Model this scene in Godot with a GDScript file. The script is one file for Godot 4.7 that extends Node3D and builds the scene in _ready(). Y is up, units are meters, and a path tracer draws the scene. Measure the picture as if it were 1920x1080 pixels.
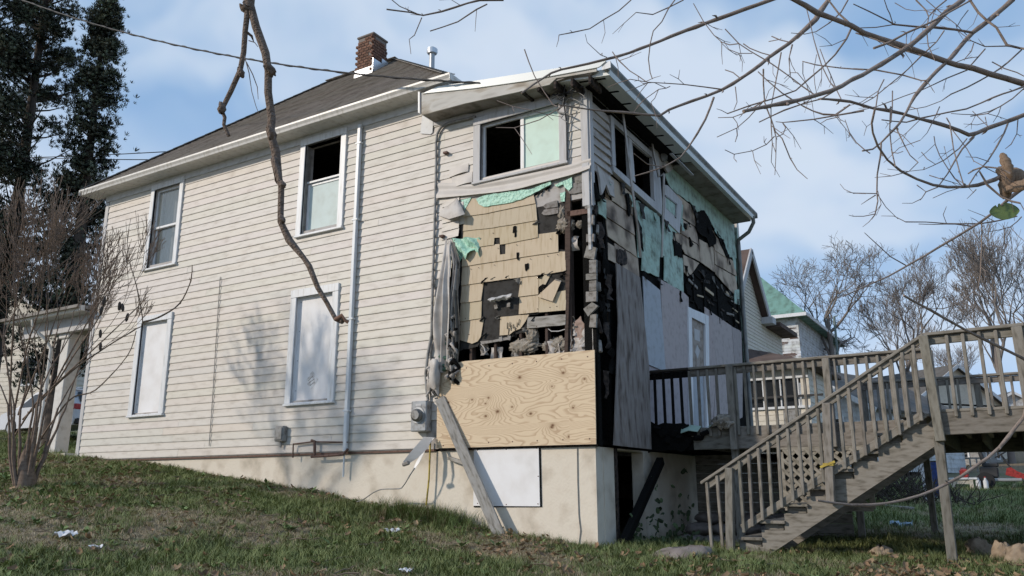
extends Node3D
# A burnt two storey house on a grass slope, with a weathered deck and stair at its side.
# World: x runs right along the long sunlit wall (z = 0), the burnt side wall is x = 0 and runs back along -z, y = 0 is the top of the foundation.

var rng := RandomNumberGenerator.new()
var M := {}
var used := {}
const SUN := Vector3(0.85, -0.62, -1.0)

class Geo:
	var v := PackedVector3Array()
	var n := PackedVector3Array()
	var t := PackedVector2Array()
	var c := PackedColorArray()
	var tint := Color(1, 1, 1)
	var uo := Vector2.ZERO
	func tri(a: Vector3, b: Vector3, d: Vector3, na: Vector3, nb: Vector3, nd: Vector3, ua := Vector2.ZERO, ub := Vector2.ZERO, ud := Vector2.ZERO) -> void:
		# a, b, d counter-clockwise seen from the front; stored clockwise
		v.append(a); v.append(d); v.append(b)
		n.append(na); n.append(nd); n.append(nb)
		t.append(ua + uo); t.append(ud + uo); t.append(ub + uo)
		c.append(tint); c.append(tint); c.append(tint)
	func quad(a: Vector3, b: Vector3, d: Vector3, e: Vector3, ua := Vector2.ZERO, ub := Vector2.ZERO, ud := Vector2.ZERO, ue := Vector2.ZERO) -> void:
		var nn := (b - a).cross(d - a)
		if nn.length_squared() < 1e-14:
			nn = (d - a).cross(e - a)
		nn = nn.normalized()
		tri(a, b, d, nn, nn, nn, ua, ub, ud)
		tri(a, d, e, nn, nn, nn, ua, ud, ue)
	func box(p: Vector3, s: Vector3, b := Basis.IDENTITY, ch := 0.0) -> void:
		# centre, full size, turn, chamfer
		var h := s * 0.5
		var long := 0
		if s.y > s[long]: long = 1
		if s.z > s[long]: long = 2
		ch = minf(ch, minf(h.x, minf(h.y, h.z)) * 0.5)
		for ax in 3:
			var b1 := (ax + 1) % 3
			var b2 := (ax + 2) % 3
			for sg in [-1.0, 1.0]:
				var q := []
				for k in [[-1, -1], [1, -1], [1, 1], [-1, 1]]:
					var w := Vector3.ZERO
					w[ax] = sg * h[ax]
					w[b1] = k[0] * (h[b1] - ch)
					w[b2] = k[1] * (h[b2] - ch)
					q.append(w)
				if sg < 0: q.reverse()
				var uv := []
				for w in q:
					if b1 == long: uv.append(Vector2(w[b1], w[b2] + w[ax]))
					elif b2 == long: uv.append(Vector2(w[b2], w[b1] + w[ax]))
					else: uv.append(Vector2(w[b1] * 0.2, w[b2]))
				quad(p + b * q[0], p + b * q[1], p + b * q[2], p + b * q[3], uv[0], uv[1], uv[2], uv[3])
		if ch > 0.0:
			for ax in 3:
				var b1 := (ax + 1) % 3
				var b2 := (ax + 2) % 3
				for s1 in [-1.0, 1.0]:
					for s2 in [-1.0, 1.0]:
						var q := []
						for k in [[-1, 0], [1, 0], [1, 1], [-1, 1]]:
							var w := Vector3.ZERO
							w[ax] = k[0] * (h[ax] - ch)
							w[b1] = s1 * (h[b1] - (ch if k[1] == 1 else 0.0))
							w[b2] = s2 * (h[b2] - (0.0 if k[1] == 1 else ch))
							q.append(w)
						var nn: Vector3 = (q[1] - q[0]).cross(q[2] - q[0])
						var want := Vector3.ZERO
						want[b1] = s1
						want[b2] = s2
						if nn.dot(want) < 0: q.reverse()
						var uv := []
						for w in q: uv.append(Vector2(w[long], w[b1] * 0.5))
						quad(p + b * q[0], p + b * q[1], p + b * q[2], p + b * q[3], uv[0], uv[1], uv[2], uv[3])
	func bar(a: Vector3, e: Vector3, w: float, d: float, up := Vector3.UP, ch := 0.0) -> void:
		# a beam from a to e: w wide (across), d deep (along up)
		var x := (e - a).normalized()
		var z := x.cross(up)
		if z.length() < 0.01: z = x.cross(Vector3(0, 0, 1))
		z = z.normalized()
		var y := z.cross(x)
		box((a + e) * 0.5, Vector3((e - a).length(), d, w), Basis(x, y, z), ch)
	func tube(p: Array, r: Array, sides := 6, cap := true) -> void:
		var rings := []
		var nor := []
		var ref := Vector3.ZERO
		for i in p.size():
			var d: Vector3 = (p[mini(i + 1, p.size() - 1)] - p[maxi(i - 1, 0)]).normalized()
			if i == 0:
				ref = d.cross(Vector3(0.31, 0.9, 0.2)).normalized()
			else:
				ref = (ref - d * ref.dot(d)).normalized()
			var q := d.cross(ref)
			var rr: float = r[mini(i, r.size() - 1)]
			var ring := []
			var nr := []
			for k in sides:
				var a := TAU * k / sides
				var o := ref * cos(a) + q * sin(a)
				ring.append(p[i] + o * rr)
				nr.append(o)
			rings.append(ring)
			nor.append(nr)
		var l := 0.0
		for i in p.size() - 1:
			var l2: float = l + (p[i + 1] - p[i]).length()
			for k in sides:
				var k2 := (k + 1) % sides
				var u0 := Vector2(l, 0.2 * k / sides)
				var u1 := Vector2(l, 0.2 * (k + 1) / sides)
				var u2 := Vector2(l2, 0.2 * (k + 1) / sides)
				var u3 := Vector2(l2, 0.2 * k / sides)
				tri(rings[i][k], rings[i][k2], rings[i + 1][k2], nor[i][k], nor[i][k2], nor[i + 1][k2], u0, u1, u2)
				tri(rings[i][k], rings[i + 1][k2], rings[i + 1][k], nor[i][k], nor[i + 1][k2], nor[i + 1][k], u0, u2, u3)
			l = l2
		if cap:
			var e := p.size() - 1
			var d0: Vector3 = (p[0] - p[1]).normalized()
			var d1: Vector3 = (p[e] - p[e - 1]).normalized()
			for k in sides:
				var k2 := (k + 1) % sides
				tri(p[0], rings[0][k2], rings[0][k], d0, d0, d0)
				tri(p[e], rings[e][k], rings[e][k2], d1, d1, d1)
	func sheet(g: Array, th := 0.0, us := 1.0) -> void:
		# a smooth cloth or bent panel through rows of points; th gives it a back
		var rows := g.size()
		var cols: int = g[0].size()
		var nr := []
		for i in rows:
			var l := []
			for j in cols:
				var du: Vector3 = g[i][mini(j + 1, cols - 1)] - g[i][maxi(j - 1, 0)]
				var dv: Vector3 = g[mini(i + 1, rows - 1)][j] - g[maxi(i - 1, 0)][j]
				l.append(du.cross(dv).normalized())
			nr.append(l)
		for i in rows - 1:
			for j in cols - 1:
				var uv := [Vector2(j, i), Vector2(j + 1, i), Vector2(j + 1, i + 1), Vector2(j, i + 1)]
				for k in 4: uv[k] = uv[k] * us
				tri(g[i][j], g[i][j + 1], g[i + 1][j + 1], nr[i][j], nr[i][j + 1], nr[i + 1][j + 1], uv[0], uv[1], uv[2])
				tri(g[i][j], g[i + 1][j + 1], g[i + 1][j], nr[i][j], nr[i + 1][j + 1], nr[i + 1][j], uv[0], uv[2], uv[3])
				if th > 0.0:
					var q := [g[i][j] - nr[i][j] * th, g[i][j + 1] - nr[i][j + 1] * th, g[i + 1][j + 1] - nr[i + 1][j + 1] * th, g[i + 1][j] - nr[i + 1][j] * th]
					tri(q[0], q[2], q[1], -nr[i][j], -nr[i + 1][j + 1], -nr[i][j + 1], uv[0], uv[2], uv[1])
					tri(q[0], q[3], q[2], -nr[i][j], -nr[i + 1][j], -nr[i + 1][j + 1], uv[0], uv[3], uv[2])
		if th > 0.0:
			var rim := []
			for j in cols: rim.append([0, j])
			for i in range(1, rows): rim.append([i, cols - 1])
			for j in range(cols - 2, -1, -1): rim.append([rows - 1, j])
			for i in range(rows - 2, 0, -1): rim.append([i, 0])
			for k in rim.size():
				var a: Array = rim[k]
				var b: Array = rim[(k + 1) % rim.size()]
				var pa: Vector3 = g[a[0]][a[1]]
				var pb: Vector3 = g[b[0]][b[1]]
				quad(pa, pa - nr[a[0]][a[1]] * th, pb - nr[b[0]][b[1]] * th, pb)
	func prism(poly: Array, o: Vector3, ex: Vector3, ey: Vector3, ez: Vector3, d0: float, d1: float, tilt := 0.0, grain := 0) -> void:
		# a flat piece with an outline: points (x, y) in the plane ex, ey; from depth d0 to d1 along ez; tilt pushes its lower edge out
		var pts := PackedVector2Array(poly)
		if Geometry2D.is_polygon_clockwise(pts): pts.reverse()
		var idx := Geometry2D.triangulate_polygon(pts)
		if idx.is_empty(): print("untriangulated outline ", pts[0])
		var ymax := -1e9
		var ymin := 1e9
		for q in pts:
			ymax = maxf(ymax, q.y)
			ymin = minf(ymin, q.y)
		var top := []
		var bot := []
		var uv := []
		for q in pts:
			var k := tilt * (ymax - q.y) / maxf(ymax - ymin, 0.001)
			top.append(o + ex * q.x + ey * q.y + ez * (d1 + k))
			bot.append(o + ex * q.x + ey * q.y + ez * (d0 + k))
			uv.append(q if grain == 0 else Vector2(q.y, q.x))
		for i in range(0, idx.size(), 3):
			var a := idx[i]
			var b := idx[i + 1]
			var d := idx[i + 2]
			if (pts[b] - pts[a]).cross(pts[d] - pts[a]) < 0:
				var s := b
				b = d
				d = s
			tri(top[a], top[b], top[d], ez, ez, ez, uv[a], uv[b], uv[d])
			tri(bot[a], bot[d], bot[b], -ez, -ez, -ez, uv[a], uv[d], uv[b])
		for i in pts.size():
			var j := (i + 1) % pts.size()
			quad(top[i], bot[i], bot[j], top[j], uv[i], uv[i] + Vector2(0.01, 0.01), uv[j] + Vector2(0.01, 0.01), uv[j])
	func blob(p: Vector3, s: Vector3, rough: float, noise: FastNoiseLite, b := Basis.IDENTITY, seg := 12, flat := false) -> void:
		var g := []
		for i in seg + 1:
			var la := PI * i / seg
			var row := []
			for j in seg * 2 + 1:
				var lo := TAU * (j % (seg * 2)) / (seg * 2)
				var d := Vector3(sin(la) * cos(lo), cos(la), -sin(la) * sin(lo))
				var k := 1.0 + rough * noise.get_noise_3dv(d * 3.0 + p * 7.0)
				row.append(p + b * (d * s * k))
			g.append(row)
		if flat:
			for i in seg:
				for j in seg * 2:
					quad(g[i][j], g[i + 1][j], g[i + 1][j + 1], g[i][j + 1])
		else:
			for r in g: r.reverse()
			sheet(g)

# ---- naming, things and parts
func thing(called: String, label: String, category: String, at := Vector3.ZERO, group := "") -> Node3D:
	var o := Node3D.new()
	o.name = numbered(called)
	add_child(o, true)
	o.position = at
	o.set_meta("label", label)
	o.set_meta("category", category)
	if group: o.set_meta("group", group)
	return o

func numbered(called: String) -> String:
	used[called] = used.get(called, -1) + 1
	return called if used[called] == 0 else "%s_%03d" % [called, used[called]]

func mesh_of(g: Geo, off := Vector3.ZERO) -> ArrayMesh:
	var a := []
	a.resize(Mesh.ARRAY_MAX)
	var v := g.v
	if off != Vector3.ZERO:
		v = PackedVector3Array()
		v.resize(g.v.size())
		for i in v.size(): v[i] = g.v[i] - off
	a[Mesh.ARRAY_VERTEX] = v
	a[Mesh.ARRAY_NORMAL] = g.n
	a[Mesh.ARRAY_TEX_UV] = g.t
	a[Mesh.ARRAY_COLOR] = g.c
	var m := ArrayMesh.new()
	m.add_surface_from_arrays(Mesh.PRIMITIVE_TRIANGLES, a)
	return m

func base_of(o: Node) -> Vector3:
	var p := Vector3.ZERO
	while o is Node3D and o != self:
		p += o.position
		o = o.get_parent()
	return p

func part(called: String, g: Geo, m: Material, parent: Node3D, label := "", kind := "") -> MeshInstance3D:
	var o := MeshInstance3D.new()
	o.mesh = mesh_of(g, base_of(parent))
	o.material_override = null
	o.mesh.surface_set_material(0, m)
	var key := str(parent.get_instance_id()) + called
	used[key] = used.get(key, -1) + 1
	o.name = called if used[key] == 0 else "%s_%03d" % [called, used[key]]
	parent.add_child(o, true)
	if label: o.set_meta("label", label)
	if kind: o.set_meta("kind", kind)
	return o

func whole(called: String, g: Geo, m: Material, label: String, category: String, group := "", kind := "") -> MeshInstance3D:
	# a thing that is one mesh; its origin is its base
	var lo := Vector3(1e9, 1e9, 1e9)
	var hi := -lo
	for p in g.v:
		lo = lo.min(p)
		hi = hi.max(p)
	var at := Vector3((lo.x + hi.x) * 0.5, lo.y, (lo.z + hi.z) * 0.5)
	var o := MeshInstance3D.new()
	o.mesh = mesh_of(g, at)
	o.mesh.surface_set_material(0, m)
	o.name = numbered(called)
	add_child(o, true)
	o.position = at
	if label: o.set_meta("label", label)
	if category: o.set_meta("category", category)
	if group: o.set_meta("group", group)
	if kind: o.set_meta("kind", kind)
	return o

func structure(called: String, g: Geo, m: Material) -> MeshInstance3D:
	var o := MeshInstance3D.new()
	o.mesh = mesh_of(g)
	o.mesh.surface_set_material(0, m)
	o.name = numbered(called)
	add_child(o, true)
	o.set_meta("kind", "structure")
	return o

func slab(called: String, poly: Array, m: Material, parent: Node3D, plane: String, d0: float, d1: float, tilt := 0.0, grain := 0, tint := Color(1, 1, 1), label := "") -> MeshInstance3D:
	var g := Geo.new()
	g.tint = tint
	g.uo = Vector2(rng.randf() * 3.0, rng.randf() * 3.0)
	if plane == "A": g.prism(poly, Vector3.ZERO, Vector3.RIGHT, Vector3.UP, Vector3(0, 0, 1), d0, d1, tilt, grain)
	else: g.prism(poly, Vector3.ZERO, Vector3(0, 0, -1), Vector3.UP, Vector3(1, 0, 0), d0, d1, tilt, grain)
	return part(called, g, m, parent, label)

func tone(a: float, b: float) -> Color:
	var k := rng.randf_range(a, b)
	return Color(k * rng.randf_range(0.97, 1.03), k, k * rng.randf_range(0.96, 1.03))

func ragged(poly: Array, amp: float, step: float) -> Array:
	# the same outline with torn edges
	var out := []
	for i in poly.size():
		var a: Vector2 = poly[i]
		var b: Vector2 = poly[(i + 1) % poly.size()]
		var k := maxi(1, int(a.distance_to(b) / step))
		for j in k:
			var p := a.lerp(b, float(j) / k)
			out.append(p + Vector2(rng.randf_range(-amp, amp), rng.randf_range(-amp, amp)))
	return out

# ---- computed textures
func noise(sd: int, freq: float, oct := 4, kind := FastNoiseLite.TYPE_SIMPLEX_SMOOTH) -> FastNoiseLite:
	var f := FastNoiseLite.new()
	f.seed = sd
	f.noise_type = kind
	f.frequency = freq
	f.fractal_octaves = oct
	return f

func ramp_tex(f: FastNoiseLite, w: int, h: int, cols: Array, stretch := Vector2i(1, 1)) -> ImageTexture:
	# noise laid through a ramp of colours; stretch draws it out
	var im := f.get_seamless_image(w / stretch.x, h / stretch.y)
	if stretch != Vector2i(1, 1): im.resize(w, h, Image.INTERPOLATE_CUBIC)
	var src := im.get_data()
	var lut := PackedByteArray()
	for i in 256:
		var x := i / 255.0 * (cols.size() - 1)
		var k := mini(int(x), cols.size() - 2)
		var q: Color = cols[k].lerp(cols[k + 1], x - k)
		lut.append(int(clampf(q.r, 0, 1) * 255)); lut.append(int(clampf(q.g, 0, 1) * 255)); lut.append(int(clampf(q.b, 0, 1) * 255))
	var dst := PackedByteArray()
	dst.resize(w * h * 3)
	for i in w * h:
		var s := src[i] * 3
		dst[i * 3] = lut[s]
		dst[i * 3 + 1] = lut[s + 1]
		dst[i * 3 + 2] = lut[s + 2]
	return ImageTexture.create_from_image(Image.create_from_data(w, h, false, Image.FORMAT_RGB8, dst))

func grey_tex(f: FastNoiseLite, w: int, h: int, stretch := Vector2i(1, 1)) -> ImageTexture:
	var im := f.get_seamless_image(w / stretch.x, h / stretch.y)
	if stretch != Vector2i(1, 1): im.resize(w, h, Image.INTERPOLATE_CUBIC)
	return ImageTexture.create_from_image(im)

func srgb(r: float, g: float, b: float) -> Color:
	return Color(r, g, b).linear_to_srgb()

func mat(col: Color, rough := 0.8, tex: Texture2D = null, scale := 1.0, tri := true, bump: Texture2D = null, depth := 0.3, bscale := 0.0) -> StandardMaterial3D:
	var m := StandardMaterial3D.new()
	m.albedo_color = Color(col.r, col.g, col.b).linear_to_srgb()
	m.roughness = rough
	m.vertex_color_use_as_albedo = true
	if tex: m.albedo_texture = tex
	if bump:
		m.heightmap_enabled = true
		m.heightmap_texture = bump
		m.heightmap_scale = depth
	if tex or bump:
		if tri:
			m.uv1_triplanar = true
			m.uv1_world_triplanar = true
		m.uv1_scale = Vector3(scale, scale, scale)
	return m

func make_materials() -> void:
	var w := Color(1, 1, 1)
	var mottled := ramp_tex(noise(3, 0.02, 5), 512, 512, [Color(0.86, 0.85, 0.83), Color(0.95, 0.945, 0.94), w, w, Color(0.97, 0.965, 0.955)])
	var streaks := ramp_tex(noise(5, 0.03, 4), 512, 512, [Color(0.88, 0.87, 0.85), Color(0.97, 0.965, 0.96), w, Color(0.96, 0.955, 0.95)], Vector2i(1, 8))
	var stains := ramp_tex(noise(9, 0.008, 6), 512, 512, [Color(0.62, 0.6, 0.57), Color(0.86, 0.84, 0.82), Color(0.97, 0.96, 0.95), w, Color(0.93, 0.91, 0.88)])
	var faint := ramp_tex(noise(4, 0.012, 5), 512, 512, [Color(0.93, 0.925, 0.915), Color(0.975, 0.97, 0.965), w, w])
	var grain := ramp_tex(noise(11, 0.09, 5), 2048, 256, [Color(0.62, 0.6, 0.58), Color(0.84, 0.83, 0.81), Color(0.96, 0.95, 0.94), w, Color(0.88, 0.86, 0.84)], Vector2i(32, 1))
	var grain_h := grey_tex(noise(12, 0.08, 4), 1024, 256, Vector2i(16, 1))
	var crackle := grey_tex(noise(14, 0.05, 4, FastNoiseLite.TYPE_CELLULAR), 512, 512)
	var lumps := grey_tex(noise(15, 0.025, 5), 512, 512)
	var fine := grey_tex(noise(16, 0.15, 3), 512, 512)
	var burnt := ramp_tex(noise(17, 0.02, 6), 512, 512, [Color(0.2, 0.2, 0.2), Color(0.45, 0.42, 0.4), w, w])
	M.siding = mat(Color(0.60, 0.558, 0.508), 0.55, mottled, 0.45)
	M.siding.uv1_scale = Vector3(0.25, 0.8, 0.25)
	M.siding_inner = mat(Color(0.42, 0.40, 0.385), 0.7, stains, 0.9)
	M.trim = mat(Color(0.72, 0.735, 0.755), 0.45, streaks, 0.9)
	M.trim_dirty = mat(Color(0.50, 0.495, 0.50), 0.6, streaks, 0.8)
	M.gutter = mat(Color(0.68, 0.66, 0.625), 0.4, streaks, 0.7)
	M.soffit = mat(Color(0.62, 0.60, 0.57), 0.6, mottled, 0.5)
	M.frieze = mat(Color(0.6, 0.61, 0.62), 0.55, mottled, 0.5)
	M.downspout = mat(Color(0.62, 0.66, 0.70), 0.4, streaks, 0.8)
	M.roof = mat(Color(0.28, 0.262, 0.243), 0.95, stains, 0.5, true, fine, 0.5)
	M.metal_roof = mat(Color(0.7, 0.73, 0.72), 0.4)
	M.fascia_board = mat(Color(0.55, 0.53, 0.49), 0.8, ramp_tex(noise(21, 0.012, 6), 512, 512, [Color(0.55, 0.48, 0.42), Color(0.86, 0.83, 0.79), w, Color(0.97, 0.97, 0.97), Color(0.86, 0.85, 0.84)], Vector2i(4, 1)), 0.6)
	M.brick = mat(Color(0.23, 0.12, 0.08), 0.9, stains, 2.0, true, fine, 0.3)
	M.mortar = mat(Color(0.22, 0.19, 0.17), 0.95)
	M.flashing = mat(Color(0.75, 0.76, 0.78), 0.3, streaks, 2.0)
	M.flashing.metallic = 0.55
	M.metal = mat(Color(0.42, 0.43, 0.44), 0.4, streaks, 2.0)
	M.metal.metallic = 0.6
	M.conduit = mat(Color(0.28, 0.28, 0.275), 0.55, stains, 2.0)
	M.meter = mat(Color(0.36, 0.38, 0.40), 0.45, stains, 2.0)
	M.rust = mat(Color(0.16, 0.095, 0.075), 0.85, stains, 3.0)
	M.glass = mat(Color(0.6, 0.65, 0.66), 0.05)
	M.glass.transparency = BaseMaterial3D.TRANSPARENCY_ALPHA
	M.glass.albedo_color = Color(0.75, 0.8, 0.8, 0.12)
	M.glass.vertex_color_use_as_albedo = false
	M.dark_glass = mat(Color(0.02, 0.022, 0.025), 0.08)
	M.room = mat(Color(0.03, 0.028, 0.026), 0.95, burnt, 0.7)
	M.curtain = mat(Color(0.2, 0.2, 0.195), 0.9, streaks, 1.5)
	M.blind = mat(Color(0.6, 0.69, 0.67), 0.7, faint, 0.5)
	M.mint = mat(Color(0.39, 0.66, 0.53), 0.45, ramp_tex(noise(31, 0.02, 5), 512, 512, [Color(0.6, 0.66, 0.63), Color(0.88, 0.9, 0.88), w, w, Color(0.92, 1, 0.97)]), 1.3, true, lumps, 1.2)
	M.mint_dirty = mat(Color(0.40, 0.565, 0.49), 0.6, stains, 0.9, true, lumps, 1.0)
	M.tan = mat(Color(0.58, 0.475, 0.345), 0.85, ramp_tex(noise(33, 0.04, 5), 512, 512, [Color(0.86, 0.84, 0.8), Color(0.96, 0.95, 0.93), w, w, Color(0.97, 0.95, 0.92)], Vector2i(1, 8)), 0.8)
	M.felt = mat(Color(0.042, 0.04, 0.038), 0.95, stains, 1.6, true, fine, 0.3)
	M.char = mat(Color(0.009, 0.0085, 0.008), 1.0, null, 1.0, false, null)
	M.char.metallic_specular = 0.25
	M.char.heightmap_enabled = true
	M.char.heightmap_texture = crackle
	M.char.heightmap_scale = 1.2
	M.char.uv1_triplanar = true
	M.char.uv1_world_triplanar = true
	M.char.uv1_scale = Vector3(2, 2, 2)
	M.scorched = mat(Color(0.06, 0.042, 0.034), 0.9, burnt, 1.5)
	M.stud = mat(Color(0.075, 0.05, 0.04), 0.9, grain, 1.0, false)
	M.lath = mat(Color(0.30, 0.285, 0.27), 0.9, stains, 3.0)
	M.fluff = mat(Color(0.55, 0.50, 0.43), 1.0, stains, 4.0, true, fine, 1.5)
	M.paper = mat(Color(0.55, 0.52, 0.5), 0.9, stains, 3.0)
	M.plaster = mat(Color(0.38, 0.28, 0.24), 0.95, stains, 3.0)
	M.foundation = mat(Color(0.69, 0.625, 0.53), 0.9, ramp_tex(noise(41, 0.012, 6), 512, 512, [Color(0.83, 0.82, 0.8), Color(0.94, 0.93, 0.92), w, w, Color(0.97, 0.96, 0.95)]), 0.28, true, fine, 0.25)
	M.white_board = mat(Color(0.79, 0.785, 0.795), 0.6, faint, 0.35)
	M.grey_ply = mat(Color(0.27, 0.245, 0.23), 0.9, ramp_tex(noise(43, 0.02, 5), 512, 512, [Color(0.5, 0.46, 0.42), Color(0.85, 0.82, 0.8), w, Color(0.9, 0.86, 0.82)], Vector2i(1, 4)), 0.7)
	M.blue_board = mat(Color(0.40, 0.43, 0.47), 0.7, mottled, 0.5)
	M.pink_board = mat(Color(0.46, 0.40, 0.39), 0.85, mottled, 0.6)
	M.door_skin = mat(Color(0.36, 0.31, 0.27), 0.7, stains, 1.2)
	M.deck = mat(Color(0.255, 0.236, 0.207), 0.9, grain, 0.8, false, grain_h, 0.25)
	M.old_board = mat(Color(0.36, 0.345, 0.32), 0.9, grain, 0.8, false, grain_h, 0.25)
	M.bark = mat(Color(0.31, 0.25, 0.215), 0.9, stains, 3.0, true, fine, 0.6)
	M.bark_far = mat(Color(0.20, 0.175, 0.16), 0.95)
	M.bark_dark = mat(Color(0.07, 0.055, 0.045), 0.95)
	M.cedar = mat(Color(0.12, 0.14, 0.105), 0.9)
	M.cedar.backlight_enabled = true
	M.cedar.backlight = Color(0.25, 0.3, 0.2)
	M.cable = mat(Color(0.02, 0.02, 0.022), 0.6)
	M.bud = mat(Color(0.22, 0.12, 0.08), 0.9)
	M.dead_leaf = mat(Color(0.27, 0.19, 0.13), 0.9, stains, 12.0)
	M.dead_leaf.backlight_enabled = true
	M.dead_leaf.backlight = Color(0.25, 0.2, 0.15)
	M.green_leaf = mat(Color(0.12, 0.17, 0.05), 0.6, mottled, 20.0)
	M.green_leaf.backlight_enabled = true
	M.green_leaf.backlight = Color(0.2, 0.3, 0.1)
	M.stone = mat(Color(0.40, 0.32, 0.24), 0.95, stains, 2.0, true, fine, 0.8)
	M.litter = mat(Color(0.62, 0.64, 0.67), 0.6)
	M.plain = mat(Color(1, 1, 1), 0.6)
	M.rubber = mat(Color(0.015, 0.015, 0.016), 0.85)
	M.car_paint = mat(Color(0.62, 0.64, 0.68), 0.3)
	M.car_paint.clearcoat_enabled = true
	M.car_paint.clearcoat = 0.6
	M.red_lens = mat(Color(0.45, 0.02, 0.03), 0.2)
	M.red_paint = mat(Color(0.33, 0.035, 0.03), 0.35, stains, 3.0)
	M.black_plastic = mat(Color(0.03, 0.03, 0.032), 0.6)
	M.cream_siding = mat(Color(0.66, 0.6, 0.5), 0.6, mottled, 0.4)
	M.white_siding = mat(Color(0.62, 0.65, 0.68), 0.6, stains, 0.5)
	M.green_roof = mat(Color(0.17, 0.32, 0.27), 0.8, stains, 0.4)
	M.brown_roof = mat(Color(0.13, 0.09, 0.075), 0.95, stains, 0.4)
	M.grey_roof = mat(Color(0.13, 0.125, 0.12), 0.95, stains, 0.4)
	M.grass = mat(Color(1, 1, 1), 0.9)
	M.grass.backlight_enabled = true
	M.grass.backlight = Color(0.3, 0.35, 0.15)
	M.soffit_dirty = mat(Color(0.30, 0.28, 0.26), 0.8, stains, 0.8)
	M.gutter_shaded = mat(Color(0.25, 0.265, 0.265), 0.5, stains, 0.6)  # gutter of the shaded side, its shade darkened into the colour
	M.siding_smoky = mat(Color(0.50, 0.47, 0.445), 0.6, stains, 0.6)
	M.siding_drape = mat(Color(0.56, 0.535, 0.51), 0.55, stains, 0.8)
	M.felt_grey = mat(Color(0.15, 0.145, 0.135), 0.9, stains, 2.0)
	M.mint_dark = mat(Color(0.10, 0.19, 0.14), 0.6, stains, 2.0)
	M.mint_flat = mat(Color(0.5, 0.68, 0.6), 0.5, faint, 0.5)
	M.paper_white = mat(Color(0.8, 0.8, 0.82), 0.8, stains, 2.0)
	M.yellow = mat(Color(0.5, 0.38, 0.06), 0.5, stains, 2.0)
	M.deck_burnt = mat(Color(0.055, 0.045, 0.038), 0.9, grain, 0.8, false, grain_h, 0.25)
	M.stone_grey = mat(Color(0.27, 0.235, 0.22), 0.95, stains, 1.0, true, fine, 0.8)
	M.litter_blue = mat(Color(0.45, 0.6, 0.75), 0.6)
	M.bark_twig = mat(Color(0.22, 0.175, 0.155), 0.9)
	M.bark_sapling = mat(Color(0.22, 0.165, 0.13), 0.95, stains, 4.0)
	M.pole = mat(Color(0.16, 0.21, 0.2), 0.6)
	M.blue_paint = mat(Color(0.03, 0.07, 0.28), 0.5, stains, 2.0)
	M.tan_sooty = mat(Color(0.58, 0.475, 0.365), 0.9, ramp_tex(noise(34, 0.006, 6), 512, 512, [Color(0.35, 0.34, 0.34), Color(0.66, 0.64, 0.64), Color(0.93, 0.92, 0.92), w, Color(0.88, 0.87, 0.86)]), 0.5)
	M.bark_knotty = mat(Color(0.215, 0.165, 0.135), 0.9, stains, 6.0, true, lumps, 1.2)
	M.lattice = mat(Color(0.33, 0.305, 0.26), 0.9, grain, 0.8, false)
	M.siding_soft = mat(Color(0.57, 0.53, 0.49), 0.55, faint, 0.6)
	M.plywood = mat(Color(1, 1, 1), 0.75, plywood_tex(), 1.0, false)
	M.plywood.uv1_scale = Vector3(1.0 / 2.44, -1.0 / 1.2, 1)
	M.ground = mat(Color(1, 1, 1), 1.0, ramp_tex(noise(51, 0.03, 6), 512, 512, [Color(0.5, 0.45, 0.38), Color(0.8, 0.78, 0.72), w, w, Color(1, 0.95, 0.8)]), 0.35, true, lumps, 6.0)

func plywood_tex() -> ImageTexture:
	# rotary cut veneer: long wavy bands that swerve round knots
	var w := 1024
	var h := 512
	var n1 := noise(61, 0.0022, 2)
	var n2 := noise(62, 0.009, 3)
	var n3 := noise(63, 0.12, 2)
	var knots := []
	var kr := RandomNumberGenerator.new()
	kr.seed = 21
	for i in 17:
		knots.append([Vector2(kr.randf() * w, kr.randf() * h), kr.randf_range(9.0, 24.0)])
	var dst := PackedByteArray()
	dst.resize(w * h * 3)
	for y in h:
		for x in w:
			var q := Vector2(x, y)
			var f := n1.get_noise_2d(x * 0.32, y * 1.35) * 5.5 + n2.get_noise_2d(x * 0.28, y) * 0.9 + y * 0.007
			var dark := 0.0
			for k in knots:
				var d: float = Vector2((q.x - k[0].x) * 0.75, q.y - k[0].y).length()
				f += 1.5 * exp(-d / (k[1] * 1.9))
				if d < k[1] * 3.0: dark = maxf(dark, 0.75 * exp(-d * d / (k[1] * k[1] * 0.12)) + 0.25 * exp(-d / (k[1] * 0.9)))
			var s := f * 2.4
			var b := s - floorf(s)
			var line := smoothstep(0.5, 0.93, b) * (1.0 - smoothstep(0.93, 1.0, b))
			var g := 0.5 + 0.5 * n3.get_noise_2d(x * 0.15, y * 2.0)
			var col := Color(0.855, 0.775, 0.66).lerp(Color(0.66, 0.545, 0.435), line * 0.65)
			col = col.lerp(Color(0.79, 0.70, 0.575), g * 0.35)
			col = col.lerp(Color(0.36, 0.24, 0.14), dark)
			var o := (y * w + x) * 3
			dst[o] = int(col.r * 255)
			dst[o + 1] = int(col.g * 255)
			dst[o + 2] = int(col.b * 255)
	return ImageTexture.create_from_image(Image.create_from_data(w, h, false, Image.FORMAT_RGB8, dst))

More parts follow.
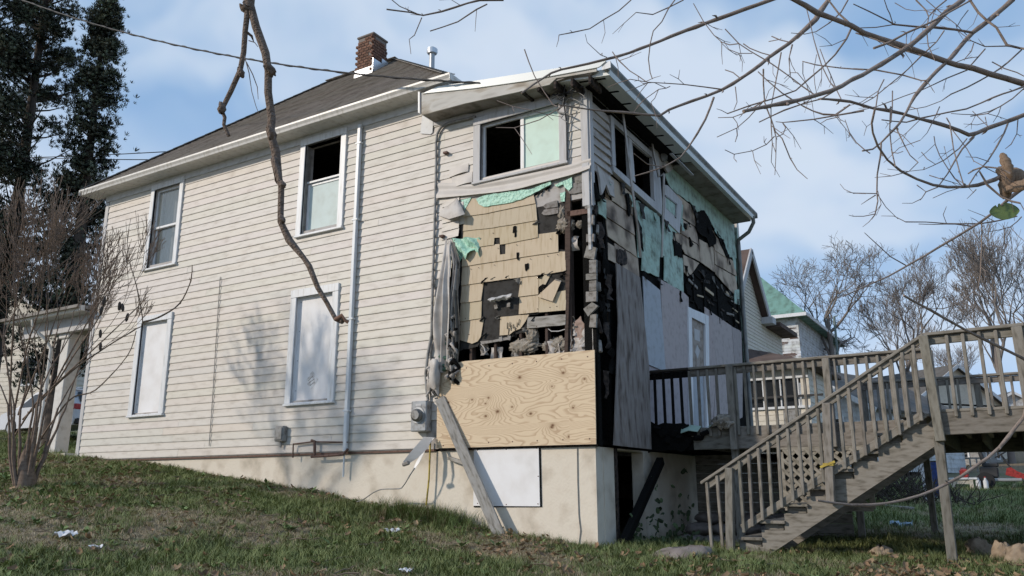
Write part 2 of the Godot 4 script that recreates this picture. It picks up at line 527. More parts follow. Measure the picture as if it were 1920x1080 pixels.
# ---- light, air and camera
func make_world() -> void:
	var cam := Camera3D.new()
	cam.name = "camera"
	add_child(cam)
	cam.transform = Transform3D(Basis(Vector3(0.85372, -0.00207, -0.52072), Vector3(0.12650, 0.97086, 0.20353), Vector3(0.50513, -0.23963, 0.82911)), Vector3(4.3994, -0.5367, 9.2288))
	cam.fov = 38.970
	cam.near = 0.05
	cam.far = 2500.0
	cam.current = true
	var sun := DirectionalLight3D.new()
	sun.name = "sun"
	add_child(sun)
	sun.look_at_from_position(Vector3.ZERO, SUN, Vector3.UP)
	sun.light_color = Color(1.0, 0.95, 0.885)
	sun.light_energy = 0.72
	sun.light_angular_distance = 2.0
	sun.shadow_enabled = true
	var e := Environment.new()
	e.background_mode = Environment.BG_SKY
	e.tonemap_mode = Environment.TONE_MAPPER_LINEAR
	e.tonemap_exposure = 1.29
	e.background_energy_multiplier = 1.0
	e.sdfgi_enabled = true
	e.ssao_enabled = true
	e.ssil_enabled = true
	var pm := PanoramaSkyMaterial.new()
	pm.panorama = sky_tex()
	e.sky = Sky.new()
	e.sky.sky_material = pm
	var we := WorldEnvironment.new()
	we.name = "world"
	we.environment = e
	add_child(we)

func sky_tex() -> ImageTexture:
	# blue air, paler towards the horizon, with thin broken cloud
	var w := 1024
	var h := 512
	var big := noise(71, 1.3, 5)
	var wisp := noise(72, 3.2, 6)
	var dst := PackedByteArray()
	dst.resize(w * h * 3)
	for y in h:
		var el := (0.5 - (y + 0.5) / h) * PI
		for x in w:
			var az := (x + 0.5) / w * TAU
			var col := Color(0.72, 0.78, 0.86)
			if el > 0.0:
				var d := Vector3(sin(az) * cos(el), sin(el), -cos(az) * cos(el))
				var k := pow(clampf(sin(el), 0, 1), 0.6)
				col = Color(0.74, 0.82, 0.92).lerp(Color(0.38, 0.53, 0.70), clampf(k * 1.1, 0, 1))
				var warp := d + Vector3(0.18, 0.1, 0.12) * big.get_noise_3dv(d * 2.0 + Vector3(5, 1, 2))
				var p := Vector3(warp.x * 0.9 + warp.z * 0.4, warp.y * 2.8, warp.z * 0.8)
				var c := big.get_noise_3dv(p * 0.8 + Vector3(2.2, 0.4, 1.0)) * 0.9 + wisp.get_noise_3dv(p * 0.7) * 0.55 - 0.17 * d.x + 0.03
				var a := smoothstep(-0.28, 0.5, c)
				col = col.lerp(Color(0.76, 0.80, 0.855), a * 0.88)
			var o := (y * w + x) * 3
			dst[o] = int(col.r * 255)
			dst[o + 1] = int(col.g * 255)
			dst[o + 2] = int(col.b * 255)
	return ImageTexture.create_from_image(Image.create_from_data(w, h, false, Image.FORMAT_RGB8, dst))

# ---- the lie of the land
func along(x: float) -> float:
	var xs := [-60.0, -30.0, -20.0, -11.0, -7.9, -4.2, -3.0, -1.8, 0.0, 4.0, 12.0, 60.0]
	var ys := [2.2, 1.7, 0.65, 0.07, -0.2, -0.62, -0.9, -1.03, -1.24, -1.33, -1.35, -1.2]
	if x <= xs[0]: return ys[0]
	for i in xs.size() - 1:
		if x < xs[i + 1]:
			var k: float = (x - xs[i]) / (xs[i + 1] - xs[i])
			return lerpf(ys[i], ys[i + 1], k)
	return ys[-1]

var bumps := noise(81, 0.6, 3)
func ground_at(x: float, z: float) -> float:
	var y := (along(x - 0.7) + along(x) * 2.0 + along(x + 0.7)) * 0.25
	if z > 0.0: y -= 0.085 * minf(z, 14.0)
	else:
		var t := maxf(-z - 2.0, 0.0)
		y += 0.034 * minf(t, 75.0) + 0.00035 * minf(t, 75.0) ** 2
	var near := 1.0 - smoothstep(10.0, 40.0, Vector2(x - 2, z - 3).length())
	return y + bumps.get_noise_2d(x, z) * 0.05 * near

var patch := noise(82, 0.35, 4)
func lushness(x: float, z: float) -> float:
	# 0 straw and bare earth, 1 green
	return clampf(0.62 + 1.25 * patch.get_noise_2d(x, z * 1.6) - 0.07 * clampf(z, 0.0, 6.0), 0.0, 1.0)

func make_ground() -> void:
	var xs := []
	var zs := []
	var s := -600.0
	var lists := [xs, zs]
	for which in 2:
		var p := 0.0
		var near_lo := -16.0 if which == 0 else -20.0
		var near_hi := 10.0
		var a := []
		p = near_lo
		while p < near_hi:
			a.append(p)
			p += 0.3
		var step := 0.5
		while p < 700.0:
			a.append(p)
			p += step
			step *= 1.18
		p = near_lo
		step = 0.5
		while p > -700.0:
			p -= step
			step *= 1.18
			a.push_front(p)
		for q in a: lists[which].append(q)
	var nx := xs.size()
	var nz := zs.size()
	var v := PackedVector3Array()
	var n := PackedVector3Array()
	var c := PackedColorArray()
	var t := PackedVector2Array()
	for z in zs:
		for x in xs:
			v.append(Vector3(x, ground_at(x, z), z))
			var dx := ground_at(x + 0.15, z) - ground_at(x - 0.15, z)
			var dz := ground_at(x, z + 0.15) - ground_at(x, z - 0.15)
			n.append(Vector3(-dx / 0.3, 1, -dz / 0.3).normalized())
			var l := lushness(x, z)
			var q := Color(0.25, 0.20, 0.14).lerp(Color(0.13, 0.15, 0.07), l)
			if z < -32.0 and x > -6.0: q = q.lerp(Color(0.24, 0.17, 0.10), smoothstep(32.0, 40.0, -z) * 0.85)
			c.append(q)
			t.append(Vector2(x, z))
	var ix := PackedInt32Array()
	for j in nz - 1:
		for i in nx - 1:
			var a := j * nx + i
			ix.append(a); ix.append(a + 1); ix.append(a + nx)
			ix.append(a + 1); ix.append(a + nx + 1); ix.append(a + nx)
	var arr := []
	arr.resize(Mesh.ARRAY_MAX)
	arr[Mesh.ARRAY_VERTEX] = v
	arr[Mesh.ARRAY_NORMAL] = n
	arr[Mesh.ARRAY_COLOR] = c
	arr[Mesh.ARRAY_TEX_UV] = t
	arr[Mesh.ARRAY_INDEX] = ix
	var m := ArrayMesh.new()
	m.add_surface_from_arrays(Mesh.PRIMITIVE_TRIANGLES, arr)
	m.surface_set_material(0, M.ground)
	var o := MeshInstance3D.new()
	o.mesh = m
	o.name = "ground"
	add_child(o, true)
	o.set_meta("kind", "structure")

# ---- the house
var house: Node3D

func wall_geo(u0: float, u1: float, v0: float, v1: float, holes: Array, d0: float, d1: float, plane := "A") -> Geo:
	# a wall with rectangular openings, built of the blocks between them
	var g := Geo.new()
	var us := [u0, u1]
	var vs := [v0, v1]
	for h in holes:
		us.append(clampf(h.position.x, u0, u1)); us.append(clampf(h.end.x, u0, u1))
		vs.append(clampf(h.position.y, v0, v1)); vs.append(clampf(h.end.y, v0, v1))
	us.sort()
	vs.sort()
	for i in us.size() - 1:
		for j in vs.size() - 1:
			if us[i + 1] - us[i] < 0.001 or vs[j + 1] - vs[j] < 0.001: continue
			var m := Vector2((us[i] + us[i + 1]) * 0.5, (vs[j] + vs[j + 1]) * 0.5)
			var open := false
			for h in holes:
				if h.has_point(m): open = true
			if open: continue
			if plane == "A": g.box(Vector3(m.x, m.y, (d0 + d1) * 0.5), Vector3(us[i + 1] - us[i], vs[j + 1] - vs[j], d1 - d0))
			else: g.box(Vector3((d0 + d1) * 0.5, m.y, -m.x), Vector3(d1 - d0, vs[j + 1] - vs[j], us[i + 1] - us[i]))
	return g

func board_geo(x0: float, x1: float, y0: float, y1: float, lift: float) -> Geo:
	# one course of lap siding, its butt proud of the course below
	var g := Geo.new()
	g.tint = tone(0.96, 1.02)
	var zb := 0.020 + lift
	var zt := 0.007 + lift
	var a := Vector3(x0, y0, zb)
	var b := Vector3(x1, y0, zb)
	var c := Vector3(x1, y0 + 0.014, zb)
	var d := Vector3(x0, y0 + 0.014, zb)
	var e := Vector3(x1, y1, zt)
	var f := Vector3(x0, y1, zt)
	g.quad(a, b, c, d)
	g.quad(d, c, e, f)
	g.quad(Vector3(x0, y0, 0.003), Vector3(x1, y0, 0.003), b, a)
	g.quad(Vector3(x0, y0, 0.003), a, f, Vector3(x0, y1, 0.003))
	g.quad(b, Vector3(x1, y0, 0.003), Vector3(x1, y1, 0.003), e)
	return g

func build_siding() -> void:
	var e := 0.127
	var cut := [Rect2(-9.38, 3.62, 0.78, 1.56), Rect2(-5.32, 3.62, 0.84, 1.57), Rect2(-9.38, 0.83, 0.78, 1.68), Rect2(-5.32, 0.83, 0.84, 1.68), Rect2(-1.75, 3.82, 1.32, 0.88)]
	for k in 41:
		var y0 := 0.015 + k * e
		var y1 := y0 + e + 0.006
		if y0 > 5.2: break
		var right := -2.44
		if y0 > 1.1 and y0 < 3.0: right = lerpf(-2.46, -2.16, (y0 - 1.1) / 1.9)
		elif y0 >= 3.0 and y0 < 3.12: right = -2.12
		elif y0 < 0.3: right = -2.62
		var runs := [[-10.9, right]]
		if y0 >= 3.12:
			if y0 < 4.72:
				runs = [[-10.9, -2.4], [-2.4, -0.115]] if y0 > 3.55 else [[-10.9, -2.4], [-2.4, -2.02]]
			else: runs = [[-10.9, -2.12]]
		for r in cut:
			if y0 + 0.02 < r.end.y and y1 - 0.02 > r.position.y:
				var out := []
				for q in runs:
					if r.end.x <= q[0] or r.position.x >= q[1]: out.append(q)
					else:
						if r.position.x > q[0]: out.append([q[0], r.position.x])
						if r.end.x < q[1]: out.append([r.end.x, q[1]])
				runs = out
		for q in runs:
			var x: float = q[0]
			while x < q[1] - 0.01:
				var l := rng.randf_range(2.2, 3.9)
				if q[1] - (x + l) < 0.9: l = q[1] - x
				var x2: float = minf(q[1], x + l)
				part("siding_board", board_geo(x, x2 + (0.0 if x2 >= q[1] else -0.003), y0, y1, rng.randf_range(0.0, 0.0022)), M.siding, house)
				x = x2

func window_part(x0: float, x1: float, y0: float, y1: float, cw: float, m: Material, deep := 0.11) -> MeshInstance3D:
	# the window: its jamb box with casing boards and a sill as pieces of it
	var g := Geo.new()
	var xi := x0 + cw
	var xj := x1 - cw
	var yi := y0 + 0.05
	var yj := y1 - cw
	g.box(Vector3(xi - 0.006, (yi + yj) * 0.5, -deep * 0.5 + 0.02), Vector3(0.012, yj - yi, deep + 0.036))
	g.box(Vector3(xj + 0.006, (yi + yj) * 0.5, -deep * 0.5 + 0.02), Vector3(0.012, yj - yi, deep + 0.036))
	g.box(Vector3((xi + xj) * 0.5, yj + 0.006, -deep * 0.5 + 0.02), Vector3(xj - xi + 0.024, 0.012, deep + 0.036))
	g.box(Vector3((xi + xj) * 0.5, yi - 0.006, -deep * 0.5 + 0.02), Vector3(xj - xi + 0.024, 0.012, deep + 0.036))
	var w := part("window", g, m, house)
	var side := [[x0, xi], [xj, x1]]
	for s in side:
		var c := Geo.new()
		c.box(Vector3((s[0] + s[1]) * 0.5, (y0 + y1 - cw) * 0.5 + 0.02, 0.026), Vector3(s[1] - s[0], y1 - cw - y0 - 0.04, 0.048), Basis.IDENTITY, 0.006)
		part("casing", c, m, w)
	var t := Geo.new()
	t.box(Vector3((x0 + x1) * 0.5, y1 - cw * 0.5, 0.028), Vector3(x1 - x0, cw, 0.052), Basis.IDENTITY, 0.006)
	part("casing", t, m, w)
	var s := Geo.new()
	s.box(Vector3((x0 + x1) * 0.5, y0 + 0.02, 0.036), Vector3(x1 - x0 + 0.02, 0.038, 0.07), Basis.IDENTITY, 0.006)
	part("sill", s, m, w)
	return w

func sash(w: Node3D, x0: float, x1: float, y0: float, y1: float, z: float, pane: Material, m: Material, fw := 0.045) -> void:
	var g := Geo.new()
	g.box(Vector3(x0 + fw * 0.5, (y0 + y1) * 0.5, z), Vector3(fw, y1 - y0, 0.035), Basis.IDENTITY, 0.004)
	g.box(Vector3(x1 - fw * 0.5, (y0 + y1) * 0.5, z), Vector3(fw, y1 - y0, 0.035), Basis.IDENTITY, 0.004)
	g.box(Vector3((x0 + x1) * 0.5, y0 + fw * 0.5, z), Vector3(x1 - x0 - fw * 2, fw, 0.034), Basis.IDENTITY, 0.004)
	g.box(Vector3((x0 + x1) * 0.5, y1 - fw * 0.5, z), Vector3(x1 - x0 - fw * 2, fw, 0.034), Basis.IDENTITY, 0.004)
	part("sash", g, m, w)
	if pane:
		var p := Geo.new()
		p.box(Vector3((x0 + x1) * 0.5, (y0 + y1) * 0.5, z), Vector3(x1 - x0 - fw * 2, y1 - y0 - fw * 2, 0.006))
		part("pane", p, pane, w)

func build_shell() -> void:
	var holes := [Rect2(-9.37, 3.63, 0.76, 1.52), Rect2(-5.31, 3.63, 0.82, 1.53), Rect2(-9.36, 0.82, 0.8, 1.68), Rect2(-5.31, 0.82, 0.82, 1.68)]
	part("front_wall", wall_geo(-10.99, -2.45, -0.0, 5.4, holes, -0.16, 0.002), M.siding_inner, house)
	var burn := Rect2(-2.36, 1.0, 2.33, 2.22)
	part("front_wall", wall_geo(-2.45, -0.02, 0.0, 4.78, [Rect2(-1.73, 3.84, 1.28, 0.84), burn], -0.12, 0.002), M.siding_inner, house)
	# the burnt side wall: open where the corner and the upper windows burnt through
	part("side_wall", wall_geo(0.0, 6.93, 0.0, 4.78, [Rect2(0.72, 3.86, 1.5, 0.78), Rect2(0.1, 0.06, 0.34, 3.0)], -0.14, -0.03, "B"), M.char, house, "charred boarding of the side wall")
	var g := Geo.new()
	g.box(Vector3(-10.92, 2.7, -3.6), Vector3(0.14, 5.4, 6.9))
	part("end_wall", g, M.siding, house)
	g = Geo.new()
	g.box(Vector3(-5.5, 2.7, -7.06), Vector3(11.0, 5.4, 0.14))
	part("back_wall", g, M.siding, house)
	for y in [0.0, 2.7]:
		g = Geo.new()
		g.box(Vector3(-5.5, y - 0.05, -3.55), Vector3(10.6, 0.1, 6.7))
		part("floor", g, M.room, house)
	g = Geo.new()
	g.box(Vector3(-6.68, 5.34, -3.55), Vector3(8.3, 0.06, 6.7))
	g.box(Vector3(-1.28, 4.7, -3.5), Vector3(2.3, 0.04, 6.6))
	part("ceiling", g, M.room, house)
	g = Geo.new()
	g.box(Vector3(-2.52, 2.6, -3.55), Vector3(0.1, 5.2, 6.7))
	g.box(Vector3(-5.5, 2.6, -2.6), Vector3(5.9, 5.2, 0.1))
	g.box(Vector3(-1.25, 2.35, -2.95), Vector3(2.4, 4.7, 0.1))
	part("partition", g, M.room, house)

func build_windows() -> void:
	var w := window_part(-9.49, -8.51, 3.52, 5.27, 0.11, M.trim)
	sash(w, -9.38, -8.62, 4.36, 5.16, -0.045, M.glass, M.trim)
	sash(w, -9.38, -8.62, 3.57, 4.41, -0.085, M.glass, M.trim)
	var g := Geo.new()
	var rows := []
	for i in 2:
		var row := []
		for j in 40: row.append(Vector3(-9.4 + 0.8 * j / 39.0, 3.55 + 1.65 * i, -0.24 + 0.012 * sin(j * 1.3)))
		rows.append(row)
	g.sheet(rows, 0.002)
	part("curtain", g, M.curtain, w)
	w = window_part(-5.43, -4.38, 3.52, 5.28, 0.12, M.trim)
	sash(w, -5.31, -4.5, 3.57, 4.48, -0.085, M.blind, M.trim)
	g = Geo.new()
	g.box(Vector3(-4.905, 4.5, -0.05), Vector3(0.8, 0.03, 0.03))
	part("sash_rail", g, M.trim, w)
	for y in [0.74, 0.735]:
		var x: float = -9.47 if y == 0.74 else -5.43
		var x1: float = -8.45 if y == 0.74 else -4.38
		w = window_part(x, x1, y, 2.62, 0.13, M.trim)
		g = Geo.new()
		g.box(Vector3((x + x1) * 0.5, (y + 2.62) * 0.5 - 0.02, -0.045), Vector3(x1 - x - 0.24, 2.62 - y - 0.16, 0.03))
		g.uo = Vector2(x, 0)
		part("boarding", g, M.white_board, w)
	# a torn paper diamond on the second boarded window
	slab("notice_sticker", [Vector2(-5.06, 1.12), Vector2(-4.93, 0.98), Vector2(-4.79, 1.13), Vector2(-4.92, 1.28)], M.paper_white, w, "A", -0.029, -0.026)
	for q in [[-5.0, 1.13, -4.9, 1.2], [-4.99, 1.09, -4.87, 1.15], [-4.96, 1.05, -4.86, 1.1]]:
		slab("notice_line", [Vector2(q[0], q[1]), Vector2(q[2], q[3]), Vector2(q[2], q[3] - 0.012), Vector2(q[0], q[1] - 0.012)], M.conduit, w, "A", -0.026, -0.0245)
	# the sliding window of the addition, its left half open and its right half blocked by mint foam
	w = window_part(-1.86, -0.31, 3.74, 4.79, 0.125, M.trim_dirty)
	sash(w, -1.73, -0.44, 3.8, 4.665, -0.04, null, M.trim, 0.035)
	g = Geo.new()
	g.box(Vector3(-1.07, 4.23, -0.05), Vector3(0.055, 0.8, 0.03))
	part("sash", g, M.trim, w)
	g = Geo.new()
	g.box(Vector3(-0.76, 4.23, -0.062), Vector3(0.57, 0.8, 0.012))
	part("foam_board", g, M.mint_flat, w)

func build_eaves() -> void:
	var g := Geo.new()
	# left corner post, frieze, soffit, gutter and their returns
	g.box(Vector3(-10.945, 2.6, 0.014), Vector3(0.11, 5.2, 0.03), Basis.IDENTITY, 0.004)
	g.box(Vector3(-10.997, 2.6, -0.045), Vector3(0.02, 5.2, 0.11))
	part("corner_trim", g, M.trim_dirty, house)
	g = Geo.new()
	g.box(Vector3(-6.56, 5.275, 0.016), Vector3(8.9, 0.13, 0.032))
	part("frieze_board", g, M.frieze, house)
	g = Geo.new()
	g.box(Vector3(-6.72, 5.345, 0.15), Vector3(9.3, 0.012, 0.3))
	for k in 40:
		g.box(Vector3(-11.3 + k * 0.233, 5.3365, 0.15), Vector3(0.012, 0.006, 0.29))
	part("soffit", g, M.soffit, house)
	g = Geo.new()
	g.box(Vector3(-6.72, 5.385, 0.29), Vector3(9.3, 0.11, 0.02))
	part("fascia", g, M.gutter, house)
	g = Geo.new()
	gutter(g, Vector3(-11.39, 5.33, 0.302), Vector3(-2.05, 5.33, 0.302), Vector3(0, 0, 1))
	gutter(g, Vector3(-2.152, 5.331, 0.3), Vector3(-2.152, 5.331, -0.35), Vector3(1, 0, 0))
	part("gutter", g, M.gutter, house)
	g = Geo.new()
	g.box(Vector3(-2.28, 5.37, -0.1), Vector3(0.26, 0.1, 0.8))
	part("fascia", g, M.gutter, house)
	# hip roof, course over course
	var e := [Vector3(-11.42, 5.42, 0.36), Vector3(-2.1, 5.42, 0.36), Vector3(-2.1, 5.42, -8.16), Vector3(-11.42, 5.42, -8.16)]
	var rl := Vector3(-8.85, 9.1, -3.9)
	var rr := Vector3(-6.72, 9.1, -3.9)
	g = Geo.new()
	for side in [[e[0], e[1], rr, rl], [e[1], e[2], rr, rr], [e[2], e[3], rl, rr], [e[3], e[0], rl, rl]]:
		var nn: Vector3 = (side[1] - side[0]).cross(side[2] - side[0]).normalized()
		var n := 38
		for k in n:
			var t0 := float(k) / n
			var t1 := float(k + 1) / n
			var a: Vector3 = side[0].lerp(side[3], t0)
			var b: Vector3 = side[1].lerp(side[2], t0)
			var c: Vector3 = side[1].lerp(side[2], t1)
			var d: Vector3 = side[0].lerp(side[3], t1)
			g.tint = tone(0.86, 1.1)
			var up := nn * 0.022
			var lo := nn * 0.008
			g.quad(a + up, b + up, c + lo, d + lo)
			g.quad(a + lo * 0.2, b + lo * 0.2, b + up, a + up)
	part("roof", g, M.roof, house)
	# ridge and hip caps
	g = Geo.new()
	for h in [[e[0], rl], [e[1], rr], [rl, rr]]:
		var n := int(h[0].distance_to(h[1]) / 0.25)
		for k in n:
			g.tint = tone(0.85, 1.1)
			var a: Vector3 = h[0].lerp(h[1], float(k) / n) + Vector3(0, 0.028, 0)
			var b: Vector3 = h[0].lerp(h[1], (k + 1.15) / n) + Vector3(0, 0.02, 0)
			g.bar(a, b, 0.2, 0.014)
	part("roof_cap", g, M.roof, house)
	# chimney of single bricks
	g = Geo.new()
	g.box(Vector3(-6.85, 8.3, -3.22), Vector3(0.44, 1.94, 0.44))
	var ch := part("chimney", g, M.mortar, house)
	for k in 23:
		var y := 7.72 + k * 0.068
		if k > 0 and k < 2: pass
		for f in 2:
			for i in 4:
				if (i == 3 and rng.randf() < 0.1) or (k == 22 and rng.randf() < 0.45): continue
				var b := Geo.new()
				b.tint = tone(0.6, 1.25)
				var off := -0.195 + 0.13 * i + (0.06 if k % 2 else 0.0) - 0.03
				var l := 0.118
				if off + l * 0.5 > 0.252: l = 0.06; off = 0.218
				var p := Vector3(-6.85 + off, y, -3.012) if f == 0 else Vector3(-6.637, y, -3.22 - off)
				b.box(p, Vector3(l, 0.056, 0.05) if f == 0 else Vector3(0.05, 0.056, l), Basis.IDENTITY, 0.004)
				part("brick", b, M.brick, ch)
	g = Geo.new()
	g.box(Vector3(-6.85, 9.29, -3.22), Vector3(0.5, 0.05, 0.5), Basis.IDENTITY, 0.02)
	part("chimney_cap", g, M.mortar, ch)
	g = Geo.new()
	g.box(Vector3(-6.85, 8.27, -2.955), Vector3(0.53, 0.42, 0.012), Basis(Vector3.RIGHT, -0.1))
	g.box(Vector3(-6.58, 8.5, -3.1), Vector3(0.012, 0.3, 0.3))
	g.box(Vector3(-6.58, 8.62, -3.35), Vector3(0.012, 0.3, 0.2))
	part("flashing", g, M.flashing, ch)
	# vent pipe with a flat rain cap
	g = Geo.new()
	g.tube([Vector3(-4.3, 6.9, -2.1), Vector3(-4.3, 7.68, -2.1)], [0.052], 14)
	var vp := part("vent_pipe", g, M.metal, house)
	g = Geo.new()
	g.tube([Vector3(-4.3, 7.64, -2.1), Vector3(-4.3, 7.66, -2.1), Vector3(-4.3, 7.73, -2.1), Vector3(-4.3, 7.77, -2.1)], [0.09, 0.105, 0.105, 0.05], 16)
	part("rain_cap", g, M.flashing, vp)

func gutter(g: Geo, a: Vector3, b: Vector3, out: Vector3) -> void:
	# a K shaped gutter run
	var prof := [Vector2(0, 0), Vector2(0.065, 0), Vector2(0.075, 0.035), Vector2(0.1, 0.075), Vector2(0.1, 0.105), Vector2(0.09, 0.105), Vector2(0.088, 0.08), Vector2(0.06, 0.02), Vector2(0.01, 0.015), Vector2(0.01, 0.115), Vector2(0, 0.115)]
	for i in prof.size():
		var p: Vector2 = prof[i]
		var q: Vector2 = prof[(i + 1) % prof.size()]
		var p0 := a + out * p.x + Vector3.UP * p.y
		var p1 := b + out * p.x + Vector3.UP * p.y
		var q0 := a + out * q.x + Vector3.UP * q.y
		var q1 := b + out * q.x + Vector3.UP * q.y
		if (b - a).cross(out).dot(Vector3.UP) < 0: g.quad(p0, p1, q1, q0)
		else: g.quad(p1, p0, q0, q1)
	for s in [a, b]:
		g.box(s + out * 0.05 + Vector3.UP * 0.052, Vector3(0.008, 0.104, 0.1) if absf(out.z) > 0.5 else Vector3(0.1, 0.104, 0.008))

func build_addition_roof() -> void:
	var g := Geo.new()
	# shed roof that falls to the burnt side
	var sl := Basis(Vector3(0, 0, 1), -atan(0.137))
	g.box(Vector3(-1.06, 4.985, -3.2), Vector3(3.06, 0.09, 6.96), sl)
	var r := part("shed_roof", g, M.metal_roof, house)
	slab("roof_edge_trim", [Vector2(-2.575,5.245), Vector2(-2.294,5.281), Vector2(-0.814,5.077), Vector2(0.448,4.895), Vector2(0.361,4.843), Vector2(0.325,4.837), Vector2(-0.815,4.955), Vector2(-1.659,5.079)], M.metal_roof, house, "A", 0.35, 0.37)
	# boxed overhang, sound at the left and burnt away to the right
	slab("overhang_box", [Vector2(-2.604,5.252), Vector2(-0.832,4.96), Vector2(0.224,4.819), Vector2(0.298,4.827), Vector2(0.211,4.791), Vector2(-0.15,4.844), Vector2(-0.566,4.818), Vector2(-0.86,4.832), Vector2(-1.824,4.903), Vector2(-2.588,4.917)], M.soffit_dirty, house, "A", 0.0, 0.33)
	slab("fascia_board", [Vector2(-2.601,5.271), Vector2(-1.676,5.09), Vector2(-0.829,4.975), Vector2(0.301,4.848), Vector2(0.299,4.795), Vector2(-0.047,4.835), Vector2(-0.301,4.867), Vector2(-0.406,4.801), Vector2(-0.563,4.81), Vector2(-0.857,4.824), Vector2(-1.82,4.889), Vector2(-2.59,4.904)], M.fascia_board, house, "A", 0.33, 0.35)
	slab("overhang_end", [Vector2(-2.669,5.309), Vector2(-2.637,5.301), Vector2(-2.626,4.943), Vector2(-2.658,4.962)], M.trim, house, "A", 0.02, 0.352)
	slab("flashing_flap", [Vector2(-2.824,5.101), Vector2(-2.61,4.98), Vector2(-2.62,4.751), Vector2(-2.658,4.732), Vector2(-2.853,4.793)], M.frieze, house, "A", 0.03, 0.036)
	# frieze under the overhang, smoke stained, and the burnt hollow over the window
	slab("frieze_board", [Vector2(-2.619,5.019), Vector2(-1.826,4.873), Vector2(-1.016,4.901), Vector2(-0.312,4.866), Vector2(-0.003,4.819), Vector2(-0.005,4.731), Vector2(-0.314,4.765), Vector2(-1.826,4.805), Vector2(-2.615,4.865)], M.trim_dirty, house, "A", 0.0, 0.03)
	slab("burnt_hollow", [Vector2(-1.415,5.04), Vector2(-0.739,5.004), Vector2(0.078,4.973), Vector2(0.022,4.794), Vector2(-0.471,4.858), Vector2(-1.299,4.937)], M.scorched, house, "A", 0.03, 0.05)
	for k in 5:
		g = Geo.new()
		var x := -0.85 + k * 0.26
		g.box(Vector3(x, 4.86 - 0.137 * (x + 0.3) - 0.08, 0.17), Vector3(0.045, 0.12, 0.34), Basis.IDENTITY, 0.008)
		part("lookout", g, M.scorched, house)
	# the eave of the burnt side: gutter, fascia, rafter tails and what is left of the soffit
	g = Geo.new()
	gutter(g, Vector3(0.39, 4.79, 0.34), Vector3(0.39, 4.79, -6.78), Vector3(1, 0, 0))
	var gut := part("gutter", g, M.gutter_shaded, house)
	g = Geo.new()
	g.box(Vector3(0.44, 4.84, 0.345), Vector3(0.13, 0.1, 0.012), Basis.IDENTITY, 0.004)
	part("end_cap", g, M.trim, gut)
	g = Geo.new()
	g.box(Vector3(0.375, 4.835, -3.2), Vector3(0.022, 0.15, 6.95))
	part("fascia", g, M.scorched, house)
	for k in 17:
		g = Geo.new()
		var z := 0.2 - k * 0.42
		g.box(Vector3(0.17, 4.815, z), Vector3(0.4, 0.1, 0.045), sl, 0.006)
		part("rafter_tail", g, M.char if k < 9 else M.scorched, house)
	g = Geo.new()
	g.box(Vector3(0.18, 4.745, -4.95), Vector3(0.36, 0.012, 3.6))
	part("soffit", g, M.soffit_dirty, house)
	g = Geo.new()
	g.box(Vector3(0.12, 4.76, -1.5), Vector3(0.22, 0.012, 3.2))
	part("soffit", g, M.char, house)
	# hanging soffit strips
	for q in [Vector3(0.3,4.563,-2.464), Vector3(0.3,4.629,-3.438)].size():
		pass
	g = Geo.new()
	g.bar(Vector3(0.3, 4.62, -2.35), Vector3(0.32, 4.57, -3.3), 0.05, 0.012, Vector3(0, 1, 0))
	part("soffit_strip", g, M.trim_dirty, house)
	# downspout at the far corner
	g = Geo.new()
	g.tube([Vector3(0.44, 4.79, -6.6), Vector3(0.44, 4.66, -6.62), Vector3(0.3, 4.52, -6.75), Vector3(0.05, 4.42, -6.86), Vector3(0.04, 4.3, -6.88), Vector3(0.04, 0.3, -6.88)], [0.04], 8)
	part("downspout", g, M.gutter_shaded, house)

func build_foundation() -> void:
	var g := Geo.new()
	g.box(Vector3(-5.505, -1.15, -0.13), Vector3(10.93, 2.24, 0.2))
	part("foundation_wall", g, M.foundation, house)
	part("foundation_wall", wall_geo(0.231, 6.9, -2.27, -0.03, [Rect2(0.56, -2.2, 0.95, 2.15)], -0.2, -0.03, "B"), M.foundation, house)
	g = Geo.new()
	g.box(Vector3(-10.9, -1.1, -3.5), Vector3(0.2, 2.3, 6.7))
	g.box(Vector3(-5.5, -1.1, -7.0), Vector3(11.0, 2.3, 0.2))
	part("foundation_wall", g, M.foundation, house)
	g = Geo.new()
	g.box(Vector3(-0.72, -1.2, -1.06), Vector3(0.1, 2.3, 1.6))
	part("cellar_partition", g, M.char, house)
	# the dark drip edge between siding and foundation
	g = Geo.new()
	g.box(Vector3(-6.72, -0.014, -0.012), Vector3(8.5, 0.03, 0.02))
	part("drip_edge", g, M.rust, house)
	g = Geo.new()
	g.box(Vector3(-1.2, -0.014, -0.01), Vector3(2.42, 0.026, 0.03))
	part("sill_plate", g, M.scorched, house)
	slab("foundation_board", [Vector2(-1.833,0.003), Vector2(-0.835,0.004), Vector2(-0.825,-0.75), Vector2(-1.835,-0.753)], M.white_board, house, "A", -0.028, -0.008)
	slab("foundation_board_edge", [Vector2(-0.835,0.004), Vector2(-0.816,0.003), Vector2(-0.806,-0.758), Vector2(-1.835,-0.77), Vector2(-1.835,-0.753), Vector2(-0.825,-0.75)], M.char, house, "A", -0.029, -0.018)
	# smoke marks and stains of soot at the edges of the board
	g = Geo.new()
	g.tube([Vector3(-0.288,-0.044,-0.02), Vector3(-0.292,-0.465,-0.02), Vector3(-0.286,-0.853,-0.02), Vector3(-0.267,-1.032,-0.02), Vector3(-0.294,-1.197,-0.02)], [0.006], 5)
	part("wall_cable", g, M.conduit, house)

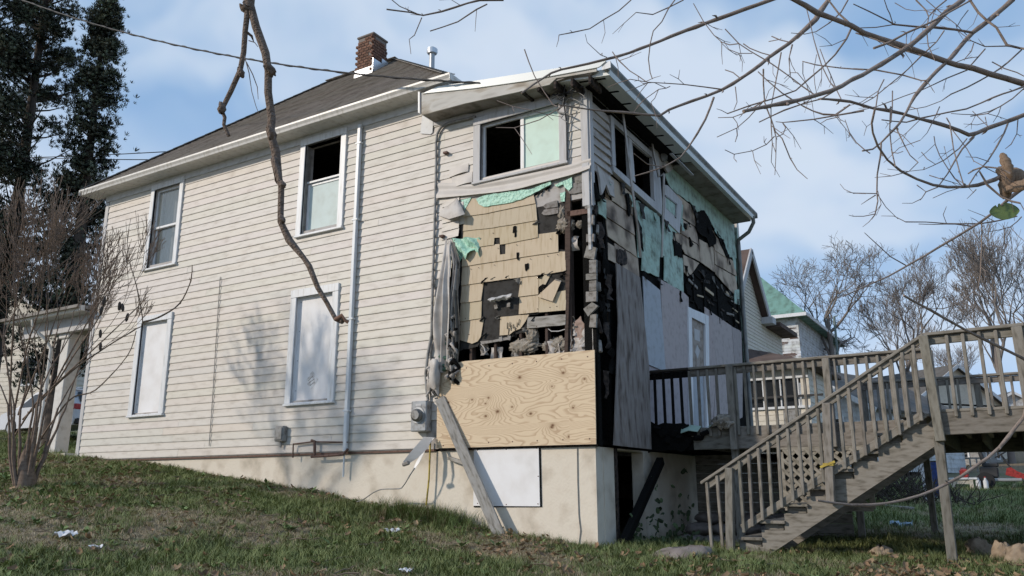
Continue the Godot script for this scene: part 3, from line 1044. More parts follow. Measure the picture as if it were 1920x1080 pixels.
func build_fittings() -> void:
	var g := Geo.new()
	# long downspout
	g.box(Vector3(-4.075, 2.6, 0.062), Vector3(0.075, 5.2, 0.06), Basis.IDENTITY, 0.012)
	g.box(Vector3(-4.075, 5.2, 0.062), Vector3(0.09, 0.07, 0.07), Basis.IDENTITY, 0.012)
	var d := part("downspout", g, M.downspout, house)
	for y in [0.6, 2.0, 3.6, 4.9]:
		g = Geo.new()
		g.box(Vector3(-4.075, y, 0.064), Vector3(0.11, 0.025, 0.066))
		part("bracket", g, M.downspout, d)
	g = Geo.new()
	g.tube([Vector3(-4.09, 0.06, 0.06), Vector3(-4.1, -0.2, 0.05), Vector3(-4.1, -0.36, 0.05)], [0.014], 7)
	part("drip_pipe", g, M.downspout, house)
	# rusty gas pipe
	g = Geo.new()
	g.tube([Vector3(-5.136,-0.064,0.07), Vector3(-5.144,0.143,0.07), Vector3(-4.746,0.165,0.07), Vector3(-4.032,0.137,0.07)], [0.012], 6)
	part("gas_pipe", g, M.rust, house)
	g = Geo.new()
	g.tube([Vector3(-4.742,0.184,0.09), Vector3(-4.675,0.172,0.09), Vector3(-4.658,-0.054,0.09), Vector3(-4.723,-0.059,0.09)], [0.022], 7)
	g.tube([Vector3(-4.723,-0.059,0.09), Vector3(-4.408,-0.053,0.09), Vector3(-4.083,-0.04,0.09), Vector3(-3.999,0.036,0.09)], [0.02], 7)
	part("gas_pipe", g, M.rust, house)
	# outlet box
	g = Geo.new()
	g.box(Vector3(-5.43, 0.31, 0.07), Vector3(0.19, 0.24, 0.09), Basis.IDENTITY, 0.012)
	var ob := part("outlet_box", g, M.conduit, house)
	g = Geo.new()
	g.box(Vector3(-5.43, 0.31, 0.122), Vector3(0.15, 0.19, 0.02), Basis.IDENTITY, 0.008)
	g.tube([Vector3(-5.43, 0.19, 0.06), Vector3(-5.43, 0.1, 0.06)], [0.018], 6)
	part("cover", g, M.conduit, ob)
	# meter box with its round glass meter
	g = Geo.new()
	g.box(Vector3(-2.66, 0.45, 0.09), Vector3(0.27, 0.42, 0.13), Basis.IDENTITY, 0.012)
	var mb := part("meter_box", g, M.meter, house)
	g = Geo.new()
	g.tube([Vector3(-2.66, 0.46, 0.15), Vector3(-2.66, 0.46, 0.17)], [0.112], 20)
	part("meter_ring", g, M.metal, mb)
	g = Geo.new()
	g.tube([Vector3(-2.66, 0.46, 0.16), Vector3(-2.66, 0.46, 0.215), Vector3(-2.66, 0.46, 0.225)], [0.09, 0.088, 0.06], 20)
	part("meter_dial", g, M.conduit, mb)
	g = Geo.new()
	g.box(Vector3(-2.66, 0.605, 0.158), Vector3(0.1, 0.03, 0.004))
	part("meter_tag", g, M.trim_dirty, mb)
	# service conduit that bends in under the eave
	g = Geo.new()
	g.tube([Vector3(-1.82,4.805,0.05), Vector3(-2.107,4.818,0.05), Vector3(-2.308,4.824,0.05), Vector3(-2.448,4.793,0.05), Vector3(-2.515,4.704,0.05), Vector3(-2.536,4.544,0.05), Vector3(-2.525,4.324,0.05), Vector3(-2.523,3.786,0.05), Vector3(-2.529,3.261,0.05), Vector3(-2.534,2.746,0.05), Vector3(-2.546,2.298,0.05)], [0.02], 8)
	var cd := part("service_conduit", g, M.conduit, house)
	g = Geo.new()
	g.tube([Vector3(-2.531,2.448,0.06), Vector3(-2.533,1.935,0.06), Vector3(-2.533,1.594,0.06), Vector3(-2.588,1.338,0.06), Vector3(-2.622,1.044,0.06), Vector3(-2.597,0.822,0.06), Vector3(-2.569,0.67,0.06)], [0.022], 8)
	part("service_cable", g, M.conduit, cd)
	g = Geo.new()
	g.tube([Vector3(-2.522,1.595,0.05), Vector3(-2.547,1.385,0.05), Vector3(-2.556,1.262,0.05)], [0.014], 6)
	part("service_cable", g, M.conduit, cd)
	g = Geo.new()
	g.tube([Vector3(-2.169,4.825,0.05), Vector3(-2.401,4.809,0.05), Vector3(-2.503,4.729,0.05), Vector3(-2.527,4.542,0.05)], [0.012], 6)
	part("service_cable", g, M.conduit, cd)
	for y in [4.35, 3.05, 2.0]:
		g = Geo.new()
		g.box(Vector3(-2.38 - (3.2 - y) * 0.03, y, 0.05), Vector3(0.07, 0.03, 0.06))
		part("clamp", g, M.rust, cd)
	# thin cables down the siding
	g = Geo.new()
	g.tube([Vector3(-7.235,3.11,0.034), Vector3(-7.2,1.952,0.034), Vector3(-7.164,1.029,0.034), Vector3(-7.147,0.173,0.034)], [0.007], 5)
	part("wall_cable", g, M.conduit, house)
	# the bend of bare wires at the corner under the roof
	for k in 9:
		g = Geo.new()
		var p := Vector3(-0.5 + rng.randf() * 0.32, 4.83 - rng.randf() * 0.1, 0.12)
		var pts := []
		for i in 7:
			pts.append(p)
			p += Vector3(rng.randf_range(-0.1, 0.14), rng.randf_range(-0.11, 0.05), rng.randf_range(-0.05, 0.05))
			p.z = clampf(p.z, 0.05, 0.22)
		g.tube(pts, [rng.randf_range(0.006, 0.014)], 5)
		part("loose_wire", g, M.cable if k % 2 else M.conduit, house)
	g = Geo.new()
	g.tube([Vector3(-0.25, 4.86, 0.2), Vector3(-0.32, 4.62, 0.1), Vector3(-0.3, 4.3, 0.07), Vector3(-0.31, 3.75, 0.06)], [0.011], 6)
	part("loose_wire", g, M.cable, house)
	g = Geo.new()
	g.tube([Vector3(-0.368,4.969,0.12), Vector3(-0.356,4.914,0.12)], [0.03], 8)
	part("wire_insulator", g, M.trim, house)
	# yellow ground pipe under the meter
	g = Geo.new()
	g.tube([Vector3(-2.52, 0.1, 0.05), Vector3(-2.53, -0.4, 0.05), Vector3(-2.56, -0.75, 0.06)], [0.013], 6)
	part("ground_pipe", g, M.yellow, house)

# ---- the burnt corner: the front
func build_burn_front() -> void:
	# plywood nailed over the lower half
	slab("plywood_sheet", [Vector2(-2.42,1.128), Vector2(-1.961,1.177), Vector2(0.018,1.158), Vector2(0.007,-0.007), Vector2(-2.415,0.008)], M.plywood, house, "A", 0.036, 0.05)
	for i in 7:
		for y in [0.06, 1.08]:
			var sg := Geo.new()
			var sp := Vector3(-2.3 + i * 0.37, y - (0.02 if i == 0 else 0.0), 0.05)
			sg.tube([sp, sp + Vector3(0, 0, 0.003)], [0.009], 7)
			part("screw", sg, M.rust, house)
	# what stands behind: charred studs, plates and a dark room
	for x in [-2.3, -1.9, -1.5, -1.1, -0.7, -0.345]:
		var g := Geo.new()
		g.box(Vector3(x, 2.05, -0.06), Vector3(0.045, 2.3, 0.1), Basis.IDENTITY, 0.006)
		part("stud", g, M.stud, house)
	var p := Geo.new()
	p.box(Vector3(-1.2, 3.23, -0.06), Vector3(2.4, 0.06, 0.11), Basis.IDENTITY, 0.008)
	p.box(Vector3(-1.2, 0.98, -0.06), Vector3(2.4, 0.05, 0.11), Basis.IDENTITY, 0.008)
	part("wall_plate", p, M.scorched, house)
	slab("stud", [Vector2(-0.368,3.502), Vector2(-0.307,3.503), Vector2(-0.293,3.252), Vector2(-0.319,2.291), Vector2(-0.355,1.632), Vector2(-0.378,1.156), Vector2(-0.426,1.16), Vector2(-0.391,1.807), Vector2(-0.388,2.502)], M.stud, house, "A", -0.03, 0.02)
	slab("plate", [Vector2(-0.352,3.069), Vector2(-0.04,3.055), Vector2(-0.042,2.987), Vector2(-0.34,2.997)], M.rust, house, "A", -0.02, 0.02)
	# black felt under the shingles
	var felt := ragged([Vector2(-2.111,3.635), Vector2(-1.292,3.613), Vector2(-0.875,3.583), Vector2(-0.614,3.636), Vector2(-0.22,3.659), Vector2(-0.224,3.502), Vector2(-0.295,3.373), Vector2(-0.366,3.296), Vector2(-0.379,2.961), Vector2(-0.49,2.942), Vector2(-0.51,2.574), Vector2(-0.395,2.53), Vector2(-0.388,1.956), Vector2(-0.398,1.724), Vector2(-0.949,1.713), Vector2(-1.022,1.509), Vector2(-1.179,1.487), Vector2(-1.294,1.424), Vector2(-1.723,1.426), Vector2(-1.768,1.38), Vector2(-2.105,1.333), Vector2(-2.089,2.279)], 0.012, 0.07)
	slab("felt", felt, M.felt, house, "A", -0.008, 0.0)
	slab("charred_lip", [Vector2(-1.718,1.434), Vector2(-1.539,1.43), Vector2(-1.29,1.451), Vector2(-1.27,1.414), Vector2(-1.539,1.4), Vector2(-1.703,1.39)], M.lath, house, "A", 0.0, 0.03)
	# tan shingles, row by row, each row lapped over the one below
	var rows := [
		[Vector2(-2.026,3.295), Vector2(-1.944,3.57), Vector2(-1.274,3.354), Vector2(-0.859,3.43), Vector2(-0.829,3.273), Vector2(-1.154,3.278), Vector2(-1.641,3.272)],
		[Vector2(-2.033,3.08), Vector2(-2.026,3.295), Vector2(-1.641,3.286), Vector2(-1.274,3.295), Vector2(-0.829,3.283), Vector2(-0.821,3.163), Vector2(-0.8,3.022), Vector2(-1.155,3.032), Vector2(-1.516,3.041), Vector2(-1.701,3.051)],
		[Vector2(-2.045,2.802), Vector2(-2.033,3.08), Vector2(-1.701,3.062), Vector2(-1.516,3.052), Vector2(-0.8,3.032), Vector2(-0.797,2.776), Vector2(-1.039,2.774), Vector2(-1.319,2.767), Vector2(-1.4,2.775), Vector2(-1.409,2.88), Vector2(-1.497,2.887), Vector2(-1.503,2.786)],
		[Vector2(-2.047,2.546), Vector2(-2.045,2.807), Vector2(-1.503,2.797), Vector2(-1.418,2.788), Vector2(-1.406,2.627), Vector2(-1.319,2.627), Vector2(-1.316,2.777), Vector2(-0.797,2.787), Vector2(-0.796,2.828), Vector2(-0.493,2.813), Vector2(-0.487,2.524), Vector2(-0.896,2.534), Vector2(-1.454,2.54)],
		[Vector2(-2.052,2.273), Vector2(-2.047,2.552), Vector2(-1.454,2.55), Vector2(-0.896,2.544), Vector2(-0.486,2.534), Vector2(-0.388,2.517), Vector2(-0.377,2.245), Vector2(-0.618,2.246), Vector2(-1.1,2.255), Vector2(-1.68,2.266)],
		[Vector2(-2.064,2.016), Vector2(-2.052,2.278), Vector2(-1.683,2.271), Vector2(-1.711,2.008)],
		[Vector2(-1.088,2.253), Vector2(-0.794,2.251), Vector2(-0.8,1.982), Vector2(-1.107,1.985), Vector2(-1.089,2.14)],
		[Vector2(-0.789,2.25), Vector2(-0.602,2.249), Vector2(-0.681,2.124), Vector2(-0.733,2.013), Vector2(-0.766,1.998), Vector2(-0.791,2.026)],
		[Vector2(-2.075,1.746), Vector2(-2.064,2.022), Vector2(-1.711,2.013), Vector2(-1.709,1.759)],
		[Vector2(-1.095,1.984), Vector2(-0.8,1.982), Vector2(-0.8,1.743), Vector2(-1.102,1.745)],
		[Vector2(-0.792,1.963), Vector2(-0.377,1.992), Vector2(-0.391,1.718), Vector2(-0.797,1.737)],
		[Vector2(-2.087,1.495), Vector2(-2.075,1.752), Vector2(-1.667,1.78), Vector2(-1.713,1.497), Vector2(-1.764,1.438), Vector2(-1.854,1.414)],
		[Vector2(-1.407,1.746), Vector2(-0.949,1.727), Vector2(-1.003,1.639), Vector2(-1.08,1.547), Vector2(-1.189,1.521), Vector2(-1.247,1.482), Vector2(-1.407,1.483)]]
	for i in rows.size():
		slab("shingle", ragged(rows[i], 0.0025, 0.12), M.tan, house, "A", 0.004, 0.012, 0.016, 0, tone(0.94, 1.05))
	slab("shingle", [Vector2(-0.532,2.147), Vector2(-0.442,2.11), Vector2(-0.564,1.849), Vector2(-0.8,1.948)], M.tan, house, "A", 0.036, 0.044, 0.02, 0, tone(0.96, 1.0), "loose tan shingle slipped askew")
	slab("shingle_edge", [Vector2(-0.526,2.156), Vector2(-0.437,2.119), Vector2(-0.443,2.1), Vector2(-0.532,2.137)], M.lath, house, "A", 0.034, 0.047)
	# small burnt holes in the shingles show the felt
	for q in [[Vector2(-1.185,2.994), Vector2(-1.146,3.004), Vector2(-1.135,2.927), Vector2(-1.138,2.843), Vector2(-1.159,2.842), Vector2(-1.164,2.919), Vector2(-1.191,2.905)], [Vector2(-1.13,2.611), Vector2(-1.092,2.611), Vector2(-1.093,2.553), Vector2(-1.11,2.504), Vector2(-1.131,2.538)], [Vector2(-0.998,2.43), Vector2(-0.949,2.434), Vector2(-0.944,2.363), Vector2(-0.984,2.326), Vector2(-0.998,2.371)], [Vector2(-0.793,2.071), Vector2(-0.726,2.118), Vector2(-0.676,2.096), Vector2(-0.747,2.01), Vector2(-0.789,2)]]:
		slab("burn_mark", ragged(q, 0.004, 0.02), M.char, house, "A", 0.02, 0.0345)
	# torn flap with silver backing
	var g := Geo.new()
	var fl: Array = [Vector3(-1.553,2.011,0.05), Vector3(-1.164,2.029,0.06), Vector3(-1.169,1.959,0.07), Vector3(-1.491,1.944,0.09)]
	var gr := []
	for i in 6:
		var row := []
		for j in 10:
			var q: Vector3 = fl[0].lerp(fl[1], j / 9.0).lerp(fl[3].lerp(fl[2], j / 9.0), i / 5.0)
			row.append(q + Vector3(rng.randf_range(-0.008, 0.008), rng.randf_range(-0.012, 0.012), rng.randf_range(-0.01, 0.025) + 0.06 * sin(i / 5.0 * PI)))
		gr.append(row)
	gr.reverse()
	g.sheet(gr, 0.003)
	part("torn_flap", g, M.trim_dirty, house)
	g = Geo.new()
	for q in [[496, 716], [560, 706], [560, 885], [520, 895]]:
		pass
	for q in [Vector3(-1.461,1.89,0.03), Vector3(-1.258,1.891,0.03), Vector3(-1.253,1.437,0.03), Vector3(-1.38,1.432,0.03)]:
		g.box(q, Vector3(0.05, 0.06, 0.02), Basis(Vector3(0, 0, 1), rng.randf_range(-0.4, 0.4)))
	part("shingle_scrap", g, M.lath, house)
	# grey plank and bare boards
	slab("plank", ragged([Vector2(-0.966,1.684), Vector2(-0.394,1.667), Vector2(-0.402,1.527), Vector2(-0.979,1.541)], 0.004, 0.08), M.old_board, house, "A", 0.0, 0.026)
	for q in [[Vector2(-0.717,3.204), Vector2(-0.666,3.242), Vector2(-0.49,3.256), Vector2(-0.475,3.167), Vector2(-0.667,3.163)], [Vector2(-0.739,3.111), Vector2(-0.701,3.157), Vector2(-0.484,3.15), Vector2(-0.477,3.063), Vector2(-0.64,3.064), Vector2(-0.702,3.075)], [Vector2(-0.341,3.363), Vector2(-0.283,3.456), Vector2(-0.132,3.456), Vector2(-0.026,3.377), Vector2(0.004,3.289), Vector2(-0.3,3.303)], [Vector2(-0.24,3.551), Vector2(0.006,3.578), Vector2(0.008,3.435), Vector2(-0.187,3.436)], [Vector2(-0.083,3.26), Vector2(0.008,3.263), Vector2(0.011,3.165), Vector2(-0.072,3.166)], [Vector2(-0.092,3.133), Vector2(0.008,3.16), Vector2(0.008,3.059), Vector2(-0.075,3.039)]]:
		slab("lath", ragged(q, 0.006, 0.06), M.lath, house, "A", 0.0, 0.018, 0.006, 0, tone(0.7, 1.1))
	# loose grey shingle ends that hang along the burnt corner
	for q in [[Vector2(-0.025,2.953), Vector2(0.047,2.947), Vector2(0.043,2.815), Vector2(-0.023,2.819)], [Vector2(-0.066,2.701), Vector2(0.045,2.687), Vector2(0.042,2.583), Vector2(-0.064,2.59)], [Vector2(-0.06,2.545), Vector2(0.073,2.494), Vector2(0.04,2.337), Vector2(-0.106,2.389)], [Vector2(-0.086,2.164), Vector2(0.065,2.153), Vector2(0.063,2.071), Vector2(-0.083,2.081)], [Vector2(-0.092,1.927), Vector2(0.058,1.917), Vector2(0.054,1.783), Vector2(-0.09,1.791)], [Vector2(-0.132,1.705), Vector2(-0.007,1.781), Vector2(0.076,1.719), Vector2(-0.064,1.597)], [Vector2(-0.038,1.618), Vector2(0.05,1.62), Vector2(0.039,1.444), Vector2(-0.053,1.458)], [Vector2(-0.033,2.343), Vector2(0.068,2.333), Vector2(0.066,2.158), Vector2(-0.033,2.167)], [Vector2(-0.041,2.063), Vector2(0.06,2.061), Vector2(0.059,1.922), Vector2(-0.04,1.929)]]:
		slab("lath", q, M.lath, house, "A", -0.01, 0.03, 0.01, 0, tone(0.75, 1.15))
	# mint foam that melted and curled
	slab("foam_sheet", ragged([Vector2(-1.806,3.514), Vector2(-1.681,3.551), Vector2(-0.864,3.488), Vector2(-0.576,3.542), Vector2(-0.577,3.494), Vector2(-0.821,3.426), Vector2(-1.041,3.367), Vector2(-1.28,3.353), Vector2(-1.679,3.373), Vector2(-1.758,3.435)], 0.006, 0.06), M.mint, house, "A", 0.024, 0.04)
	slab("foam_sheet", [Vector2(-2.076,3.56), Vector2(-1.896,3.564), Vector2(-2.009,3.395)], M.mint, house, "A", 0.016, 0.026)
	g = Geo.new()
	gr = []
	for i in 9:
		var row := []
		for j in 12:
			var k := j / 11.0
			var x: float = lerpf(-2.2, -1.74, k)
			var top := 2.98 - 0.05 * k
			var low: float = [2.62, 2.58, 2.55, 2.62, 2.7, 2.66, 2.62, 2.7, 2.74, 2.76, 2.7, 2.63][j]
			row.append(Vector3(x, lerpf(low, top, i / 8.0), 0.035 + 0.05 * sin(i * 0.9 + j * 1.1) * (1.0 - 0.3 * k) + 0.03 * sin(k * PI)))
		gr.append(row)
	g.sheet(gr, 0.006)
	part("foam_sheet", g, M.mint, house)
	for q in [[Vector2(-0.397,3.502), Vector2(-0.257,3.531), Vector2(-0.255,3.394), Vector2(-0.305,3.352), Vector2(-0.37,3.412)], [Vector2(-0.444,3.338), Vector2(-0.36,3.353), Vector2(-0.374,3.21), Vector2(-0.43,3.22)], [Vector2(-0.515,3.473), Vector2(-0.397,3.502), Vector2(-0.381,3.459), Vector2(-0.487,3.441)]]:
		slab("foam_sheet", ragged(q, 0.004, 0.03), M.mint, house, "A", 0.02, 0.035)
	for k in 3:
		g = Geo.new()
		var a: Vector3 = [Vector3(-2.27, 2.05, 0.05), Vector3(-2.22, 1.9, 0.06), Vector3(-2.3, 1.45, 0.05)][k]
		var pts := []
		for i in 12: pts.append(a + Vector3(0.07 * sin(i * 1.9 + k), -0.035 * i, 0.04 * cos(i * 1.3)))
		g.tube(pts, [0.03, 0.02, 0.034, 0.016, 0.03], 6)
		part("foam_scrap", g, M.mint_dark, house)
	# insulation, torn paper and plaster in the opened wall
	var nz := noise(91, 1.6, 5)
	for q in [[[Vector3(-1.052,1.321,-0.05)][0], Vector3(0.22, 0.1, 0.07), M.fluff], [[Vector3(-0.938,1.459,-0.05)][0], Vector3(0.09, 0.14, 0.06), M.fluff], [[Vector3(-0.409,2.901,-0.04)][0], Vector3(0.13, 0.1, 0.08), M.fluff], [[Vector3(-0.442,3.075,-0.04)][0], Vector3(0.07, 0.12, 0.06), M.fluff], [[Vector3(-0.595,1.287,-0.1)][0], Vector3(0.2, 0.1, 0.08), M.fluff], [[Vector3(-0.187,2.88,-0.06)][0], Vector3(0.06, 0.05, 0.05), M.fluff]]:
		g = Geo.new()
		g.blob(q[0], q[1], 0.6, nz, Basis.IDENTITY, 16)
		part("insulation", g, q[2], house)
	for k in 16:
		g = Geo.new()
		var c: Vector3 = ([Vector3(-0.672,1.261,-0.04), Vector3(-0.604,1.242,-0.04), Vector3(-0.51,1.222,-0.04), Vector3(-0.377,1.186,-0.04), Vector3(-0.271,1.201,-0.04), Vector3(-0.141,1.177,-0.04), Vector3(-0.074,1.254,-0.04), Vector3(-0.111,1.352,-0.04), Vector3(-0.218,1.22,-0.04), Vector3(-0.355,1.569,-0.04), Vector3(-0.305,1.443,-0.04), Vector3(-0.063,1.206,-0.04), Vector3(-1.703,1.329,-0.04), Vector3(-1.495,1.247,-0.04), Vector3(-0.291,2.625,-0.04), Vector3(-1.204,1.259,-0.04)])[k]
		var sz := rng.randf_range(0.05, 0.11)
		var g2 := []
		for i in 5:
			var row := []
			for j in 5: row.append(c + Vector3((j - 2) * sz * 0.5, (i - 2) * sz * 0.6, rng.randf_range(-0.04, 0.04)))
			g2.append(row)
		g.sheet(g2, 0.002)
		part("torn_paper", g, M.paper if k % 3 else M.lath, house)
	slab("plaster_board", ragged([Vector2(-0.307,1.565), Vector2(-0.213,1.627), Vector2(-0.114,1.425), Vector2(-0.132,1.213), Vector2(-0.288,1.251)], 0.01, 0.05), M.plaster, house, "A", -0.06, -0.04)
	g = Geo.new()
	g.tube([Vector3(-0.684,1.515,-0.02), Vector3(-0.63,1.472,-0.02), Vector3(-0.522,1.461,-0.02), Vector3(-0.414,1.479,-0.02)], [0.008], 5)
	g.tube([Vector3(-1.736,1.405,-0.02), Vector3(-1.684,1.349,-0.02), Vector3(-1.66,1.271,-0.02)], [0.012], 5)
	g.tube([Vector3(-0.347,1.468,-0.02), Vector3(-0.332,1.322,-0.02), Vector3(-0.353,1.205,-0.02)], [0.012], 5)
	part("loose_wire", g, M.trim_dirty, house)

	# siding that melted and sagged: under the window, beside it, and the long drapes at the left
	g = Geo.new()
	gr = []
	var lows := smooth([Vector3(-2.505,3.66,0.03), Vector3(-2.169,3.621,0.03), Vector3(-1.872,3.589,0.03), Vector3(-1.189,3.531,0.03), Vector3(-0.756,3.539,0.03), Vector3(-0.237,3.558,0.03), Vector3(0.026,3.593,0.03)], 0.06)
	var tops := smooth([Vector3(-2.512,3.914,0.03), Vector3(-2.173,3.837,0.03), Vector3(-1.815,3.754,0.03), Vector3(-1.024,3.723,0.03), Vector3(-0.297,3.721,0.03), Vector3(-0.107,3.735,0.03), Vector3(0.03,3.741,0.03)], 0.06)
	for i in 9:
		var row := []
		var t := i / 8.0
		for j in 36:
			var k := j / 35.0
			var lo: Vector3 = lows[int(k * (lows.size() - 1))]
			var hi: Vector3 = tops[int(k * (tops.size() - 1))]
			var mp := lo.lerp(hi, t)
			mp.z = 0.034 + 0.024 * pow(1.0 - t, 3.0) + 0.01 * sin(t * 9.0) + 0.005 * sin(k * 9.0 + t * 3.0)
			row.append(mp)
		gr.append(row)
	g.sheet(gr, 0.004)
	part("melted_siding", g, M.siding_soft, house)
	for q in [[Vector3(-2.12, 4.02, 0.03), 0.3, 0.1], [Vector3(-2.06, 3.86, 0.03), 0.32, 0.13], [Vector3(-2.2, 3.45, 0.03), 0.3, 0.09]]:
		g = Geo.new()
		gr = []
		for i in 7:
			var row := []
			for j in 12:
				var k := j / 11.0
				var t := i / 6.0
				row.append(q[0] + Vector3((k - 0.5) * q[1] * 1.15, (t - 0.5) * q[2] * 1.3 + 0.02 * k, 0.05 * k * (1.0 - t) * sin(PI * k * 0.8 + 0.5)))
			gr.append(row)
		g.sheet(gr, 0.004)
		part("warped_siding", g, M.siding_soft, house)
	g = Geo.new()
	for i in 5:
		var y := 3.0 + i * 0.127
		g.quad(Vector3(-2.42, y, 0.026), Vector3(-2.1, y + 0.01, 0.05 - 0.01 * (i % 2)), Vector3(-2.1, y + 0.13, 0.03), Vector3(-2.42, y + 0.125, 0.01))
	part("warped_siding", g, M.siding, house)
	# the drapes
	var lef := [Vector2(-2.34, 3.2), Vector2(-2.4, 2.82), Vector2(-2.46, 2.06), Vector2(-2.52, 1.1)]
	var drapes := [[0.0, 0.33, 0.10, M.siding_drape, 5.0], [0.3, 0.66, 0.14, M.siding_drape, 9.0], [0.6, 0.86, 0.07, M.siding_inner, 11.0], [0.72, 1.0, 0.06, M.felt_grey, 14.0]]
	for d in drapes:
		g = Geo.new()
		gr = []
		for i in 40:
			var t := i / 39.0
			var y := lerpf(3.0 - 0.06 * d[1], 1.1 + 0.12 * sin(d[1] * 9.0), t)
			var xl: float = lerpf(-2.29, -2.47, t) - 0.02 * sin(t * 3.0)
			var xr: float = lerpf(-2.16, -1.98, smoothstep(0.0, 0.25, t)) - 0.06 * t
			var row := []
			for j in 18:
				var k := j / 17.0
				var u := lerpf(d[0], d[1], k)
				var puff: float = 0.06 + d[2] * sin(PI * clampf(t * 1.1, 0, 1)) * (0.7 + 0.3 * sin(k * PI))
				var fold: float = 0.028 * sin(k * d[4] + 1.3 * sin(t * 4.0 + d[0] * 9.0)) * smoothstep(0.02, 0.3, t)
				row.append(Vector3(lerpf(xl, xr, u) + 0.02 * sin(t * 9.0 + d[4]), y + 0.02 * sin(k * 7.0 + d[4]), 0.02 + puff + fold))
			gr.append(row)
		gr.reverse()
		g.sheet(gr, 0.004)
		part("melted_siding", g, d[3], house)
	# pointed top of the drape
	g = Geo.new()
	g.sheet([[Vector3(-2.481,3.397,0.03), Vector3(-2.221,3.265,0.12), Vector3(-2.013,3.243,0.2), Vector3(-1.939,3.292,0.12)], [Vector3(-2.449,3.448,0.03), Vector3(-2.199,3.395,0.1), Vector3(-2.05,3.395,0.15), Vector3(-1.999,3.392,0.1)], [Vector3(-2.205,3.556,0.04), Vector3(-2.159,3.566,0.05), Vector3(-2.12,3.561,0.06), Vector3(-2.094,3.537,0.05)], [Vector3(-2.164,3.608,0.03), Vector3(-2.158,3.609,0.03), Vector3(-2.148,3.607,0.03), Vector3(-2.141,3.6,0.03)]], 0.004)
	part("melted_siding", g, M.siding_drape, house)
	# charred crumple along its right edge
	for k in 6:
		g = Geo.new()
		var pts := []
		var y := 1.95 - 0.02 * k
		for i in 14:
			pts.append(Vector3(-2.2 + 0.022 * k + 0.045 * sin(i * 1.7 + k * 2.0), y, 0.09 + 0.05 * cos(i * 2.3 + k)))
			y -= 0.075
		g.tube(pts, [0.022, 0.036, 0.016, 0.03], 6)
		part("charred_fold", g, [M.felt_grey, M.siding_inner, M.char][k % 3], house)
	# the bundle that hangs over the top left corner of the plywood, and the strip that peels off below
	g = Geo.new()
	g.sheet([[Vector3(-2.582,0.724,0.06), Vector3(-2.477,0.831,0.14), Vector3(-2.385,0.798,0.17), Vector3(-2.345,0.705,0.12)], [Vector3(-2.589,0.844,0.08), Vector3(-2.441,0.942,0.2), Vector3(-2.336,0.909,0.22), Vector3(-2.326,0.895,0.12)], [Vector3(-2.571,1.087,0.08), Vector3(-2.385,1.102,0.24), Vector3(-2.31,1.074,0.22), Vector3(-2.317,1.015,0.12)], [Vector3(-2.569,1.217,0.06), Vector3(-2.434,1.237,0.16), Vector3(-2.328,1.216,0.18), Vector3(-2.352,1.117,0.1)]], 0.004)
	part("melted_siding", g, M.siding_drape, house)
	for k in 5:
		g = Geo.new()
		var pts := []
		for i in 9: pts.append(Vector3(-2.52 + 0.03 * k + 0.03 * sin(i * 2.1 + k), 1.12 - 0.05 * i, 0.11 + 0.05 * cos(i * 1.7 + k * 1.9)))
		g.tube(pts, [0.03, 0.045, 0.02, 0.035, 0.012], 6)
		part("charred_fold", g, [M.siding_drape, M.felt_grey, M.siding_inner][k % 3], house)
	g = Geo.new()
	g.sheet([[Vector3(-2.647,-0.183,0.48), Vector3(-2.583,-0.2,0.42)], [Vector3(-2.574,-0.057,0.42), Vector3(-2.489,-0.129,0.36)], [Vector3(-2.527,0.061,0.32), Vector3(-2.423,-0.012,0.26)], [Vector3(-2.522,0.159,0.2), Vector3(-2.418,0.154,0.12)]], 0.006)
	part("peeled_siding", g, M.siding, house)
	g = Geo.new()
	g.box([Vector3(-2.626,-0.206,0.44)][0], Vector3(0.11, 0.05, 0.05), Basis(Vector3(0, 0, 1), 0.25), 0.01)
	part("peeled_end", g, M.lath, house)
	g = Geo.new()
	g.sheet([[Vector3(-2.5,0.129,0.08), Vector3(-2.426,0.151,0.08)], [Vector3(-2.541,-0.05,0.2), Vector3(-2.476,-0.008,0.2)], [Vector3(-2.592,-0.167,0.25), Vector3(-2.532,-0.18,0.26)], [Vector3(-2.625,-0.268,0.28), Vector3(-2.602,-0.283,0.28)]], 0.004)
	var strip := part("dangling_strip", g, M.trim, house)
	g = Geo.new()
	g.tube(smooth([Vector3(-2.603,-0.26,0.28), Vector3(-2.676,-0.368,0.3), Vector3(-2.736,-0.454,0.3), Vector3(-2.801,-0.522,0.3), Vector3(-2.914,-0.533,0.3), Vector3(-3.161,-0.539,0.28), Vector3(-3.332,-0.583,0.26), Vector3(-3.618,-0.696,0.2), Vector3(-3.944,-0.734,0.2)], 0.05), [0.012, 0.009, 0.011, 0.008], 6)
	part("dangling_wire", g, M.conduit, strip)
	# corner post of the addition and the bare metal post under it
	g = Geo.new()
	g.box(Vector3(-0.055, 3.92, 0.016), Vector3(0.11, 1.66, 0.034), Basis.IDENTITY, 0.005)
	g.box(Vector3(0.012, 3.92, -0.04), Vector3(0.022, 1.66, 0.1))
	part("corner_trim", g, M.trim_dirty, house)
	g = Geo.new()
	g.box(Vector3(-0.01, 2.78, 0.02), Vector3(0.05, 0.62, 0.05), Basis.IDENTITY, 0.008)
	part("corner_post", g, M.meter, house)
	# charred corner post
	g = Geo.new()
	g.box(Vector3(-0.005, 1.5, -0.045), Vector3(0.08, 3.06, 0.09), Basis.IDENTITY, 0.01)
	g.box(Vector3(-0.02, 1.4, -0.42), Vector3(0.09, 2.8, 0.06), Basis.IDENTITY, 0.01)
	part("corner_post", g, M.char, house, "charred corner post")
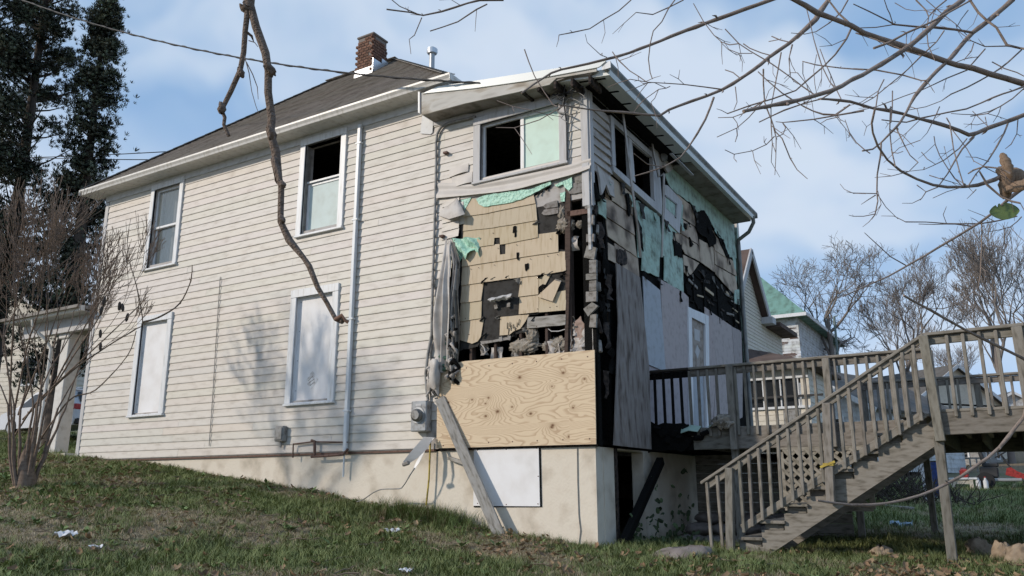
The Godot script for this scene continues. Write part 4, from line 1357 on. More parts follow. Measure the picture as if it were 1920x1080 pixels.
	for k in 9:
		g = Geo.new()
		var y := 3.3 - k * 0.26
		g.box(Vector3(0.03 + rng.randf() * 0.02, y, -0.06 - rng.randf() * 0.04), Vector3(0.05, rng.randf_range(0.12, 0.3), 0.06), Basis.from_euler(Vector3(rng.randf_range(-0.3, 0.3), rng.randf_range(-0.5, 0.5), rng.randf_range(-0.3, 0.3))), 0.01)
		part("charred_scrap", g, [M.char, M.scorched, M.lath][k % 3], house)

# ---- the burnt corner: the side in shade
func build_burn_side() -> void:
	# warped siding that is left by the corner
	var top := 4.7
	for k in 8:
		var g := Geo.new()
		var y := 3.62 + k * 0.127
		g.quad(Vector3(0.02, y, -0.08), Vector3(0.028 + 0.03 * rng.randf(), y - 0.02, -0.62), Vector3(0.012, y + 0.12, -0.62), Vector3(0.004, y + 0.13, -0.08))
		g.quad(Vector3(0.0, y, -0.08), Vector3(0.0, y - 0.02, -0.62), Vector3(0.05, y - 0.02, -0.62), Vector3(0.02, y, -0.08))
		part("siding_board", g, M.siding_smoky, house)
	slab("melted_siding", ragged([Vector2(0.181,3.711), Vector2(0.403,3.65), Vector2(0.682,3.661), Vector2(0.63,3.393), Vector2(0.476,3.386), Vector2(0.394,3.51), Vector2(0.189,3.282)], 0.01, 0.08), M.siding_smoky, house, "B", 0.0, 0.03, 0.05)
	# upper window: frame pieces round two burnt out lights
	var w := slab("window", [Vector2(0.673,4.665), Vector2(2.351,4.669), Vector2(2.261,4.572), Vector2(0.731,4.577)], M.trim_dirty, house, "B", -0.02, 0.03)
	slab("sill", [Vector2(0.667,3.891), Vector2(1.442,3.858), Vector2(2.571,3.813), Vector2(2.539,3.683), Vector2(1.431,3.742), Vector2(0.679,3.799)], M.trim_dirty, w, "B", -0.02, 0.045)
	slab("casing", [Vector2(2.233,4.82), Vector2(2.485,4.849), Vector2(2.576,3.72), Vector2(2.398,3.714), Vector2(2.219,3.863)], M.trim_dirty, w, "B", -0.02, 0.04)
	slab("casing", [Vector2(0.652,4.642), Vector2(0.767,4.639), Vector2(0.776,3.907), Vector2(0.661,3.895)], M.trim_dirty, w, "B", -0.02, 0.04)
	slab("header", [Vector2(1.405,4.598), Vector2(2.203,4.615), Vector2(2.166,4.564), Vector2(1.423,4.556)], M.trim_dirty, w, "B", -0.03, 0.01)
	slab("mullion", [Vector2(1.318,4.641), Vector2(1.445,4.644), Vector2(1.518,3.913), Vector2(1.336,3.918)], M.trim_dirty, w, "B", -0.04, 0.02)
	# long strips that hang free of the wall
	for q in [[[Vector3(0.12,4.76,-0.892), Vector3(0.16,4.44,-0.867), Vector3(0.22,4.001,-0.809), Vector3(0.24,3.61,-0.833), Vector3(0.22,3.266,-0.973), Vector3(0.18,2.989,-1.156), Vector3(0.1,2.711,-1.387)], 0.06], [[Vector3(0.08,4.766,-2.123), Vector3(0.1,4.509,-2.146), Vector3(0.12,4.22,-2.235), Vector3(0.14,4.338,-2.407)], 0.045], [[Vector3(0.14,4.343,-2.424), Vector3(0.14,3.806,-2.324), Vector3(0.12,3.336,-2.284), Vector3(0.08,2.936,-2.297)], 0.05]]:
		var g := Geo.new()
		var gr := []
		for i in q[0].size():
			var c: Vector3 = q[0][i]
			gr.append([c + Vector3(0.012, 0, q[1] * 0.5), c + Vector3(-0.012, 0, 0), c + Vector3(0.012, 0, -q[1] * 0.5)])
		gr.reverse()
		g.sheet(gr, 0.005)
		part("hanging_strip", g, M.siding_smoky, house)
	# siding stub beside the window with its lamp base
	var stub := slab("siding_stub", ragged([Vector2(2.384,4.902), Vector2(2.823,5.096), Vector2(3.079,5.064), Vector2(3.263,4.978), Vector2(3.162,4.703), Vector2(2.921,4.536), Vector2(2.761,4.613), Vector2(2.5,4.522)], 0.008, 0.08), M.siding_smoky, house, "B", 0.0, 0.03)
	var lg := Geo.new()
	var lc: Vector3 = [Vector3(0.05,4.737,-2.657)][0]
	lg.tube([lc, lc + Vector3(0.05, 0, 0), lc + Vector3(0.07, 0, 0)], [0.09, 0.08, 0.03], 14)
	part("lamp_base", lg, M.meter, stub)
	# tan shingles in shade, dirty with smoke
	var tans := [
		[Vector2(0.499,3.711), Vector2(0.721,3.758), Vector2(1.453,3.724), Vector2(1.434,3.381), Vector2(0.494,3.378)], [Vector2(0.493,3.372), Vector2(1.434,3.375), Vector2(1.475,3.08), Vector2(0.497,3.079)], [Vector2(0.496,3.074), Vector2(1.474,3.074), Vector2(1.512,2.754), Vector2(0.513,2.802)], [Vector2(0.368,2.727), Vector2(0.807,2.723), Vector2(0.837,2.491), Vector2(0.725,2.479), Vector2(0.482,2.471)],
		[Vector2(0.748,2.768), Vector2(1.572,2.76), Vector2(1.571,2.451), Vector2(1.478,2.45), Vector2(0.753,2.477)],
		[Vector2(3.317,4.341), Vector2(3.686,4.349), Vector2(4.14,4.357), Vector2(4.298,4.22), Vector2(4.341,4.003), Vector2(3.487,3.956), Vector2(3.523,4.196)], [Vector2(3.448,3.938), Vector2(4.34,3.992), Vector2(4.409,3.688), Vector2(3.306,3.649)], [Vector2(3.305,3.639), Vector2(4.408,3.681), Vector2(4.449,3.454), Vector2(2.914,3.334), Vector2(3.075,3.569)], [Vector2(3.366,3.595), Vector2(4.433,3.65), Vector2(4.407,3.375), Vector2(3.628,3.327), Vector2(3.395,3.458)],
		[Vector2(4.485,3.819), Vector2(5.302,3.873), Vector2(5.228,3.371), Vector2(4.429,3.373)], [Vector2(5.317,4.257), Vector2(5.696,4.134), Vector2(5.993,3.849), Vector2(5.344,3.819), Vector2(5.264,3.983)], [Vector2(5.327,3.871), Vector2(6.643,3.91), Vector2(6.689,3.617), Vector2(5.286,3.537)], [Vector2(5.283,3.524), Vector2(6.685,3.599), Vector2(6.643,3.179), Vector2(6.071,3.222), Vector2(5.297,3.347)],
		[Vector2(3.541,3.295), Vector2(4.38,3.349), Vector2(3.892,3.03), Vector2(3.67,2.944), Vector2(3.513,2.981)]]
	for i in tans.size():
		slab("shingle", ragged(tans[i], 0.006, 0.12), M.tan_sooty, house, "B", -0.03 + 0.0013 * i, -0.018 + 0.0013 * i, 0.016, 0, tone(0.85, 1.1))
	# mint foam sheets
	var foams := [
		[Vector2(2.839,4.494), Vector2(3.297,4.838), Vector2(4.413,4.902), Vector2(5.737,4.913), Vector2(6.788,4.869), Vector2(6.754,4.435), Vector2(6.817,4.031), Vector2(6.279,3.919), Vector2(5.939,4.16), Vector2(5.381,4.293), Vector2(4.96,4.414), Vector2(4.465,4.305), Vector2(4.145,4.387), Vector2(3.317,4.341), Vector2(3.011,4.369)], [Vector2(6.784,4.518), Vector2(6.677,3.442), Vector2(6.533,3.927), Vector2(6.217,4.193)],
		[Vector2(1.553,3.658), Vector2(2.502,3.669), Vector2(2.582,3.015), Vector2(1.534,2.759)], [Vector2(1.723,3.152), Vector2(2.475,3.252), Vector2(2.418,2.933), Vector2(2.355,2.635), Vector2(1.663,2.585)], [Vector2(2.674,3.408), Vector2(3.051,3.439), Vector2(3.507,3.203), Vector2(3.437,2.616), Vector2(2.555,2.622)], [Vector2(2.667,3.679), Vector2(3.367,3.633), Vector2(3.116,3.548), Vector2(2.839,3.094), Vector2(2.517,3.015)], [Vector2(0.191,3.309), Vector2(0.469,3.288), Vector2(0.451,3.039), Vector2(0.197,3.045)],
		[Vector2(6.423,3.261), Vector2(6.775,3.368), Vector2(6.721,3.024), Vector2(6.376,3)], [Vector2(3.487,4.202), Vector2(3.634,4.196), Vector2(3.528,3.86), Vector2(3.332,3.64)]]
	for i in foams.size():
		slab("foam_sheet", ragged(foams[i], 0.012, 0.1), M.mint_dirty, house, "B", -0.012 + 0.0021 * i, 0.001 + 0.0021 * i, 0.0, 0, tone(0.88, 1.08))
	# small blocked window in the foam
	var sw := slab("window", [Vector2(2.761,4.285), Vector2(2.909,4.317), Vector2(3.557,4.239), Vector2(3.336,3.606), Vector2(2.64,3.669), Vector2(2.67,3.773)], M.trim_dirty, house, "B", 0.0, 0.03)
	slab("foam_pane", [Vector2(2.774,4.069), Vector2(3.206,4.071), Vector2(3.159,3.859), Vector2(2.733,3.875)], M.mint_dirty, sw, "B", 0.03, 0.034)
	slab("casing", [Vector2(2.728,4.096), Vector2(3.247,4.103), Vector2(3.243,4.075), Vector2(2.724,4.066)], M.conduit, sw, "B", 0.03, 0.046)
	slab("casing", [Vector2(3.192,4.093), Vector2(3.263,4.095), Vector2(3.19,3.828), Vector2(3.129,3.837)], M.conduit, sw, "B", 0.03, 0.046)
	# charred flap and burnt edges
	var chars := [[Vector2(4.326,4.262), Vector2(4.775,4.449), Vector2(5.153,4.321), Vector2(5.194,4.184), Vector2(5.441,4.065), Vector2(5.371,3.943), Vector2(4.977,3.797), Vector2(4.839,3.924), Vector2(4.366,3.903), Vector2(4.279,3.984)], [Vector2(5.207,4.254), Vector2(5.368,4.269), Vector2(5.905,4.15), Vector2(6.191,3.896), Vector2(6.036,3.858), Vector2(5.653,4.084)], [Vector2(3.634,3.889), Vector2(3.749,3.904), Vector2(3.769,3.791), Vector2(3.601,3.795)], [Vector2(3.026,3.409), Vector2(3.241,3.385), Vector2(3.35,3.218), Vector2(3.078,3.167)], [Vector2(1.132,3.629), Vector2(1.241,3.635), Vector2(1.299,3.369), Vector2(1.223,3.289)], [Vector2(1.549,3.354), Vector2(1.681,3.245), Vector2(1.717,2.904), Vector2(1.604,2.991)], [Vector2(0.321,3.634), Vector2(0.516,3.653), Vector2(0.638,3.366), Vector2(0.5,3.433)], [Vector2(3.865,3.691), Vector2(4.04,3.586), Vector2(3.922,3.518)], [Vector2(3.021,3.412), Vector2(3.412,3.424), Vector2(3.399,3.204), Vector2(3.084,3.18)]]
	for i in chars.size():
		slab("burn_mark", ragged(chars[i], 0.016, 0.045), M.char, house, "B", 0.004, 0.022 + 0.001 * i)
	# the burnt patch over the boards: charred laths across a black hollow
	slab("burnt_patch", ragged([Vector2(3.864,3.027), Vector2(4.428,3.287), Vector2(4.703,3.235), Vector2(5.128,3.292), Vector2(5.491,3.252), Vector2(5.89,3.186), Vector2(6.175,3.088), Vector2(6.416,3.241), Vector2(6.58,3.041), Vector2(6.813,3.001), Vector2(6.736,2.501), Vector2(5.987,2.541), Vector2(5.465,2.51), Vector2(4.857,2.499), Vector2(4.285,2.469), Vector2(4.029,2.549), Vector2(3.711,2.524), Vector2(3.908,2.78), Vector2(3.655,2.817)], 0.035, 0.07), M.char, house, "B", -0.03, -0.003)
	slab("burn_mark", ragged([Vector2(3.499,2.784), Vector2(3.753,2.784), Vector2(3.798,2.613), Vector2(3.571,2.603)], 0.02, 0.05), M.char, house, "B", -0.03, 0.03)
	slab("burn_mark", ragged([Vector2(0.78,2.689), Vector2(1.067,2.732), Vector2(1.127,2.593), Vector2(0.975,2.497), Vector2(0.765,2.507)], 0.02, 0.05), M.scorched, house, "B", 0.0, 0.012)
	for k in 22:
		var g := Geo.new()
		var u := rng.randf_range(3.9, 6.6)
		var y := rng.randf_range(2.62, 3.2)
		g.box(Vector3(0.01, y, -u), Vector3(0.02, rng.randf_range(0.02, 0.06), rng.randf_range(0.15, 0.5)), Basis.from_euler(Vector3(rng.randf_range(-0.15, 0.15), 0, 0)), 0.005)
		part("charred_lath", g, [M.char, M.scorched, M.lath, M.tan][k % 4], house)
	for u in [3.95, 4.5, 5.3, 6.3, 6.62]:
		var g := Geo.new()
		g.box(Vector3(0.012, 2.8, -u), Vector3(0.02, rng.randf_range(0.4, 0.9), 0.06), Basis.from_euler(Vector3(rng.randf_range(-0.05, 0.05), 0, 0)), 0.006)
		part("charred_lath", g, M.char, house)
	# boards screwed over the lower floor
	slab("plywood_board", [Vector2(0.589,2.438), Vector2(1.409,2.416), Vector2(1.54,1.128), Vector2(1.422,-0.017), Vector2(0.201,-0.013), Vector2(0.548,1.586)], M.grey_ply, house, "B", 0.06, 0.075, 0.06, 1, Color(1, 1, 1), "tall weathered grey plywood board")
	slab("plywood_board", [Vector2(1.629,2.488), Vector2(2.302,2.415), Vector2(2.375,1.166), Vector2(1.601,1.198)], M.blue_board, house, "B", 0.022, 0.034, 0.0, 1)
	slab("plywood_board", [Vector2(2.369,2.603), Vector2(3.409,2.609), Vector2(3.634,2.569), Vector2(3.502,1.306), Vector2(2.361,1.183)], M.pink_board, house, "B", 0.01, 0.022, 0.0, 1)
	slab("plywood_board", [Vector2(1.6,1.192), Vector2(3.501,1.299), Vector2(3.44,0.437), Vector2(1.606,0.265)], M.pink_board, house, "B", 0.0, 0.012, 0.0, 1, Color(0.85, 0.88, 0.95))
	slab("plywood_board", [Vector2(4.456,2.561), Vector2(4.831,2.54), Vector2(4.931,1.55), Vector2(4.496,0.504), Vector2(4.273,0.49)], M.pink_board, house, "B", 0.012, 0.026, 0.0, 1, Color(1.0, 0.98, 0.98))
	slab("plywood_board", [Vector2(4.842,2.535), Vector2(6.035,2.485), Vector2(6.068,1.69), Vector2(5.857,0.665), Vector2(4.552,0.507), Vector2(4.955,1.553)], M.pink_board, house, "B", 0.01, 0.022, 0.0, 1)
	slab("plywood_board", [Vector2(6.061,2.481), Vector2(6.701,2.488), Vector2(6.607,1.757), Vector2(6.367,0.777), Vector2(5.883,0.666), Vector2(6.095,1.694)], M.pink_board, house, "B", 0.008, 0.02, 0.0, 1, Color(0.85, 0.85, 0.86))
	# boarded back door in its frame
	var d := slab("door", [Vector2(3.638,2.231), Vector2(4.36,2.234), Vector2(4.102,0.445), Vector2(3.424,0.404)], M.door_skin, house, "B", 0.0, 0.012, 0.0, 1)
	slab("frame", [Vector2(3.511,2.384), Vector2(3.684,2.388), Vector2(3.463,0.406), Vector2(3.326,0.398)], M.trim, d, "B", 0.0, 0.05)
	slab("frame", [Vector2(4.393,2.417), Vector2(4.572,2.412), Vector2(4.297,0.457), Vector2(4.102,0.445)], M.trim, d, "B", 0.0, 0.05)
	slab("frame", [Vector2(3.683,2.384), Vector2(4.393,2.417), Vector2(4.36,2.234), Vector2(3.659,2.235)], M.trim, d, "B", 0.0, 0.046)
	slab("paper_notice", [Vector2(3.86,2.078), Vector2(4.138,2.088), Vector2(4.125,1.892), Vector2(3.849,1.885)], M.trim_dirty, d, "B", 0.012, 0.015)
	slab("paper_notice", [Vector2(3.963,1.818), Vector2(4.097,1.731), Vector2(3.943,1.575), Vector2(3.834,1.673)], M.trim_dirty, d, "B", 0.012, 0.015)
	slab("kick_panel", [Vector2(3.633,1.322), Vector2(4.181,1.359), Vector2(4.059,0.443), Vector2(3.523,0.41)], M.blue_board, d, "B", 0.012, 0.02)
	# inside the burnt corner: studs and a fallen board
	for u in [0.16, 0.42, 0.8]:
		var g := Geo.new()
		g.box(Vector3(-0.09, 1.5, -u), Vector3(0.09, 3.0, 0.05), Basis.IDENTITY, 0.008)
		part("stud", g, M.char, house)
	for k in 7:
		var g := Geo.new()
		var gr := []
		var c := Vector3(0.03, 2.9 - k * 0.33, -0.2 - 0.1 * (k % 3))
		for i in 6:
			var row := []
			for j in 4: row.append(c + Vector3(rng.randf_range(-0.02, 0.05), -i * 0.07, (j - 1.5) * 0.045))
			gr.append(row)
		gr.reverse()
		g.sheet(gr, 0.003)
		part("charred_scrap", g, [M.scorched, M.char][k % 2], house)
	# wall corner at the far end
	var cg := Geo.new()
	cg.box(Vector3(-0.01, 2.35, -6.93), Vector3(0.06, 4.7, 0.06))
	part("corner_trim", cg, M.mint_dirty, house)
	# charred brace and post in the cellar opening
	cg = Geo.new()
	cg.bar([Vector3(0.15,-1.343,-0.145)][0], [Vector3(0.1,-0.153,-1.835)][0], 0.1, 0.12, Vector3.UP, 0.012)
	part("brace", cg, M.char, house)
	cg = Geo.new()
	cg.bar(Vector3(-0.06, -2.0, -0.57), Vector3(-0.06, -0.03, -0.57), 0.06, 0.12, Vector3(1, 0, 0), 0.01)
	part("post", cg, M.scorched, house)

func tatter(called: String, p: Vector3, ex: Vector3, out: Vector3, w: float, l: float, curl: float, m: Material) -> void:
	# a torn strip that hangs from p and curls away from the wall
	var g := Geo.new()
	var gr := []
	for i in 7:
		var t := i / 6.0
		var row := []
		for j in 5:
			var k := j / 4.0 - 0.5
			var ww := w * (1.0 - 0.55 * t) * (1.0 + 0.25 * sin(i * 2.1 + p.y * 9.0))
			row.append(p + ex * (k * ww + 0.02 * sin(t * 4.0 + p.x * 7.0)) - Vector3.UP * l * (t - 0.25 * curl * t * t) + out * (0.012 + curl * l * 0.45 * t * t + 0.012 * sin(k * 5.0 + i)))
		gr.append(row)
	gr.reverse()
	g.sheet(gr, 0.002)
	part(called, g, m, house)

func build_tatters() -> void:
	for q in [Vector2(-0.821,3.431), Vector2(-0.749,3.444), Vector2(-0.634,3.474), Vector2(-0.834,3.01), Vector2(-0.476,2.818), Vector2(-1.671,2.325), Vector2(-1.52,2.315), Vector2(-1.281,2.303), Vector2(-1.112,2.248), Vector2(-0.763,2.264), Vector2(-0.623,2.269), Vector2(-0.404,2.251), Vector2(-1.698,1.78), Vector2(-1.428,1.763), Vector2(-1.666,1.545), Vector2(-1.167,1.495), Vector2(-1.024,1.555), Vector2(-0.882,1.689), Vector2(-0.432,2.205)]:
		tatter("torn_felt", Vector3(q.x, q.y, 0.012), Vector3.RIGHT, Vector3(0, 0, 1), rng.randf_range(0.04, 0.1), rng.randf_range(0.035, 0.09), rng.randf_range(0.1, 0.5), [M.felt, M.felt_grey, M.char][rng.randi() % 3])
	for q in [Vector2(1.045,3.753), Vector2(1.377,3.656), Vector2(1.732,3.648), Vector2(2.262,3.655), Vector2(2.749,3.671), Vector2(3.075,3.569), Vector2(3.481,3.914), Vector2(4.171,4.359), Vector2(4.304,4.258), Vector2(4.931,4.259), Vector2(5.377,4.274), Vector2(5.821,4.167), Vector2(6.135,3.942), Vector2(1.553,3.299), Vector2(0.526,3.664), Vector2(0.264,3.36), Vector2(3.861,3.955)]:
		tatter("torn_wrap", Vector3(0.012, q.y, -q.x), Vector3(0, 0, -1), Vector3(1, 0, 0), rng.randf_range(0.06, 0.2), rng.randf_range(0.08, 0.28), rng.randf_range(0.1, 0.8), [M.felt, M.mint_dirty, M.char][rng.randi() % 3])
	for q in [Vector2(3.594,3.108), Vector2(3.892,3.03), Vector2(4.472,3.237), Vector2(5.059,3.254), Vector2(5.544,3.2), Vector2(6.064,3.187), Vector2(6.603,3.128), Vector2(4.713,2.679), Vector2(5.432,2.659), Vector2(6.221,2.681), Vector2(1.725,2.574), Vector2(2.308,2.608), Vector2(3.219,2.599), Vector2(0.859,2.496), Vector2(0.228,2.575), Vector2(0.276,2.33), Vector2(0.319,2.028), Vector2(0.371,1.841)]:
		tatter("torn_wrap", Vector3(0.014, q.y, -q.x), Vector3(0, 0, -1), Vector3(1, 0, 0), rng.randf_range(0.05, 0.16), rng.randf_range(0.1, 0.3), rng.randf_range(0.1, 0.7), [M.felt, M.felt_grey, M.char][rng.randi() % 3])
	# fine burn marks on the lowest shingles
	for q in [Vector2(-1.281,1.606), Vector2(-1.258,1.528), Vector2(-1.224,1.575), Vector2(-1.189,1.591), Vector2(-1.16,1.555), Vector2(-1.126,1.602), Vector2(-1.097,1.636), Vector2(-1.241,1.621)]:
		var g := Geo.new()
		g.box(Vector3(q.x, q.y, 0.031), Vector3(0.008, rng.randf_range(0.03, 0.09), 0.004), Basis(Vector3(0, 0, 1), rng.randf_range(-0.3, 0.3)))
		part("burn_mark", g, M.char, house)
	# nails in the shingles and screws in the boards
	for k in 26:
		var g := Geo.new()
		var p := Vector3(-2.1 + rng.randf() * 1.7, 1.55 + int(rng.randf() * 7.0) * 0.235, 0.026)
		g.tube([p, p + Vector3(0, 0, 0.004)], [0.007], 6)
		part("nail", g, M.rust, house)
	for q in [Vector2(-1.773,-0.033), Vector2(-1.322,-0.031), Vector2(-0.863,-0.029), Vector2(-1.767,-0.722), Vector2(-1.322,-0.732), Vector2(-0.851,-0.721), Vector2(-1.798,-0.373), Vector2(-0.844,-0.382)]:
		var g := Geo.new()
		g.tube([Vector3(q.x, q.y, -0.008), Vector3(q.x, q.y, -0.005)], [0.008], 6)
		part("screw", g, M.rust, house)
	for x in [-8.96, -4.905]:
		for i in 4:
			for sd in [-1, 1]:
				var g := Geo.new()
				var p := Vector3(x + sd * 0.36, 0.98 + i * 0.48, -0.03)
				g.tube([p, p + Vector3(0, 0, 0.004)], [0.008], 6)
				part("screw", g, M.conduit, house)

# ---- the deck and its stair
func plank(g: Geo, a: Vector3, b: Vector3, w: float, d: float, up := Vector3.UP, ch := 0.006) -> void:
	g.uo = Vector2(rng.randf() * 4.0, rng.randf() * 4.0)
	g.tint = tone(0.74, 1.22)
	g.bar(a, b, w, d, up, ch)

func deck_piece(called: String, a: Vector3, b: Vector3, w: float, d: float, m: Material, parent: Node3D, up := Vector3.UP) -> MeshInstance3D:
	var g := Geo.new()
	plank(g, a, b, w, d, up)
	return part(called, g, m, parent)

func railing(deck: Node3D, a: Vector3, b: Vector3, posts: Array, step: float, char_to := -9.0, low := 0.16) -> void:
	# top rail from a to b, balusters nailed to the outside of the rim, posts at the given fractions
	var out := (b - a).normalized().cross(Vector3.UP)
	var flat := (b - a).normalized()
	var m := func(x: float) -> Material: return M.char if x < char_to else M.deck
	var n := maxi(1, int((b - a).length() / 1.9))
	if a.x < char_to:
		var c := a + (b - a) * ((char_to - a.x) / (b.x - a.x))
		deck_piece("rail", a, c, 0.13, 0.035, M.deck_burnt, deck)
		deck_piece("rail", c, b, 0.13, 0.035, M.deck, deck)
		deck_piece("sub_rail", a - Vector3(0, 0.07, 0), c - Vector3(0, 0.07, 0), 0.035, 0.085, M.char, deck)
		deck_piece("sub_rail", c - Vector3(0, 0.07, 0), b - Vector3(0, 0.07, 0), 0.035, 0.085, M.deck, deck)
	else:
		deck_piece("rail", a, b, 0.13, 0.035, M.deck, deck)
		deck_piece("sub_rail", a - Vector3(0, 0.07, 0), b - Vector3(0, 0.07, 0), 0.035, 0.085, M.deck, deck)
	var k := 0.09
	while k < (b - a).length() - 0.05:
		var p := a + flat * k
		var near_post := false
		for q in posts:
			if absf(q * (b - a).length() - k) < 0.07: near_post = true
		if not near_post:
			var j := Vector3(rng.randf_range(-0.008, 0.008), 0, 0)
			deck_piece("baluster", p + out * 0.036 - Vector3(0, 0.03, 0), p + out * 0.036 - Vector3(0, 1.1 - low, 0) + j, 0.036, 0.036, M.char if p.x < char_to else M.deck, deck, out)
		k += step

func build_deck() -> void:
	var deck := thing("wooden_deck", "weathered grey timber deck with railing and stair beside the burnt house", "deck", Vector3(2.5, -1.35, -1.8))
	var zf := -1.75
	var fl := 0.27
	var right := 5.6
	var back := -4.9
	# rim boards
	deck_piece("rim_board", Vector3(0.02, 0.12, zf), Vector3(0.62, 0.12, zf), 0.04, 0.3, M.char, deck)
	deck_piece("rim_board", Vector3(0.625, 0.12, zf), Vector3(1.2, 0.12, zf), 0.04, 0.29, M.deck, deck)
	deck_piece("rim_board", Vector3(1.205, 0.12, zf), Vector3(3.66, 0.12, zf), 0.04, 0.29, M.deck, deck)
	deck_piece("rim_board", Vector3(right, 0.12, zf - 0.02), Vector3(right, 0.12, back), 0.04, 0.29, M.deck, deck)
	deck_piece("rim_board", Vector3(0.02, 0.12, back), Vector3(right - 0.03, 0.12, back), 0.04, 0.29, M.deck, deck)
	# joists and floor boards
	for k in 13:
		deck_piece("joist", Vector3(0.3 + k * 0.42, 0.11, zf - 0.03), Vector3(0.3 + k * 0.42, 0.11, back + 0.03), 0.04, 0.24, M.char if k < 1 else M.deck, deck)
	for k in 22:
		var z := zf - 0.05 - k * 0.143
		deck_piece("floor_board", Vector3(0.01, fl - 0.018, z), Vector3(right, fl - 0.018, z), 0.137, 0.034, M.deck if k % 3 else M.deck, deck)
	# posts under the deck
	for p in [Vector3(1.18, 0, zf - 0.04), Vector3(2.42, 0, -3.3), Vector3(5.0, 0, -4.8), Vector3(1.18, 0, -4.7), Vector3(3.2, 0, -4.8)]:
		deck_piece("post", Vector3(p.x, ground_at(p.x, p.z) - 0.1, p.z), Vector3(p.x, -0.02, p.z), 0.09, 0.09, M.deck, deck, Vector3(1, 0, 0))
	# front railing, burnt black near the house
	railing(deck, Vector3(0.02, 1.085, zf + 0.0), Vector3(3.66, 1.1, zf + 0.0), [0.32, 0.665, 0.99], 0.128, 0.62)
	for x in [1.2, 2.45, 3.63]:
		deck_piece("rail_post", Vector3(x, -0.04, zf + 0.066), Vector3(x, 1.075, zf + 0.066), 0.088, 0.088, M.deck, deck, Vector3(0, 0, 1))
	# far railings
	railing(deck, Vector3(2.4, 1.1, back + 0.05), Vector3(right, 1.1, back + 0.05), [0.0, 0.5, 1.0], 0.14)
	railing(deck, Vector3(right, 1.1, zf - 0.1), Vector3(right, 1.1, back + 0.1), [0.0, 0.5, 1.0], 0.14)
	for x in [2.4, 4.0, 5.55]:
		deck_piece("rail_post", Vector3(x, 0.0, back + 0.0), Vector3(x, 1.075, back + 0.0), 0.088, 0.088, M.deck, deck, Vector3(0, 0, 1))
	# the landing that steps out towards the stair
	var zl := -0.6
	deck_piece("rim_board", Vector3(3.72, 0.13, zl), Vector3(4.6, 0.145, zl), 0.04, 0.25, M.deck, deck)
	deck_piece("rim_board", Vector3(4.6, 0.13, zl - 0.03), Vector3(4.6, 0.13, zf - 0.1), 0.04, 0.25, M.deck, deck)
	deck_piece("rim_board", Vector3(3.7, 0.13, zl - 0.03), Vector3(3.7, 0.13, zf + 0.03), 0.04, 0.25, M.deck, deck)
	for k in 9:
		deck_piece("floor_board", Vector3(3.68, fl - 0.012, zl - 0.04 - k * 0.141), Vector3(4.62, fl - 0.012, zl - 0.04 - k * 0.141), 0.136, 0.034, M.deck, deck)
	for k in 3:
		deck_piece("joist", Vector3(3.95 + k * 0.22, 0.12, zl - 0.03), Vector3(3.95 + k * 0.22, 0.12, zf), 0.04, 0.2, M.deck, deck)
	railing(deck, Vector3(3.66, 1.085, zl), Vector3(4.62, 1.1, zl), [0.06, 0.95], 0.152, -9.0, 0.2)
	deck_piece("mid_rail", Vector3(4.6, 1.1, zl - 0.06), Vector3(4.6, 1.1, zf), 0.13, 0.035, M.deck, deck)
	deck_piece("rail_post", Vector3(3.72, -0.06, zl + 0.045), Vector3(3.68, 1.07, zl + 0.045), 0.095, 0.095, M.deck, deck, Vector3(0, 0, 1))
	deck_piece("rail_post", Vector3(4.56, 0.0, zl + 0.045), Vector3(4.55, 1.08, zl + 0.045), 0.1, 0.095, M.deck, deck, Vector3(0, 0, 1))
	deck_piece("post", Vector3(3.685, ground_at(3.68, zl) - 0.12, zl - 0.02), Vector3(3.7, 0.0, zl - 0.02), 0.095, 0.095, M.deck, deck, Vector3(0, 0, 1))
	deck_piece("post", Vector3(4.58, ground_at(4.58, zl) - 0.12, zl - 0.02), Vector3(4.58, 0.01, zl - 0.02), 0.095, 0.095, M.deck, deck, Vector3(0, 0, 1))
	deck_piece("post", Vector3(4.6, ground_at(4.6, zf) - 0.12, zf), Vector3(4.56, 0.0, zf), 0.1, 0.1, M.char, deck, Vector3(0, 0, 1))
	# stair: notched stringers, open treads, one railing on the near side
	var n := 8
	var foot := Vector3(1.5, -1.27, zl)
	var head := Vector3(3.62, 0.24, zl)
	var run := (head.x - foot.x) / n
	var rise := (head.y - foot.y) / n
	for z in [zl - 0.03, zl - 1.0]:
		var poly := [Vector2(foot.x + 0.0, foot.y - 0.06), Vector2(foot.x, foot.y + rise * 0.75)]
		for k in n:
			poly.append(Vector2(foot.x + run * (k + 0.0), foot.y + rise * (k + 0.42)))
			poly.append(Vector2(foot.x + run * (k + 1.0), foot.y + rise * (k + 0.42)))
		poly.remove_at(2)
		poly.append(Vector2(head.x + 0.06, head.y - 0.05))
		poly.append(Vector2(head.x + 0.06, head.y - 0.33))
		poly.append(Vector2(foot.x + 0.24, foot.y - 0.06))
		slab("stringer", poly, M.deck, deck, "A", z - 0.02, z + 0.02)
	for k in n:
		var x := foot.x + run * (k + 0.52)
		var y := foot.y + rise * (k + 0.8) + 0.018
		deck_piece("cleat", Vector3(x - run * 0.4, y - 0.055, zl - 0.075), Vector3(x + run * 0.4, y - 0.055, zl - 0.075), 0.04, 0.07, M.deck, deck)
		deck_piece("tread", Vector3(x, y, zl + 0.035), Vector3(x, y, zl - 1.05), run + 0.02, 0.036, M.deck, deck)
	var dir := (head - foot).normalized()
	var ra := Vector3(1.1, -0.475, zl + 0.03)
	var rb := Vector3(3.68, 1.08, zl + 0.03)
	deck_piece("handrail", ra, rb, 0.1, 0.034, M.deck, deck)
	deck_piece("sub_rail", ra + Vector3(0.06, -0.045, 0), rb + Vector3(-0.06, -0.07, 0), 0.034, 0.07, M.deck, deck)
	var la := Vector3(1.56, -0.985, zl + 0.045)
	var lb := Vector3(3.6, 0.235, zl + 0.045)
